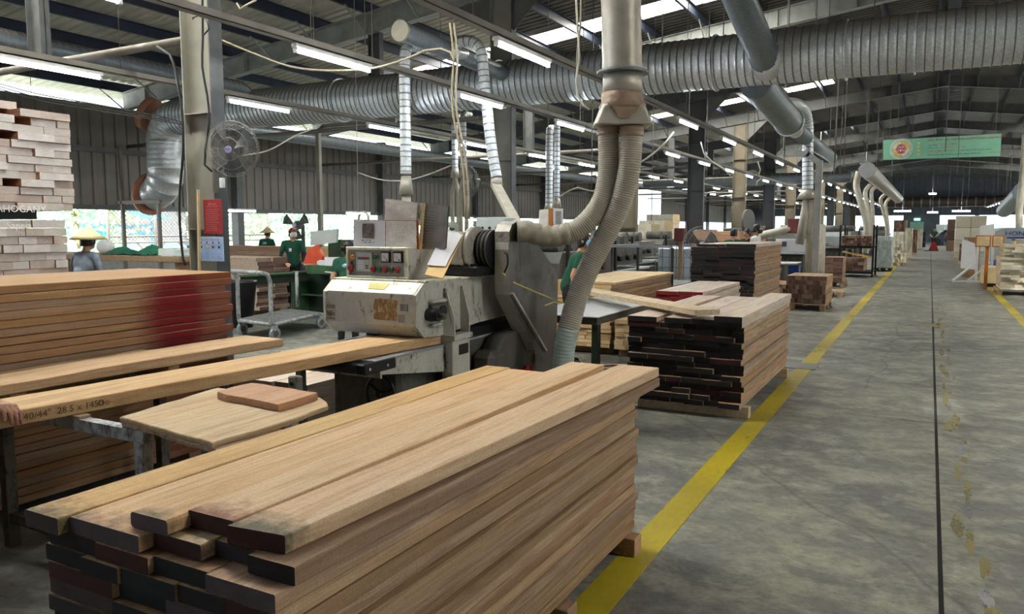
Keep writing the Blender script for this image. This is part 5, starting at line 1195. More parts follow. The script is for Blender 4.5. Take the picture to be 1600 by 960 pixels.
for u, v, r_, m_ in ((.10, .68, .017, 'amber'), (.07, .32, .026, 'red_btn'), (.49, .68, .022, 'green_btn'), (.45, .30, .021, 'red_btn'), (.55, .30, .021, 'green_btn'), (.645, .30, .021, 'red_btn'), (.745, .30, .021, 'green_btn'), (.84, .30, .021, 'red_btn')):
    bt = MB().cyl((fx(u), fy, fz(v)), (fx(u), fy - .014, fz(v)), r_ + .005, 16).build('button_collar', M['chrome'], cb)
    MB().cyl((fx(u), fy - .014, fz(v)), (fx(u), fy - .032, fz(v)), r_, 16, r2=r_ * .85).build('button', M[m_], bt)
MB().bar((fx(.09), fy - .01, fz(.45)), (fx(.10), fy - .02, fz(.52)), .012, .012).build('toggle', M['black'], cb)
# notices leaning on the machine
def sheet(name, pts, th, m, label, cat='notice', parent=None):
    pts = [Vector(p) for p in pts]; nrm = (pts[1] - pts[0]).cross(pts[2] - pts[0]).normalized()
    return MB().poly(pts, nrm * th, 0).build(name, m, parent, label, cat)
def quad(px4, Y): return [at(x, y, Y=Y) for x, y in px4]
nb = thing('notice_board', 'white notice in a plastic sleeve with a small photo, on the control box', 'notice', at(605, 388, Y=4.75))
Q = quad([(552, 388), (654, 390), (653, 345), (552, 343)], 4.75); sheet('backing', [p + Vector((0, .012, 0)) for p in Q], .006, M['orange_wood'], None, None, nb)
def sub(Q, u0, u1, v0, v1, off):
    f = lambda u, v: Q[0].lerp(Q[1], u).lerp(Q[3].lerp(Q[2], u), v) + Vector((0, off, 0))
    return [f(u0, v0), f(u1, v0), f(u1, v1), f(u0, v1)]
def wavy(Q, off, m, name, parent, amp=.004, seed=0, n=14):
    rnd = random.Random(seed); g = []
    for j in range(n + 1):
        for i in range(n + 1):
            p = Q[0].lerp(Q[1], i / n).lerp(Q[3].lerp(Q[2], i / n), j / n); g.append(p + Vector((0, off + amp * (math.sin(i * .9 + j * 1.7 + seed) * math.sin(j * 1.3 + i * .4) + rnd.uniform(-.5, .5)), 0)))
    return MB().add(g, [(j * (n + 1) + i, j * (n + 1) + i + 1, (j + 1) * (n + 1) + i + 1, (j + 1) * (n + 1) + i) for j in range(n) for i in range(n)], 0, True).build(name, m, parent, fix=False)
wavy(sub(Q, 0.01, .51, .02, .98, 0), -.004, M['paper'], 'paper', nb, .003, 1); wavy(sub(Q, .52, .98, .02, .98, 0), -.004, M['paper_dirty'], 'paper', nb, .004, 2)
ph = MB().add(sub(Q, .16, .34, .36, .86, -.012), [(0, 1, 2, 3)]).build('photo', plain('photo_print', (92, 84, 80), .5, 0, .6, 40), nb)
def lines(Q, rows, u0, u1, off, m, parent, seed, h=.012, name='print_lines', rag=.3):
    rnd = random.Random(seed); mb = MB()
    for v in rows:
        u = u0
        while u < u1 - rnd.uniform(0, rag) * (u1 - u0):
            w = rnd.uniform(.01, .06); p = sub(Q, u, min(u + w, u1), v, v + h, off); mb.add(p, [(0, 1, 2, 3)]); u += w + .02
    return mb.build(name, m, parent, fix=False)
lines(Q, (.27, .20), .15, .35, -.013, M['ink'], nb, 1, .025); lines(Q, [.12 + k * .065 for k in range(12)], .55, .95, -.013, M['guard_edge'], nb, 2, .010)
nb2 = thing('notice_board', 'crumpled dusty notice standing behind the photo notice', 'notice', at(630, 345, Y=4.86))
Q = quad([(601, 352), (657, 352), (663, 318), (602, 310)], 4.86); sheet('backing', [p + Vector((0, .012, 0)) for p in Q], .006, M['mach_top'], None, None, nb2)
wavy(sub(Q, .01, .86, .0, .96, 0), -.005, M['paper_dirty'], 'paper', nb2, .007, 3); lines(Q, [.1 + k * .07 for k in range(8)], .08, .75, -.018, M['guard_edge'], nb2, 3, .010)
Q = quad([(653, 389), (696, 391), (701, 322), (661, 316)], 4.84)
nb3 = thing('notice_board', 'grimy grey plastic sleeve beside the photo notice', 'notice', at(676, 389, Y=4.84))
wavy(Q, 0, M['plastic_grey'], 'sleeve', nb3, .006, 4); lines(Q, [.15 + k * .06 for k in range(12)], .08, .6, -.012, M['mach_dk'], nb3, 4, .012); sheet('backing', [p + Vector((0, .014, 0)) for p in Q], .004, M['guard'], None, None, nb3)
MB().bar(at(657, 390, Y=4.83), at(663, 318, Y=4.83), .03, .012).build('wooden_edge', M['plywood_pale'], nb3)
Q = [at(664, 430, Y=4.66), at(692, 436, Y=4.66), at(724, 368, Y=5.0), at(697, 358, Y=5.0)]
cl = thing('clip_folder', 'yellow board with white sheets leaning beside the control box', 'folder', Q[0])
sheet('board', Q, .006, M['ply'], None, None, cl)
off = (Q[1] - Q[0]).cross(Q[3] - Q[0]).normalized(); off = off if off.y < 0 else -off
P_ = [Q[0].lerp(Q[3], .18) + off * .014 - Vector((.01, 0, 0)), Q[1].lerp(Q[2], .24) + off * .014 - Vector((.02, 0, 0)), Q[1].lerp(Q[2], .97) + off * .014, Q[0].lerp(Q[3], 1.04) + off * .014]
MB().poly(P_, off * .002).build('paper', M['paper'], cl)
MB().bar(P_[3].lerp(P_[2], .3) + off * .006, P_[3].lerp(P_[2], .45) + off * .006, .03, .02).build('clip', M['green_btn'], cl)
cq = at(567, 342, Y=11); mbc = MB()
for k in range(3): mbc.rings(tube_rings([cq + Vector((.11 * math.cos(a), .02 * k, .11 * math.sin(a) * (1 + .1 * k))) for a in [2 * math.pi * i / 18 for i in range(19)]], lambda i, s: .008, 6), caps=False)
mbc.cyl(cq + Vector((-.1, 0, 0)), (cq.x - .1, cq.y, rz(cq.x) + .6), .006, 5); mbc.build('cable_coil', M['white_cable'], label='coiled pale cable hanging behind the photo notice', cat='cable')
# second control cabinet behind, grey with gauges, and other machines in the line
def cabinet(name, x0, x1, y0, y1, z0, z1, m, label, gauges=2):
    t = thing(name, label, 'cabinet', ((x0 + x1) / 2, (y0 + y1) / 2, z0)); MB().bev(x0, x1, y0, y1, z0, z1, .01).build('case', M[m], t)
    d = MB().bev(x0 + .02, x1 - .02, y0 - .012, y0, z0 + .03, z1 - .03, .004).build('door', M[m], t)
    w = x1 - x0; h = z1 - z0
    for i in range(gauges):
        g = MB().bev(x0 + w * (.2 + .35 * i), x0 + w * (.42 + .35 * i), y0 - .03, y0 - .012, z1 - h * .42, z1 - h * .25, .003).build('gauge', M['paper'], d)
    for i in range(3): MB().cyl((x0 + w * (.25 + .25 * i), y0 - .012, z1 - h * .12), (x0 + w * (.25 + .25 * i), y0 - .03, z1 - h * .12), .018, 10).build('knob', M['black'], d)
    return t
p = at(770, 360, Y=9.0); cabinet('control_cabinet', p.x - .26, p.x + .18, 9.0, 9.4, .6, 1.78, 'mach_grey', 'pale grey cabinet with two square gauges behind the planer')
MB().bev(p.x - .3, p.x + .3, 8.95, 9.5, 0, .6, .02).build('cabinet_base', M['mach_dk'], label='dark casting under the pale grey cabinet', cat='machine base')

def machine(x, y, w, l, h, label, col='mach', seed=0, dirx=1):
    """a moulder of the line behind: casting, table, head with covers, motors, levers"""
    rnd = random.Random(seed); t = thing('moulder', label, 'machine', (x, y, 0))
    MB().bev(x - w / 2, x + w / 2, y - l / 2, y + l / 2, 0, h * .5, .03).build('base_casting', M['mach_dk'], t)
    MB().bev(x - w / 2 - .05, x + w / 2 + .08, y - l / 2 - .3, y + l / 2 + .3, h * .5, h * .54, .01).build('work_table', M['sheet'], t)
    MB().poly([(x - w / 2, y - l / 2, h * .6), (x - w / 2, y + l / 2, h * .6), (x - w / 2, y + l / 2, h * .86), (x - w / 2, y - l / 2 + .12, h * .86), (x - w / 2, y - l / 2, h * .76)], (w, 0, 0)).build('head_cover', M[col], t)
    for k in range(3):
        yy = y - l / 2 + l * (.25 + .25 * k)
        MB().cyl((x - w * .2, yy, h * .93), (x + w * .28, yy, h * .93), .13, 14).build('motor', M['mach_dk'], t)
        MB().cyl((x + w / 2, yy, h * .7), (x + w / 2 + .09, yy, h * .7), .06, 12).build('adjuster', M['black_metal'], t)
    MB().bev(x + w / 2, x + w / 2 + .16, y + l * .1, y + l * .35, h * .12, h * .46, .02).build('motor_box', M['guard'], t)
    MB().bar((x + w / 2 + .05, y - l * .4, h * .5), (x + w / 2 + .05, y - l * .4, h * .95), .05, .05).build('lever_post', M['black_metal'], t)
    return t
for i, (px_, Y_, h_, lab) in enumerate(((838, 10.0, 1.5, 'grimy moulder right behind the belt guard'), (925, 14.6, 1.45, 'dark moulder behind the masked man in green'), (957, 17.6, 1.5, 'dark moulder behind the tan board stack'), (1015, 22.3, 1.5, 'dark moulder near the tank cage'),
                                        (1090, 23.4, 1.55, 'moulder by the standing fan'), (1135, 30, 1.6, 'moulder near the white shirted man'), (712, 11.6, 1.4, 'moulder behind the cutter motor'))):
    p = at(px_, 400, Y=Y_); machine(p.x, Y_ + .8, .9, 2.0, h_, lab, 'mach_dk' if i % 2 else 'guard', i)
for i, (px_, Y_) in enumerate(((1180, 38), (1235, 25.5), (1300, 33), (1322, 40), (1350, 47), (1372, 54))):
    p = at(px_, 400, Y=Y_); machine(p.x, Y_, 1.1, 2.4, 1.7, 'dusty machine along the far line, ' + ORD[i + 1] + ' beyond the brown bundles', 'mach_dk' if i % 2 else 'mach_grey', 20 + i)
# sander with screen by the aisle: hose arm, white panel, blue box
p = at(1240, 380, Y=19.8)
cs = thing('boring_machine', 'machine with a white notice panel and a blue box behind the brown bundles', 'machine', (p.x, 19.8, 0))
MB().bev(p.x - .42, p.x + .38, 19.8, 19.86, 1.05, 1.36, .01).build('notice_panel', M['paper'], cs); MB().box(p.x - .3, p.x - .16, 19.785, 19.8, 1.18, 1.3).build('photo', M['ink'], cs)
MB().bev(p.x - .5, p.x + .1, 19.7, 20.6, .74, .78, .01).build('table', M['sheet'], cs); MB().bev(p.x - .12, p.x + .14, 19.9, 20.4, .08, .7, .01).build('drawer_box', M['blue'], cs)
MB().bev(p.x - .5, p.x - .3, 19.9, 20.5, 0, .74, .01).build('leg_box', M['black_metal'], cs); MB().bar((p.x + .16, 19.8, 0), (p.x + .16, 19.8, .74), .04, .04).build('leg', M['cage'], cs)
MB().cyl((p.x + .45, 20.6, .1), (p.x + .4, 20.8, 1.7), .2, 18).build('column', M['hose'], cs)
MB().cyl((p.x + .25, 20.3, .42), (p.x + .45, 20.3, .42), .3, 18).build('flywheel', M['black_metal'], cs); MB().rings(ribbed([(p.x - 1.1, 20.4, 1.1), (p.x - .9, 20.2, 1.4), (p.x - .5, 20.1, 1.52), (p.x - .1, 20.2, 1.62)], .09, .05, .008, 14, curve=True, sub=2)).build('suction_hose', M['hose'], cs, fix=False)
MB().bev(p.x - .2, p.x + .12, 20.1, 20.4, 1.5, 1.86, .01).build('red_guard', plain('dull_maroon_guard', (112, 60, 60), .5), cs)
MB().poly([(p.x + .14, 20.0, 1.44), (p.x + .32, 20.0, 1.44), (p.x + .36, 20.0, 1.96), (p.x + .18, 20.0, 1.96)], (0, .01, 0)).build('hanging_paper', M['paper'], cs)

# ================================================================== green saw line, trolley, timber behind
gsx = at(470, 440, Y=10.2)
gm = thing('green_saw_table', 'dark green saw machine with a long feed rail and white trolley in front', 'machine', (-8.2, 10.4, 0))
r0 = at(372, 446, Y=9.6); r1 = at(556, 432, Y=10.5)
def rail_(a, b, w, h, m, nm): MB().bar(a, b, w, h).build(nm, M[m], gm)
a0_ = at(376, 432, Y=9.5); b0_ = at(482, 424, Y=10.5)
rail_(a0_, b0_, .34, .02, 'green_m', 'rail_top'); rail_(a0_ - Vector((0, 0, .09)), b0_ - Vector((0, 0, .09)), .05, .16, 'green_dk', 'rail_web')
b1_ = at(482, 431, Y=10.4); b2_ = at(560, 428, Y=10.4)
MB().bev(b1_.x, b2_.x + .5, 10.35, 11.2, .82, .98, .01).build('machine_bed', M['green_m'], gm)
for px_ in (464, 524): 
    q = at(px_, 460, Y=10.5); MB().bev(q.x - .1, q.x + .1, 10.45, 11., 0, .84, .01).build('pedestal', M['green_m'], gm)
MB().bev(at(470, 460, Y=10.7).x, at(545, 460, Y=10.7).x, 10.7, 11.1, .1, .8, .01).build('rear_panel', M['green_dk'], gm)
MB().bev(at(470, 460, Y=10.5).x, at(530, 460, Y=10.5).x, 10.5, 11., .42, .44, .004).build('lower_shelf', M['green_m'], gm)
q = at(500, 415, Y=10.6)
N = 20; disc = [(q.x - .24 + .30 * math.cos(math.pi * k / N), 10.6, q.z - .12 + .30 * math.sin(math.pi * k / N)) for k in range(N // 2, N + 1)]
MB().poly([(q.x + .02, 10.6, .99), (q.x + .05, 10.6, q.z + .16)] + [(q.x + .05 - .42 * math.sin(t), 10.6, .99 + .36 * math.cos(t)) for t in [k * math.pi / 2 / 10 for k in range(2, 11)]], (0, .08, 0)).build('blade_guard', M['orange_m'], gm, 'orange quarter-round blade guard')
MB().box(q.x - .06, q.x - .01, 10.59, 10.6, q.z - .02, q.z + .08).build('guard_sticker', M['paper'], gm)
q = at(520, 392, Y=11.); MB().bev(q.x - .12, q.x + .2, 11., 11.4, .98, 1.42, .01).build('gear_box', M['green_m'], gm)
pn = MB(); Q = [at(488, 384, Y=10.8), at(528, 379, Y=10.8), at(530, 358, Y=10.8), at(488, 362, Y=10.8)]
sheet('control_pendant', Q, .05, M['mach_grey'], 'pale grey control pendant over the green saw', 'control box')
sheet('white_paper_sheet', [at(508, 426, Y=10.35), at(530, 428, Y=10.35), at(530, 402, Y=10.4), at(507, 402, Y=10.4)], .004, M['paper'], 'white paper sheet hanging on the green saw bed', 'paper')
MB().bev(at(498, 420, Y=10.4).x, at(507, 420, Y=10.4).x, 10.4, 10.48, .98, 1.07, .005).build('small_carton', M['paper'], label='small white carton on the green saw bed beside the orange guard', cat='carton')
# trolley
tq = thing('platform_trolley', 'scuffed white tube platform trolley with a grey deck', 'trolley', (-8.0, 8.2, 0))
wa = at(427, 521, z=0); wb = at(378, 519, z=0)
ty = .26; d0 = at(424, 505, z=ty); d1 = at(373, 498, z=ty); d2 = at(500, 488, z=ty); d3 = d1 + (d2 - d0)
MB().poly([d0, d2, d3, d1], (0, 0, -.02)).build('deck', M['deck_wood'], tq)
for a_, b_ in ((d0, d2), (d2, d3), (d3, d1), (d1, d0)): MB().cyl(a_ - Vector((0, 0, .03)), b_ - Vector((0, 0, .03)), .028, 8).build('frame_tube', M['trolley'], tq)
ph_ = .74; inn = (d2 - d0).normalized() * -.1
for p_ in (d0, d1): MB().rings(tube_rings(spline([p_ + Vector((0, 0, -.02)), p_ + Vector((0, 0, ph_ * .55)), p_ + Vector((0, 0, ph_ * .82)) , p_ + inn * .6 + Vector((0, 0, ph_ * .95)), p_ + inn * 2 + Vector((0, 0, ph_))], .06), lambda i, s: .03, 10)).build('handle_post', M['trolley'], tq)
MB().cyl(d0 + inn * 2 + Vector((0, 0, ph_)), d1 + inn * 2 + Vector((0, 0, ph_)), .03, 10).build('handle_bar', M['trolley'], tq)
q = at(465, 480, z=ty); MB().cyl(q, q + Vector((0, 0, .62)), .03, 8).build('stake', M['trolley'], tq)
for p_ in (d0, d1, d0.lerp(d2, .95), d1.lerp(d3, .95)):
    w_ = MB().cyl(Vector((p_.x - .02, p_.y + .06, .095)), Vector((p_.x + .025, p_.y + .06, .095)), .095, 18).build('wheel', M['cage'], tq)
    MB().cyl(Vector((p_.x + .025, p_.y + .06, .095)), Vector((p_.x + .032, p_.y + .06, .095)), .05, 12).build('hub', M['guard'], w_)
    MB().bev(p_.x - .03, p_.x + .03, p_.y - .0, p_.y + .1, .11, ty - .04, .004).build('caster_fork', M['trolley'], tq)
# black bin behind the trolley
q = at(378, 480, Y=9.1); MB().rings([[(q.x + r * math.cos(a), 9.1 + r * math.sin(a), z) for a in [2 * math.pi * k / 16 for k in range(16)]] for z, r in ((0, .16), (.7, .24), (.74, .26), (.78, .25))]).build('waste_bin', M['black_metal'], label='black tapered bin beyond the trolley handle', cat='bin')
# long brown stack behind the green saw
q0 = at(352, 392, Y=12.2); q1 = at(500, 395, Y=13.4)
stack('long_board', 'long brown board in the stack behind the green saw', 'long boards behind the green saw', -15.9, -12.1, 12.9, 13.7, .12, 15, .07, (.4,), (wood('long_board_wood', (214, 180, 142), (138, 104, 80), axis='X', vary=.25), M['end_tan'], M['end_tan']), 71, axis='X', jend=.05, jfar=.08)
board('long_board', -15.9, -12.05, 12.9, 13.7, 1.17, 1.2, (M['wood_x'], M['end_tan'], M['end_tan']), 'pale sheet covering the long stack behind the green saw', 'long boards behind the green saw', axis='X')
for i, x in enumerate((-15.4, -13.9, -12.5)): MB().bev(x - .05, x + .05, 12.95, 13.65, 0, .118, .003).build('bearer', M['wood_pale'], label='bearer under the long stack behind the green saw, ' + ORD[i + 1] + ' from the wall side', cat='timber block')
stack('grey_board', 'grey board stacked beside the red poster', 'grey boards by the near column', -12.3, -10.95, 10.4, 11.2, .1, 14, .07, (.4,), (M['wood_grey'], M['end_brown'], M['end_brown']), 72, axis='X', jfar=.05)
for i, x in enumerate((-12.0, -11.2)): MB().bev(x - .05, x + .05, 10.45, 11.15, 0, .098, .003).build('bearer', M['wood_pale'], label=['hidden', 'visible'][i] + ' bearer under the grey weathered boards', cat='timber block')
# green tarpaulin heap and table by the gap
q = at(215, 400, Y=9.5)
tb_ = thing('sorting_bench', 'reddish wooden bench by the wall gap behind the red-sprayed stack', 'bench', (q.x, 9.5, 0))
MB().bev(q.x - 3.4, q.x + 1.4, 9.3, 10.3, 1.02, 1.12, .01).build('bench_top', M['wood_mid'], tb_)
for x in (q.x - 3.2, q.x + 1.2): MB().bev(x - .05, x + .05, 9.4, 10.2, 0, 1.02, .01).build('leg', M['wood_mid'], tb_)
rnd = random.Random(9); x0_, x1_ = at(176, 395, Y=9.7).x, at(246, 395, Y=9.7).x
g = []; n_ = 16
for j in range(n_ + 1):
    for i in range(n_ + 1):
        u, v = i / n_, j / n_; e = math.sin(math.pi * u) * math.sin(math.pi * v)
        g.append((x0_ + (x1_ - x0_) * u, 9.45 + .7 * v, 1.12 + .16 * e * (1 + .8 * math.sin(7 * u + 3 * v)) + rnd.uniform(0, .04)))
MB().add(g, [(j * (n_ + 1) + i, j * (n_ + 1) + i + 1, (j + 1) * (n_ + 1) + i + 1, (j + 1) * (n_ + 1) + i) for j in range(n_) for i in range(n_)], 0, True).build('tarpaulin', M['tarp'], label='crumpled green tarpaulin on the reddish bench', cat='tarpaulin', fix=False)
q = at(158, 403, Y=9.6); MB().ball((q.x, 9.7, 1.26), .16, 0, 12, 8, (1.4, .8, .9)).build('white_sack', M['white_cloth'], label='small white sack on the reddish bench beside the conical hat worker', cat='sack')
q0 = at(247, 413, Y=8.4); q1 = at(277, 389, Y=8.4)
bx_ = thing('plastic_box', 'pale see-through plastic crate on the reddish bench beside the column', 'crate', (q0.x, 9.4, 1.12))
q0 = at(247, 413, Y=9.35); q1 = at(277, 389, Y=9.35)
MB().bev(q0.x, q1.x, 9.35, 9.7, 1.12, q1.z, .02).build('shell', M['clear_film'], bx_); MB().bev(q0.x + .1, q1.x - .12, 9.345, 9.352, 1.2, q1.z - .14, .003).build('panel', M['paper'], bx_)

# ================================================================== fans, posters, small things on the columns
def fan(name, c, r, nrm, label, parent_bar=None):
    c = Vector(c); nrm = Vector(nrm).normalized(); a = nrm.cross(Vector((0, 0, 1))).normalized(); b = a.cross(nrm)
    t = thing(name, label, 'fan', c)
    cg = MB(); N = 28
    def P(rr, t_, d): return c + (a * math.cos(t_) + b * math.sin(t_)) * rr + nrm * d
    for rr, d in ((r, 0), (r * .99, .03), (r * .72, .085), (r * .4, .105), (r * .85, -.05)):
        pts = [P(rr, 2 * math.pi * k / N, d) for k in range(N + 1)]; cg.rings(tube_rings(pts, lambda i, s: .0035, 5), caps=False)
    for k in range(72):
        t_ = 2 * math.pi * k / 72
        cg.rings(tube_rings([P(.05, t_, .11), P(r * .5, t_ + .10, .10), P(r * .85, t_ + .2, .06), P(r, t_ + .22, 0), P(r * .8, t_ + .2, -.055), P(.06, t_, -.075)], lambda i, s: .0014 if k % 6 else .0026, 3), caps=False)
    cg.build('wire_cage', plain('fan_cage_wire', (136, 136, 134), .4, .5), t, kind='stuff')
    for k in range(3):
        bl = MB(); t_ = 2 * math.pi * k / 3 + .5; n_ = 7; g = []
        for i in range(n_):
            u = i / (n_ - 1); rr = r * (.12 + .76 * u)
            for s_ in (-1, 0, 1): g.append(P(rr, t_ + s_ * (.34 + .1 * u), .02 + s_ * .03))
        bl.add(g, [(i * 3 + j, i * 3 + j + 1, (i + 1) * 3 + j + 1, (i + 1) * 3 + j) for i in range(n_ - 1) for j in range(2)], 0, True).build('blade', plain('dark_fan_blade', (66, 70, 76), .4), t, fix=False)
    MB().cyl(P(0, 0, .105), P(0, 0, .122), r * .13, 20).build('hub_cap', plain('pale_violet_hub', (176, 170, 206), .4), t)
    MB().cyl(P(0, 0, -.2), P(0, 0, -.05), r * .26, 16).build('motor', M['guard'], t)
    return t, a, b
c = at(364, 233, Y=6.1)
f1, fa, fb = fan('wall_fan', c, .30, (.35, -.9, -.12), 'round wall fan with a violet hub on the near column')
MB().bar(c + Vector((-.04, .17, -.02)), (CX + .24, 6.32, c.z - .2), .04, .04).bar((CX + .24, 6.32, c.z - .45), (CX + .24, 6.32, c.z + .1), .06, .03).build('bracket', M['guard'], f1)
text('ASIA', c + Vector((.35, -.9, -.12)).normalized() * .124, .03, M['blue'], f1, rz=21)
c2 = at(735, 285, Y=13.1); f2, _, _ = fan('wall_fan', c2, .30, (-.5, -.85, 0), 'dark wall fan on the second column')
MB().bar(c2 + Vector((.05, .15, 0)), (CX - .24, 13.55, c2.z), .04, .04).build('bracket', M['guard'], f2)
c3 = at(1096, 382, Y=14.5); f3, _, _ = fan('standing_fan', (c3.x, 14.5, c3.z), .34, (.3, -.9, .1), 'dark standing fan in front of the tank')
MB().cyl((c3.x, 14.7, 0), (c3.x, 14.66, c3.z), .025, 10).build('pole', M['black_metal'], f3); MB().cyl((c3.x, 14.7, 0), (c3.x, 14.7, .04), .26, 20).build('base', M['black_metal'], f3)
c4 = at(463, 352, Y=12.6); f4, _, _ = fan('hanging_fan', (c4.x, 12.6, c4.z), .36, (.3, -.9, 0), 'big caged fan above the orange capped worker')
MB().cyl((c4.x, 12.8, 1.2), (c4.x, 12.8, c4.z), .04, 10).build('pole', M['black_metal'], f4); MB().cyl((c4.x, 12.8, 0), (c4.x, 12.8, 1.2), .05, 10).build('lower_pole', M['black_metal'], f4)
c5 = at(1167, 345, Y=21); MB().cyl((c5.x + .03, 21.05, 0), (c5.x + .03, 21.02, c5.z), .04, 8).build('guard_post', M['mach_dk'], label='dark post under the round grey guard', cat='post'); MB().cyl((c5.x, 21, c5.z), (c5.x + .06, 20.98, c5.z), .30, 24).build('round_guard', M['guard'], label='round grey machine guard seen edge-on near the tan column', cat='guard')
# posters on near column
fxp = CX + .245
def on_col(px0, py0, px1, py1, name, m, label, ys=-.15, dx=.0):
    # posters hang on the flange, turned to the aisle
    a_ = at(px0, py0, Y=6.3); b_ = at(px1, py1, Y=6.3)
    t = thing(name, label, 'poster', (a_.x, 6.30, b_.z)); 
    MB().bev(a_.x, b_.x, 6.30, 6.308, b_.z, a_.z, .002).build('sheet', M[m], t)
    return t, a_, b_
t, a_, b_ = on_col(317, 312, 348, 366, 'fire_rules_poster', 'red_paper', 'red fire rules poster with pale lettering on the near column')
w_ = b_.x - a_.x; h_ = a_.z - b_.z; mx = (a_.x + b_.x) / 2
text('NỘI QUY', (mx, 6.297, a_.z - h_ * .14), .034, M['pale_red'], t); text('PHÒNG CHÁY CHỮA CHÁY', (mx, 6.297, a_.z - h_ * .21), .016, M['pale_red'], t)
Qp = [Vector((a_.x, 6.297, b_.z)), Vector((b_.x, 6.297, b_.z)), Vector((b_.x, 6.297, a_.z)), Vector((a_.x, 6.297, a_.z))]
lines(Qp, [.10 + k * .055 for k in range(12)], .12, .92, 0, M['pale_red'], t, 5, .012)
t, a_, b_ = on_col(308, 370, 350, 409, 'fire_instruction_poster', 'sky_paper', 'light blue fire instruction poster with four pictures, lower on the near column')
w_ = b_.x - a_.x; h_ = a_.z - b_.z; mx = (a_.x + b_.x) / 2
text('TIÊU LỆNH CHỮA CHÁY', (mx, 6.297, a_.z - h_ * .13), .030, M['red'], t)
for k in range(4):
    u0 = a_.x + w_ * (.05 + .23 * k); MB().box(u0, u0 + w_ * .21, 6.297, 6.30, b_.z + h_ * .08, a_.z - h_ * .28).build('picture_field', plain('poster_field', (150, 176, 220), .5), t)
    MB().cyl((u0 + w_ * .105, 6.295, a_.z - h_ * .24), (u0 + w_ * .105, 6.297, a_.z - h_ * .24), .012, 12).build('number_disc', M['blue'], t)
    MB().ball((u0 + w_ * .105, 6.295, a_.z - h_ * .42), .022, 0, 8, 6, (1, .1, .8)).build('pictogram', M[('red', 'yel_cloth', 'red', 'ink')[k]], t)
    lines([Vector((u0, 6.295, b_.z)), Vector((u0 + w_ * .21, 6.295, b_.z)), Vector((u0 + w_ * .21, 6.295, a_.z)), Vector((u0, 6.295, a_.z))], [.14, .2, .26, .32], .1, .9, 0, M['ink'], t, 6 + k, .012)
q0 = at(303, 296, Y=6.2); q1 = at(301, 412, Y=6.2); MB().bar((q1.x, 6.26, 0), (q0.x, 6.26, q0.z), .032, .02).build('wooden_pole', M['plywood_pale'], label='pale wooden pole standing against the near column', cat='pole')
q = at(327, 284, Y=6.1); MB().bev(q.x - .03, q.x + .03, 6.26, 6.30, q.z - .06, q.z + .05, .006).build('socket_box', M['white'], label='white socket box under the wall fan', cat='socket')
# notice pair in the line
for i, (p4) in enumerate((((842, 354), (857, 352), (857, 327), (843, 328)), ((865, 353), (880, 353), (880, 326), (864, 326)))):
    sheet('machine_notice', [at(x, y, Y=12.0) for x, y in p4], .01, M['paper'] if i else M['paper_dirty'], ['scribbled white notice of the pair above the wrapped hose', 'notice with a dark picture, of the pair above the wrapped hose'][i], 'notice')
    if i:
        sheet('machine_notice_picture', [at(x, y, Y=11.985) for x, y in ((868, 350), (877, 350), (877, 330), (868, 330))], .004, M['plastic_grey'], 'dark picture print on the notice of the pair', 'picture')
sheet('wooden_notice_bar', [at(x, y, Y=11.99) for x, y in ((858, 560), (864, 560), (864, 326), (858, 326))], .02, M['orange_wood'], 'wooden post between the pair of notices', 'post')

# ================================================================== white tank in a cage
p = at(1062, 430, Y=18.9)
tk = thing('tank_container', 'white plastic tank in a metal cage behind the trolley stakes', 'tank', (p.x, 19.1, 0))
tx0_, tx1_ = p.x - .62, p.x + .62
MB().bev(tx0_ + .03, tx1_ - .03, 18.93, 19.9, .16, 1.16, .05).build('tank', M['tote'], tk)
cgm = MB()
for k in range(8):
    x = tx0_ + (tx1_ - tx0_) * k / 7; cgm.bar((x, 18.89, .14), (x, 18.89, 1.18), .02, .02)
    y = 18.9 + 1.0 * k / 7; cgm.bar((tx1_, y, .14), (tx1_, y, 1.18), .02, .02)
for z in (.16, .4, .65, .9, 1.17): cgm.bar((tx0_, 18.89, z), (tx1_, 18.89, z), .02, .02).bar((tx1_, 18.89, z), (tx1_, 19.9, z), .02, .02)
cgm.build('cage', M['cage'], tk, kind='stuff'); MB().bev(tx0_, tx1_, 18.9, 19.9, 0, .14, .01).build('pallet_base', M['black_metal'], tk)
MB().cyl(((tx0_ + tx1_) / 2, 19.4, 1.15), ((tx0_ + tx1_) / 2, 19.4, 1.2), .1, 14).build('lid', M['blue'], tk)
# red fire cabinet, wooden post
q = at(1062, 372, Y=15.5); MB().bev(q.x - .09, q.x + .10, 15.4, 15.6, q.z - .06, q.z + .2, .01).build('fire_cabinet', plain('dark_maroon_paint', (84, 30, 34), .5), label='dark red box on the post by the tank', cat='box')
MB().bar((q.x - .02, 15.64, 0), (q.x - .02, 15.64, q.z + .2), .07, .07).build('wooden_post', M['wood_mid'], label='brown wooden post in front of the tank', cat='post')
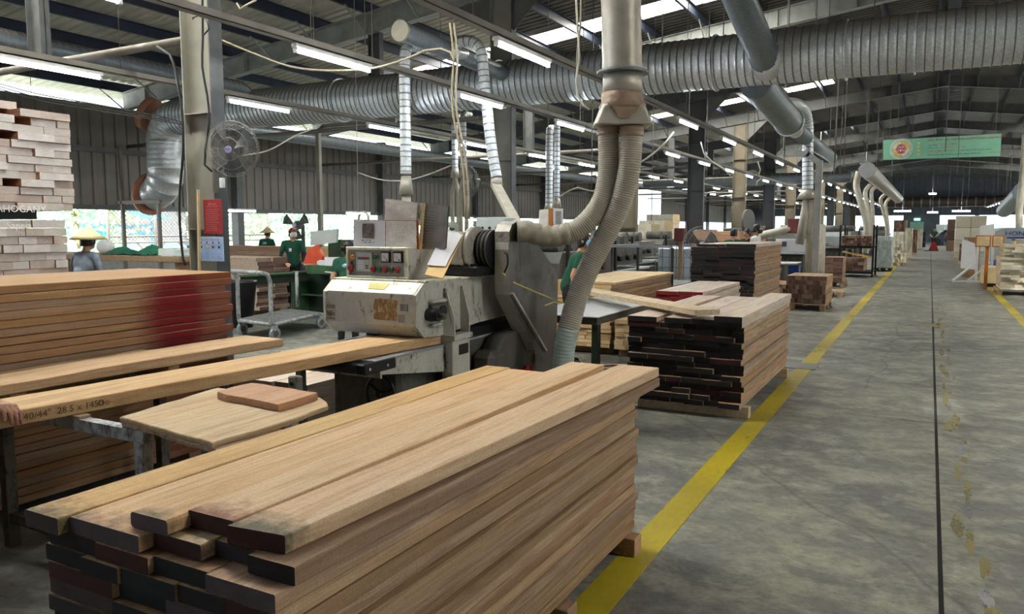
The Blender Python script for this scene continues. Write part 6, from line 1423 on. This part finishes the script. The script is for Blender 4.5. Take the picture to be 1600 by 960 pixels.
# shelves of cream blocks in the depth
for i, (px_, Y_, w_, z0_, z1_) in enumerate(((992, 27, 1.2, .9, 1.75), (1018, 29, 1.0, 1.0, 1.9), (1030, 33, 1.2, .9, 2.2))):
    x = at(px_, 370, Y=Y_).x; bundle(x - w_ / 2, x + w_ / 2, Y_, Y_ + 1, z0_, z1_, 5, 6, WCr, 'cream block stack on a stand below the bright gateway, ' + ORD[i + 1] + ' from the hoses', seed=60 + i, jit=.05)
    MB().bev(x - w_ / 2, x + w_ / 2, Y_, Y_ + 1, 0, z0_, .02).build('block_stand', M['mach_dk'], label='dark stand under the cream blocks, ' + ORD[i + 1] + ' from the hoses', cat='stand')
for i, (px_, Y_, w_, h_) in enumerate(((1118, 21.6, 1.3, 1.55), (1215, 31, 2.2, 1.5), (1180, 27.6, 1.5, 1.3))):
    x = at(px_, 380, Y=Y_).x; t = thing('crate_stack', 'brown boarded crate behind the tall black-ended stack, ' + ORD[i + 1] + ' towards the far end', 'crate', (x, Y_, 0))
    for k in range(5): MB().bev(x - w_ / 2, x + w_ / 2, Y_, Y_ + .9, .1 + k * (h_ - .1) / 5, .1 + (k + 1) * (h_ - .1) / 5 - .012, .004).build('side_board', M['wood_x'], t)
    MB().box(x - w_ / 2 + .1, x + w_ / 2 - .1, Y_ + .1, Y_ + .8, 0, .1).build('skid', M['black_metal'], t)
# dark doorway machine with round wheel right of the stack C
q = at(1222, 380, Y=19.5)

# ================================================================== across the aisle
q = at(1575, 375, Y=31)
hm = thing('grey_machine', 'pale grey machine hood with a blue stripe across the aisle', 'machine', (q.x + 1, 32, 0))
hx0, hx1 = at(1548, 380, Y=31).x, at(1548, 380, Y=31).x + 4.2; hz1 = at(1575, 356, Y=31).z
pts = [(hx0, 31, .35), (hx0, 31, hz1 - .35)] + [(hx0 + .5 - .5 * math.cos(t), 31, hz1 - .38 + .38 * math.sin(t)) for t in [k * math.pi / 2 / 8 for k in range(1, 9)]] + [(hx1, 31, hz1), (hx1, 31, .35)]
MB().poly(pts, (0, 3.2, 0)).build('hood', M['mach_grey'], hm)
MB().box(hx0 + .45, hx1 - .1, 30.985, 31, hz1 - .36, hz1 - .31).build('blue_stripe', M['blue'], hm)
text('HONSEK', (at(1591, 363, Y=31).x + .1, 30.98, hz1 - .2), .22, M['blue'], hm, sx=1.1)
MB().bev(hx0 + .1, hx1 - .2, 31.1, 34, 0, .35, .02).build('plinth', M['black_metal'], hm)
MB().bev(hx0 + 1.2, hx1, 30.6, 31, .3, .95, .02).build('feed_table', M['plywood_pale'], hm)
q = at(1551, 410, Y=28.5); MB().cyl((q.x + .2, 28.7, 0), (q.x + .2, 28.7, .62), .24, 20).build('blue_drum', M['blue'], label='blue drum beside the wooden sign post across the aisle', cat='drum')
q = at(1570, 400, Y=27); MB().bev(q.x + .25, q.x + .9, 28.2, 28.8, 0, .95, .02).build('dark_cabinet', M['black_metal'], label='dark cabinet behind the cream stack across the aisle', cat='cabinet')
q = at(1584, 385, Y=26.2); MB().bev(q.x, q.x + 1.2, 26.2, 27, .98, 1.02, .005).bev(q.x, q.x + .06, 26.2, 27, .95, 1.3, .005).bev(q.x, q.x + 1.2, 26.2, 27, 1.26, 1.3, .005).build('pale_shelf_frame', M['plywood_pale'], label='pale open frame above the cream stack across the aisle', cat='frame')
# sign on a post
sg = thing('sign_post', 'orange framed double sign board on a wooden post', 'sign', (at(1543, 400, Y=24.2).x, 24.2, 0))
pz0 = at(1545, 386, Y=24.2).z; pz1 = at(1545, 368, Y=24.2).z; sx = at(1543, 380, Y=24.2).x
MB().bev(sx - .03, sx + .05, 24.25, 24.33, 0, pz1 - .02, .005).build('post', M['orange_wood'], sg)
for a_, b_ in ((sx - .28, sx + .08), (sx + .1, sx + .38)):
    pn_ = MB().bev(a_, b_, 24.2, 24.235, pz0, pz1, .004).build('frame', M['orange_wood'], sg)
    MB().box(a_ + .035, b_ - .035, 24.194, 24.2, pz0 + .03, pz1 - .03).build('panel', M['plywood_pale'], pn_)
    lines([Vector((a_ + .04, 24.193, pz0 + .04)), Vector((b_ - .04, 24.193, pz0 + .04)), Vector((b_ - .04, 24.193, pz1 - .04)), Vector((a_ + .04, 24.193, pz1 - .04))], [.15, .35, .55, .75], .05, .95, 0, M['pencil'], sg, 8, .05)
# white easel with notice
ez = thing('notice_easel', 'white easel with slanted notice sheet near the wooden sign post', 'easel', (at(1525, 420, Y=27).x, 27, 0))
ex = at(1527, 400, Y=27).x
for dx in (0, .38): MB().bar((ex + dx, 27, 0), (ex + dx, 27, 1.62 if dx else 1.1), .07, .07).build('upright', M['white'], ez); MB().bar((ex + dx - .62, 26.6, .05), (ex + dx, 27, .62), .05, .05).build('brace', M['white'], ez); MB().bar((ex + dx - .62, 26.6, .03), (ex + dx + .1, 27.1, .03), .05, .05).build('foot', M['white'], ez)
MB().poly([(ex - .42, 26.9, .42), (ex - .02, 26.9, .38), (ex - .06, 26.95, 1.16), (ex - .42, 26.95, 1.3)], (0, .02, 0)).build('notice_sheet', M['paper'], ez)
MB().poly([(ex + .02, 26.9, 1.1), (ex + .38, 26.9, 1.1), (ex + .38, 26.9, 1.75), (ex + .02, 26.9, 1.68)], (0, .02, 0)).build('notice_sheet', M['white'], ez)
# gate machinery silhouettes right, dark vehicle, containers near gates
for i, (px_, Y_, w_, h_, m_, lab, cat_) in enumerate(((1476, 80, 1.4, 1.9, 'foil', 'pale bundle by the second far gateway', 'bundle'), (1434, 72, 1.2, 1.3, 'black_metal', 'dark low machine near the left far gateway', 'machine'), (1500, 62, 1.6, 2.2, 'end_brown', 'brown boxes stacked beyond the aisle near the gateway', 'boxes'), (1516, 60, 1.8, 2.4, 'end_cream', 'pale cartons stacked beside the brown boxes', 'boxes'))):
    x = at(px_, 370, Y=Y_).x; t = thing(('pale_bundle', 'low_machine', 'box_stack', 'box_stack')[i], lab, cat_, (x, Y_, 0))
    for r in range(3):
        for c_ in range(2): MB().bev(x - w_ / 2 + c_ * w_ / 2 + .01, x - w_ / 2 + (c_ + 1) * w_ / 2 - .01, Y_, Y_ + .8, h_ * r / 3 + .003, h_ * (r + 1) / 3 - .01, .03).build('box', M[m_], t)
x = at(1490, 370, Y=78).x
cr = thing('parked_car', 'dark slate car parked inside the far gateway', 'car', (x, 79, 0))
cp = [(-1.9, .35), (-1.95, .8), (-1.2, .95), (-.7, 1.4), (.8, 1.42), (1.5, 1.0), (2.0, .9), (2.05, .35)]
MB().poly([(x + a, 78.2, b) for a, b in cp], (0, 1.7, 0)).build('body', plain('slate_car_paint', (56, 66, 86), .3), cr)
MB().poly([(x + a, 78.17, b) for a, b in ((-1.05, .98), (-.66, 1.34), (.74, 1.36), (1.25, 1.02))], (0, .03, 0)).build('side_window', M['black'], cr)
for dx in (-1.25, 1.3): MB().cyl((x + dx, 78.12, .34), (x + dx, 78.3, .34), .33, 18).build('wheel', M['black'], cr)
# banner
bn = thing('banner', 'mint green banner with a red disc hung across the aisle', 'banner', (0, 35, 4.5))
A, B, C_, D_ = [at(x, y, Y=35) for x, y in ((1380, 250), (1563, 244), (1565, 209), (1380, 219))]
MB().poly([A, B, C_, D_], (0, .03, 0)).build('cloth', M['mint'], bn)
cc = at(1408, 233, Y=34.98); hgt = (D_.z - A.z)
for k, (r_, m_) in enumerate(((.50, 'ring_w'), (.46, 'mint'), (.42, 'ring_w'), (.385, 'ring_r'), (.37, 'ring_y'))): MB().cyl((cc.x, 34.985 - k * .004, cc.z), (cc.x, 34.99 - k * .004, cc.z), r_ * hgt * 1.04, 36).build('ring', M[m_], bn)
for a0 in (0, math.pi):
    seg = [(cc.x + r_ * hgt * 1.04 * math.cos(t), 34.964, cc.z + r_ * hgt * 1.04 * math.sin(t)) for r_, rng in ((.36, range(0, 9)), (.24, range(8, -1, -1))) for t in [a0 + 1.7 + k * 1.35 / 8 for k in rng]]
    MB().poly(seg, (0, .002, 0)).build('ring_segment', M['ring_w'], bn)
MB().cyl((cc.x, 34.955, cc.z), (cc.x, 34.96, cc.z), .235 * hgt, 30).build('disc', M['ring_r'], bn)
text('CHẤT\nLƯỢNG', (cc.x, 34.95, cc.z - .0), .135, M['white'], bn)
for k in range(4): MB().cyl((cc.x + .62, 34.985, A.z + hgt * (.22 + .18 * k)), (cc.x + .62, 34.98, A.z + hgt * (.22 + .18 * k)), .045, 10).build('dot', M['ring_y'], bn)
tlt = math.degrees(math.atan2(C_.z - D_.z, C_.x - D_.x)) * 0
rowx = at(1450, 230, Y=35).x
def brow(txt, x, py_, s_, m_): text(txt, (x, 34.98, at(1500, py_, Y=35).z), s_, M[m_], bn, align='LEFT')
brow('BẢO ĐẢM AN TÂM KHI CHẠM TỪNG SẢN PHẨM', rowx, 217.5, .115, 'ring_r')
brow('Làm đúng', rowx, 225, .08, 'green_btn'); brow('NGAY TỪ ĐẦU', rowx + .45, 225, .08, 'ring_r')
brow('Kiểm soát', rowx, 229.5, .08, 'green_btn'); brow('LỖI TỪ GỐC - CẢI TIẾN', rowx + .45, 229.5, .08, 'ring_r')
brow('CHẤT LƯỢNG PHẢI ĐẠT', rowx, 235, .085, 'ring_r'); brow('trong từng chi tiết của sản phẩm', rowx + 1.05, 235, .08, 'green_btn')
brow('Không chấp nhận lỗi, không tạo lỗi, không chuyển lỗi', rowx, 240.5, .08, 'green_btn'); brow('TOÀN DIỆN!', rowx + 2.05, 240.5, .08, 'ring_r')
for x in (A.x + .2, B.x - .2): MB().cyl((x, 35.02, D_.z - .05), (x, 35.02, rz(x) + .69), .01, 5).build('cord', M['rail'], bn)
# far pendant lamps near gateways
for i, (px_, py_, Y_, w_) in enumerate(((1410, 331, 80, 1.4), (1502, 331, 80, 1.4), (1457, 333, 85, .9), (1457, 304, 70, .5))):
    p = at(px_, py_, Y=Y_); t = thing('pendant_lamp', 'bright lamp near the far end wall, ' + ['above the left gateway', 'above the right gateways', 'over the aisle middle', 'high box lamp on the aisle line'][i], 'lamp', p)
    MB().bev(p.x - w_ / 2, p.x + w_ / 2, Y_, Y_ + .1, p.z, p.z + .12, .02).build('tube', M['tube_on'], t); MB().cyl((p.x, Y_ + .05, p.z + .1), (p.x, Y_ + .05, rz(p.x) + .69), .015, 5).build('hanger', M['rail'], t)
# ================================================================== people
def fuse(shapes, voxel, mats, smooth=2):
    """one continuous skin over tapered limbs and ellipsoids; shapes: ('cap', p, q, r1, r2, mat) or ('ell', c, (a,b,c), mat, Rot)"""
    mb = MB()
    for s in shapes:
        if s[0] == 'cap':
            p, q, r1, r2 = Vector(s[1]), Vector(s[2]), s[3], s[4]; d = (q - p).normalized(); a = d.orthogonal().normalized(); b = d.cross(a); n = 14; rs = []
            flat = s[6] if len(s) > 6 else 1
            for k in range(1, 6): t = math.pi / 2 * (1 - k / 5); rs.append((p - d * r1 * math.sin(t), r1 * math.cos(t)))
            for k in range(0, 5): t = math.pi / 2 * k / 5; rs.append((q + d * r2 * math.sin(t), r2 * math.cos(t)))
            mb.rings([[c + (a * math.cos(2 * math.pi * i / n) + b * math.sin(2 * math.pi * i / n)) * max(r, .001) for i in range(n)] for c, r in rs])
        else:
            c = Vector(s[1]); ax = s[2]; Rm = s[4] if len(s) > 4 else Matrix.Identity(3); n, k = 18, 12; rs = []
            for j in range(1, k):
                t = math.pi * j / k; rs.append([c + Rm @ Vector((math.sin(t) * math.cos(2 * math.pi * i / n) * ax[0], math.sin(t) * math.sin(2 * math.pi * i / n) * ax[1], -math.cos(t) * ax[2])) for i in range(n)])
            mb.rings(rs)
    me = bpy.data.meshes.new('t'); me.from_pydata(mb.v, [], mb.f)
    bm = bmesh.new(); bm.from_mesh(me); bmesh.ops.recalc_face_normals(bm, faces=bm.faces); bm.to_mesh(me); bm.free()
    ob = bpy.data.objects.new('t', me); COL.objects.link(ob)
    md = ob.modifiers.new('r', 'REMESH'); md.mode = 'VOXEL'; md.voxel_size = voxel; md.use_smooth_shade = True
    sm = ob.modifiers.new('s', 'SMOOTH'); sm.iterations = smooth; sm.factor = .5
    dg = bpy.context.evaluated_depsgraph_get(); res = bpy.data.meshes.new_from_object(ob.evaluated_get(dg))
    bpy.data.objects.remove(ob); bpy.data.meshes.remove(me)
    names = []
    for s in shapes:
        m = s[5] if s[0] == 'cap' else s[3]
        if m not in names: names.append(m)
    res.materials.clear()
    for m in names: res.materials.append(mats[m])
    n = len(res.polygons); C = np.empty(n * 3); res.polygons.foreach_get('center', C); C = C.reshape(-1, 3)
    best = np.full(n, 1e9); idx = np.zeros(n, int)
    for s in shapes:
        if s[0] == 'cap':
            p, q = np.array(s[1], float), np.array(s[2], float); d = q - p; t = np.clip((C - p) @ d / (d @ d + 1e-12), 0, 1)
            dist = np.linalg.norm(C - (p + t[:, None] * d), axis=1) - (s[3] + (s[4] - s[3]) * t); m = s[5]
        else:
            Rm = np.array(s[4] if len(s) > 4 else Matrix.Identity(3)); L = (C - np.array(s[1], float)) @ Rm; ax = np.array(s[2]); k = np.linalg.norm(L / ax, axis=1); dist = (k - 1) * ax.min(); m = s[3]
        up = dist < best; best[up] = dist[up]; idx[up] = names.index(m)
    res.polygons.foreach_set('material_index', idx); res.polygons.foreach_set('use_smooth', [True] * n); res.update()
    return res
def hand_shapes(w, d, side, up, s=1.0, curl=.5, mat='skin', thumb=1):
    """a palm and five fingers from the wrist w, pointing along d, knuckle side up"""
    d = Vector(d).normalized(); up = Vector(up); up = (up - d * up.dot(d)).normalized(); a = d.cross(up).normalized() * thumb
    w = Vector(w); out = []
    k0 = w + d * .085 * s
    for i, (o, L) in enumerate(((-.033, .070), (-.011, .078), (.011, .073), (.033, .058))):
        base = k0 + a * o * s - up * abs(o) * .1; out.append(('cap', w + a * o * .55 * s + d * .012 * s, base, .014 * s, .012 * s, mat))
        p = base; dd = d.copy(); seg = (L * .45, L * .32, L * .25)
        for j, l in enumerate(seg):
            dd = (dd * math.cos(curl * (.8 + .35 * j)) - up * math.sin(curl * (.8 + .35 * j))).normalized() if j == 0 else (dd * math.cos(curl) - up.lerp(d, 0) * math.sin(curl)).normalized()
            q = p + dd * l * s; out.append(('cap', p, q, (.0092 - .0011 * j) * s, (.0086 - .0011 * j) * s, mat)); p = q
    t0 = w + d * .02 * s - a * .024 * s; t1 = t0 + (d * .6 - a * .75 - up * .2).normalized() * .04 * s; t2 = t1 + (d * .9 - a * .25 - up * .4).normalized() * .03 * s; t3 = t2 + (d * .95 - up * .35).normalized() * .024 * s
    out += [('cap', t0, t1, .015 * s, .012 * s, mat), ('cap', t1, t2, .0115 * s, .0105 * s, mat), ('cap', t2, t3, .0105 * s, .0085 * s, mat)]
    return out
def person(loc, yaw, label, top='shirt', sleeve=None, legs='trouser', skin='skin', h=1.0, arms=None, lean=0, head_yaw=0, head_tilt=0, hair='short', hat=None, mask=None, logo=False, voxel=.014, step=0, curl=.6, badge=False, hand=1.0, smooth=2):
    """local frame: x to the person's right, y forward, z up; built at 1.62 m then scaled by h"""
    t = thing('person', label, 'person', loc); sleeve = sleeve or skin
    lx = math.radians(lean)
    def T(p):   # lean the upper body about the hips
        p = Vector(p)
        if p.z > .9: dz = p.z - .9; p = Vector((p.x, p.y * math.cos(lx) + dz * math.sin(lx), .9 + dz * math.cos(lx) - p.y * math.sin(lx)))
        return p * h
    sh = []
    add = lambda *a: sh.append(a)
    for s in (-1, 1):
        st = step * s
        hip, kn, an = Vector((.085 * s, 0, .86)), Vector((.095 * s, .03 + st * .5, .46)), Vector((.10 * s, -.02 + st, .075))
        add('cap', hip * h, kn * h, .085 * h, .056 * h, legs); add('cap', kn * h, an * h, .055 * h, .038 * h, legs)
        add('cap', an * h - Vector((0, .03, .035)) * h, an * h + Vector((0.01 * s, .13, -.045)) * h, .036 * h, .028 * h, 'shoe')
    add('ell', T((0, 0, .92)), (.155 * h, .105 * h, .11 * h), legs)
    add('ell', T((0, .0, 1.03)), (.135 * h, .095 * h, .14 * h), top); add('ell', T((0, .0, 1.20)), (.160 * h, .105 * h, .16 * h), top)
    add('cap', T((-.12, 0, 1.315)), T((.12, 0, 1.315)), .062 * h, .062 * h, top); add('cap', T((0, 0, .95)), T((0, 0, 1.1)), .13 * h, .12 * h, top)
    add('cap', T((0, -.005, 1.33)), T((0, .01, 1.42)), .048 * h, .046 * h, skin)
    arms = arms or {}
    for s, nm in ((-1, 'L'), (1, 'R')):
        a = arms.get(nm) or ((.20 * s, -.03, 1.08), (.21 * s, .06, .86), (0, .3, -1))
        S0 = T((.165 * s, 0, 1.315)); E, Wd, D = a; E = T(E) if not isinstance(E, tuple) or len(E) == 3 else E; Wp = T(Wd)
        add('cap', S0, S0.lerp(E, .55), .052 * h, .047 * h, top); add('cap', S0.lerp(E, .5), E, .042 * h, .036 * h, sleeve); add('cap', E, Wp, .036 * h, .026 * h, sleeve)
        for x in hand_shapes(Wp, D, s, (0, .3, 1) if abs(Vector(D).normalized().z) < .8 else (s, 0, 0), h * hand, curl, skin, s): sh.append(x)
    # head
    hy = math.radians(head_yaw); ht = math.radians(head_tilt); Rh = Matrix.Rotation(hy, 3, 'Z') @ Matrix.Rotation(-ht, 3, 'X')
    hc = T((0, .02, 1.505)); H = lambda p: hc + Rh @ (Vector(p) * h)
    add('ell', H((0, 0, .015)), (.073 * h, .090 * h, .100 * h), skin, Rh); add('ell', H((0, .022, -.04)), (.056 * h, .066 * h, .062 * h), skin, Rh)
    add('cap', H((0, .088, .012)), H((0, .104, -.018)), .009 * h, .013 * h, skin); add('cap', H((-.018, .088, -.052)), H((.018, .088, -.052)), .008 * h, .008 * h, 'lip')
    for s in (-1, 1): add('ell', H((.074 * s, -.002, 0)), (.010 * h, .02 * h, .03 * h), skin, Rh); add('cap', H((.018 * s, .084, .035)), H((.045 * s, .074, .034)), .008 * h, .007 * h, 'brow')
    mats = dict(M); mats['shoe'] = M['black']; mats['lip'] = plain('lips', (150, 90, 84), .5); mats['brow'] = M['hair']
    me = fuse(sh, voxel * h, mats, smooth)
    ob = bpy.data.objects.new('body', me); COL.objects.link(ob); ob.parent = t
    for s in (-1, 1):
        e = MB().ball(H((.031 * s, .078, .016)), .0125 * h, 0, 10, 8).build('eye', M['eye_w'], t, fix=False) if False else None
    def part(name, mb, m, lab=None): return mb.build(name, m, t_local, lab)
    # children are built in the local frame (thing has rotation), so use a zero-origin helper
    def child(name, mb, m, lab=None):
        mesh = bpy.data.meshes.new(name); mesh.from_pydata(mb.v, [], mb.f); mesh.materials.append(m); mesh.polygons.foreach_set('use_smooth', [True] * len(mb.f))
        bm = bmesh.new(); bm.from_mesh(mesh); bmesh.ops.recalc_face_normals(bm, faces=bm.faces); bm.to_mesh(mesh); bm.free()
        o = bpy.data.objects.new(name, mesh); COL.objects.link(o); o.parent = t
        if lab: o['label'] = lab
        return o
    for s in (-1, 1):
        e = child('eye', MB().ball(H((.031 * s, .074, .018)), .013 * h, 0, 10, 8), M['eye_w']); child('pupil', MB().ball(H((.032 * s, .0845, .018)), .006 * h, 0, 8, 6), M['hair'])
    def cap_shell(scale, zlo, back=1.0, n=20, k=8):
        mb = MB(); rs = []
        for j in range(k + 1):
            u = j / k; rs.append([])
            for i in range(n):
                t_ = 2 * math.pi * i / n; front = max(0, math.sin(t_)); lo = zlo + (.085 * front if back else 0)
                zz = lo + (.118 - lo) * math.sin(u * math.pi / 2) ; f = math.sqrt(max(0, 1 - ((zz - .01) / .112) ** 2)) if zz > .01 else 1.0
                f = max(f, .02); rs[-1].append(H((.080 * scale * f * math.cos(t_), (.097 * f * math.sin(t_) - .006) * scale, zz)))
        return mb.rings(rs)
    if hair: child('hair', cap_shell(1.0, -.055 if hair != 'bald' else .03), M['hair'])
    if hair == 'tail': child('ponytail', MB().rings(tube_rings(spline([H((0, -.09, .04)), H((0, -.13, .0)), H((0, -.14, -.10)), H((0, -.12, -.2))], .02), lambda i, s: .03 - .0009 * i, 10)), M['hair'])
    if hair == 'bun': child('hair_bun', MB().ball(H((0, -.11, .03)), .045 * h, 0, 12, 8), M['hair'])
    if hat == 'cone':
        hm_ = MB(); N = 32; hm_.rings([[H((.225 * r * math.cos(2 * math.pi * i / N), .225 * r * math.sin(2 * math.pi * i / N), z)) for i in range(N)] for r, z in ((.94, .03), (1, .025), (.66, .085), (.33, .145), (.03, .20))]); child('conical_hat', hm_, M['straw'])
    if hat == 'cap':
        child('cap_crown', cap_shell(1.06, .03), M['orange'])
        cb_ = MB(); g = [H((.07 * math.cos(a) * k, .075 + .085 * math.sin(a) * (k if k > .5 else 0), .052 - .012 * k)) for k in (1.0, .3) for a in [math.pi * i / 10 for i in range(11)]]
        g2 = [p + Rh @ Vector((0, 0, .006)) * h for p in g]
        cb_.rings([g[:11] + g[11:][::-1], g2[:11] + g2[11:][::-1]]); child('cap_visor', cb_, M['orange'])
        lg = MB(); 
        for k in range(3): lg.bar(H((-.03 + k * .022, .093, .075)), H((-.016 + k * .022, .096, .075)), .004, .018)
        child('cap_lettering', lg, M['white'])
    if mask:
        mk = MB(); rs = []
        for z, f in ((.002, 1.0), (-.02, 1.06), (-.05, 1.05), (-.082, .8)): rs.append([H((.066 * f * math.cos(a), .022 + .090 * f * math.sin(a), z)) for a in [math.pi * (.04 + .92 * i / 12) for i in range(13)]])
        vs = [p for r in rs for p in r]; mk.add(vs, [(j * 13 + i, j * 13 + i + 1, (j + 1) * 13 + i + 1, (j + 1) * 13 + i) for j in range(3) for i in range(12)], 0, True)
        child('face_mask', mk, M[mask])
        child('mask_strap', MB().bar(H((-.066, .03, -.01)), H((-.080, 0, .02)), .004, .004).bar(H((.066, .03, -.01)), H((.080, 0, .02)), .004, .004), M[mask])
    if logo:
        c = T((0, -.112, 1.235)); child('back_logo', MB().rings([[c + Vector((.06 * math.cos(a), d, .032 * math.sin(a))) * h for a in [2 * math.pi * i / 20 for i in range(20)]] for d in (0, .012)]), M['logo_b'], 'pale blue oval logo')
    if badge:
        c = T((.06, .108, 1.2)); child('name_badge', MB().box(c.x - .025, c.x + .025, c.y - .006, c.y + .004, c.z - .035, c.z + .03), M['paper'])
        c = T((0, .1, 1.36)); 
    t.rotation_euler = (0, 0, math.radians(yaw))
    return t
# yaw 0 faces +Y (away from the viewer); 180 faces the viewer
p = at(122, 415, X=-10.2)
q = at(124, 372, Y=5.9)
person((q.x, 5.9, 0), 8, 'person in a conical straw hat and grey blue shirt beside the tall pale boards', top='denim', sleeve='denim', hat='cone', h=.985, lean=10, arms={'L': ((-.24, .05, 1.1), (-.16, .25, .98), (0, 1, -.3)), 'R': ((.24, .05, 1.1), (.16, .25, .98), (0, 1, -.3))})
q = at(415, 372, Y=15.2)
person((q.x, 15.2, 0), 15, 'person in a conical straw hat and green shirt at the wall gap', hat='cone', h=.98, lean=8, logo=True, arms={'L': ((-.25, .04, 1.1), (-.2, .24, .98), (0, 1, -.2)), 'R': ((.25, .04, 1.1), (.2, .24, .98), (0, 1, -.2))})
q = at(457, 372, Y=11.5)
person((q.x, 11.5, 0), -132, 'person in orange cap, pale mask and navy sleeves at the green saw', sleeve='navy', hat='cap', mask='mask_w', hair='tail', h=1.02, lean=9, head_yaw=12, head_tilt=-10, badge=True, voxel=.012,
       arms={'L': ((-.22, .08, 1.08), (-.20, .32, 1.0), (.1, 1, -.1)), 'R': ((.23, .06, 1.08), (.14, .33, .98), (-.1, 1, -.1))})
q = at(543, 385, Y=7.6)
person((q.x - .02, 7.6, 0), 25, 'person with black hair in a bun and green shirt, partly behind the control box', hair='bun', h=.93, lean=14, head_tilt=-14, head_yaw=-30, logo=True)
person((-3.78, 8.5, 0), -60, 'person in a green shirt and light blue mask behind the long ribbed hose', mask='mask_b', hair='short', h=1.0, lean=16, head_yaw=-30, head_tilt=-18, voxel=.012)
for i, (px_, Y_, yw, tp_, kw, lab) in enumerate(((1146, 17.5, 10, 'shirt', dict(), 'person in a green shirt seen from behind over the tall black-ended stack'),
        (1168, 18.8, 150, 'trouser', dict(hair='bun'), 'bare-faced person with tied black hair between two others behind the black-ended stack'),
        (1181, 17.6, -100, 'white_cloth', dict(sleeve='white_cloth', mask='black'), 'person in a white shirt and black mask behind the tall black-ended stack'))):
    x = at(px_, 380, Y=Y_).x; person((x, Y_, 0), yw, lab, top=tp_, h=1.0 if i != 2 else 1.06, **kw)
# sweeper far down the aisle with a red dust pan, another walking person
sw = at(1458, 386, z=0)
sp_ = (at(1459, 380, Y=62).x, 62, 0)
person(sp_, 178, 'person in dark green pushing a red sweeper far down the aisle', top='shirt', hair='short', h=.99, voxel=.02, step=.05, logo=False, arms={'L': ((-.24, .05, 1.1), (-.12, .30, 1.0), (0, 1, -.3)), 'R': ((.24, .05, 1.1), (.12, .30, 1.0), (0, 1, -.3))})
dpn = thing('floor_sweeper', 'red wedge-shaped floor sweeper pushed down the aisle', 'sweeper', (sp_[0], 61.2, 0))
x = sp_[0]; MB().poly([(x - .3, 61.5, .04), (x + .3, 61.5, .04), (x + .1, 61.5, .62), (x - .1, 61.5, .62)], (0, -.25, 0)).build('pan', M['red'], dpn); MB().cyl((x, 61.5, .5), (x, 61.75, .98), .018, 8).build('handle', M['black_metal'], dpn); MB().box(x - .55, x + .3, 61.1, 61.3, 0, .05).build('brush', M['black'], dpn)
x = at(1481, 375, Y=74).x; person((x, 74, 0), 20, 'dark-clothed person walking near the far gateways', top='trouser', hair='short', h=1.0, voxel=.022, step=.12)
# the operator whose hand holds the fed board (body stands beyond the frame edge)
op_loc = Vector((-3.96, 1.36, 0)); yw = -25
Ry = Matrix.Rotation(math.radians(yw), 3, 'Z')
loc_ = lambda p: Ry.transposed() @ (Vector(p) - op_loc)
E_ = loc_((-3.79, 1.54, 1.07)); W_ = loc_((-3.615, 1.855, .883))
opr = person(op_loc, yw, 'person in a green shirt whose bare hand holds the end of the fed board', skin='skin_dk', h=1.0, hair='short', voxel=.0045, curl=.70, hand=1.22, smooth=1,
             arms={'R': (tuple(E_), tuple(W_), tuple(Ry.transposed() @ Vector((.93, .25, -.10))))})
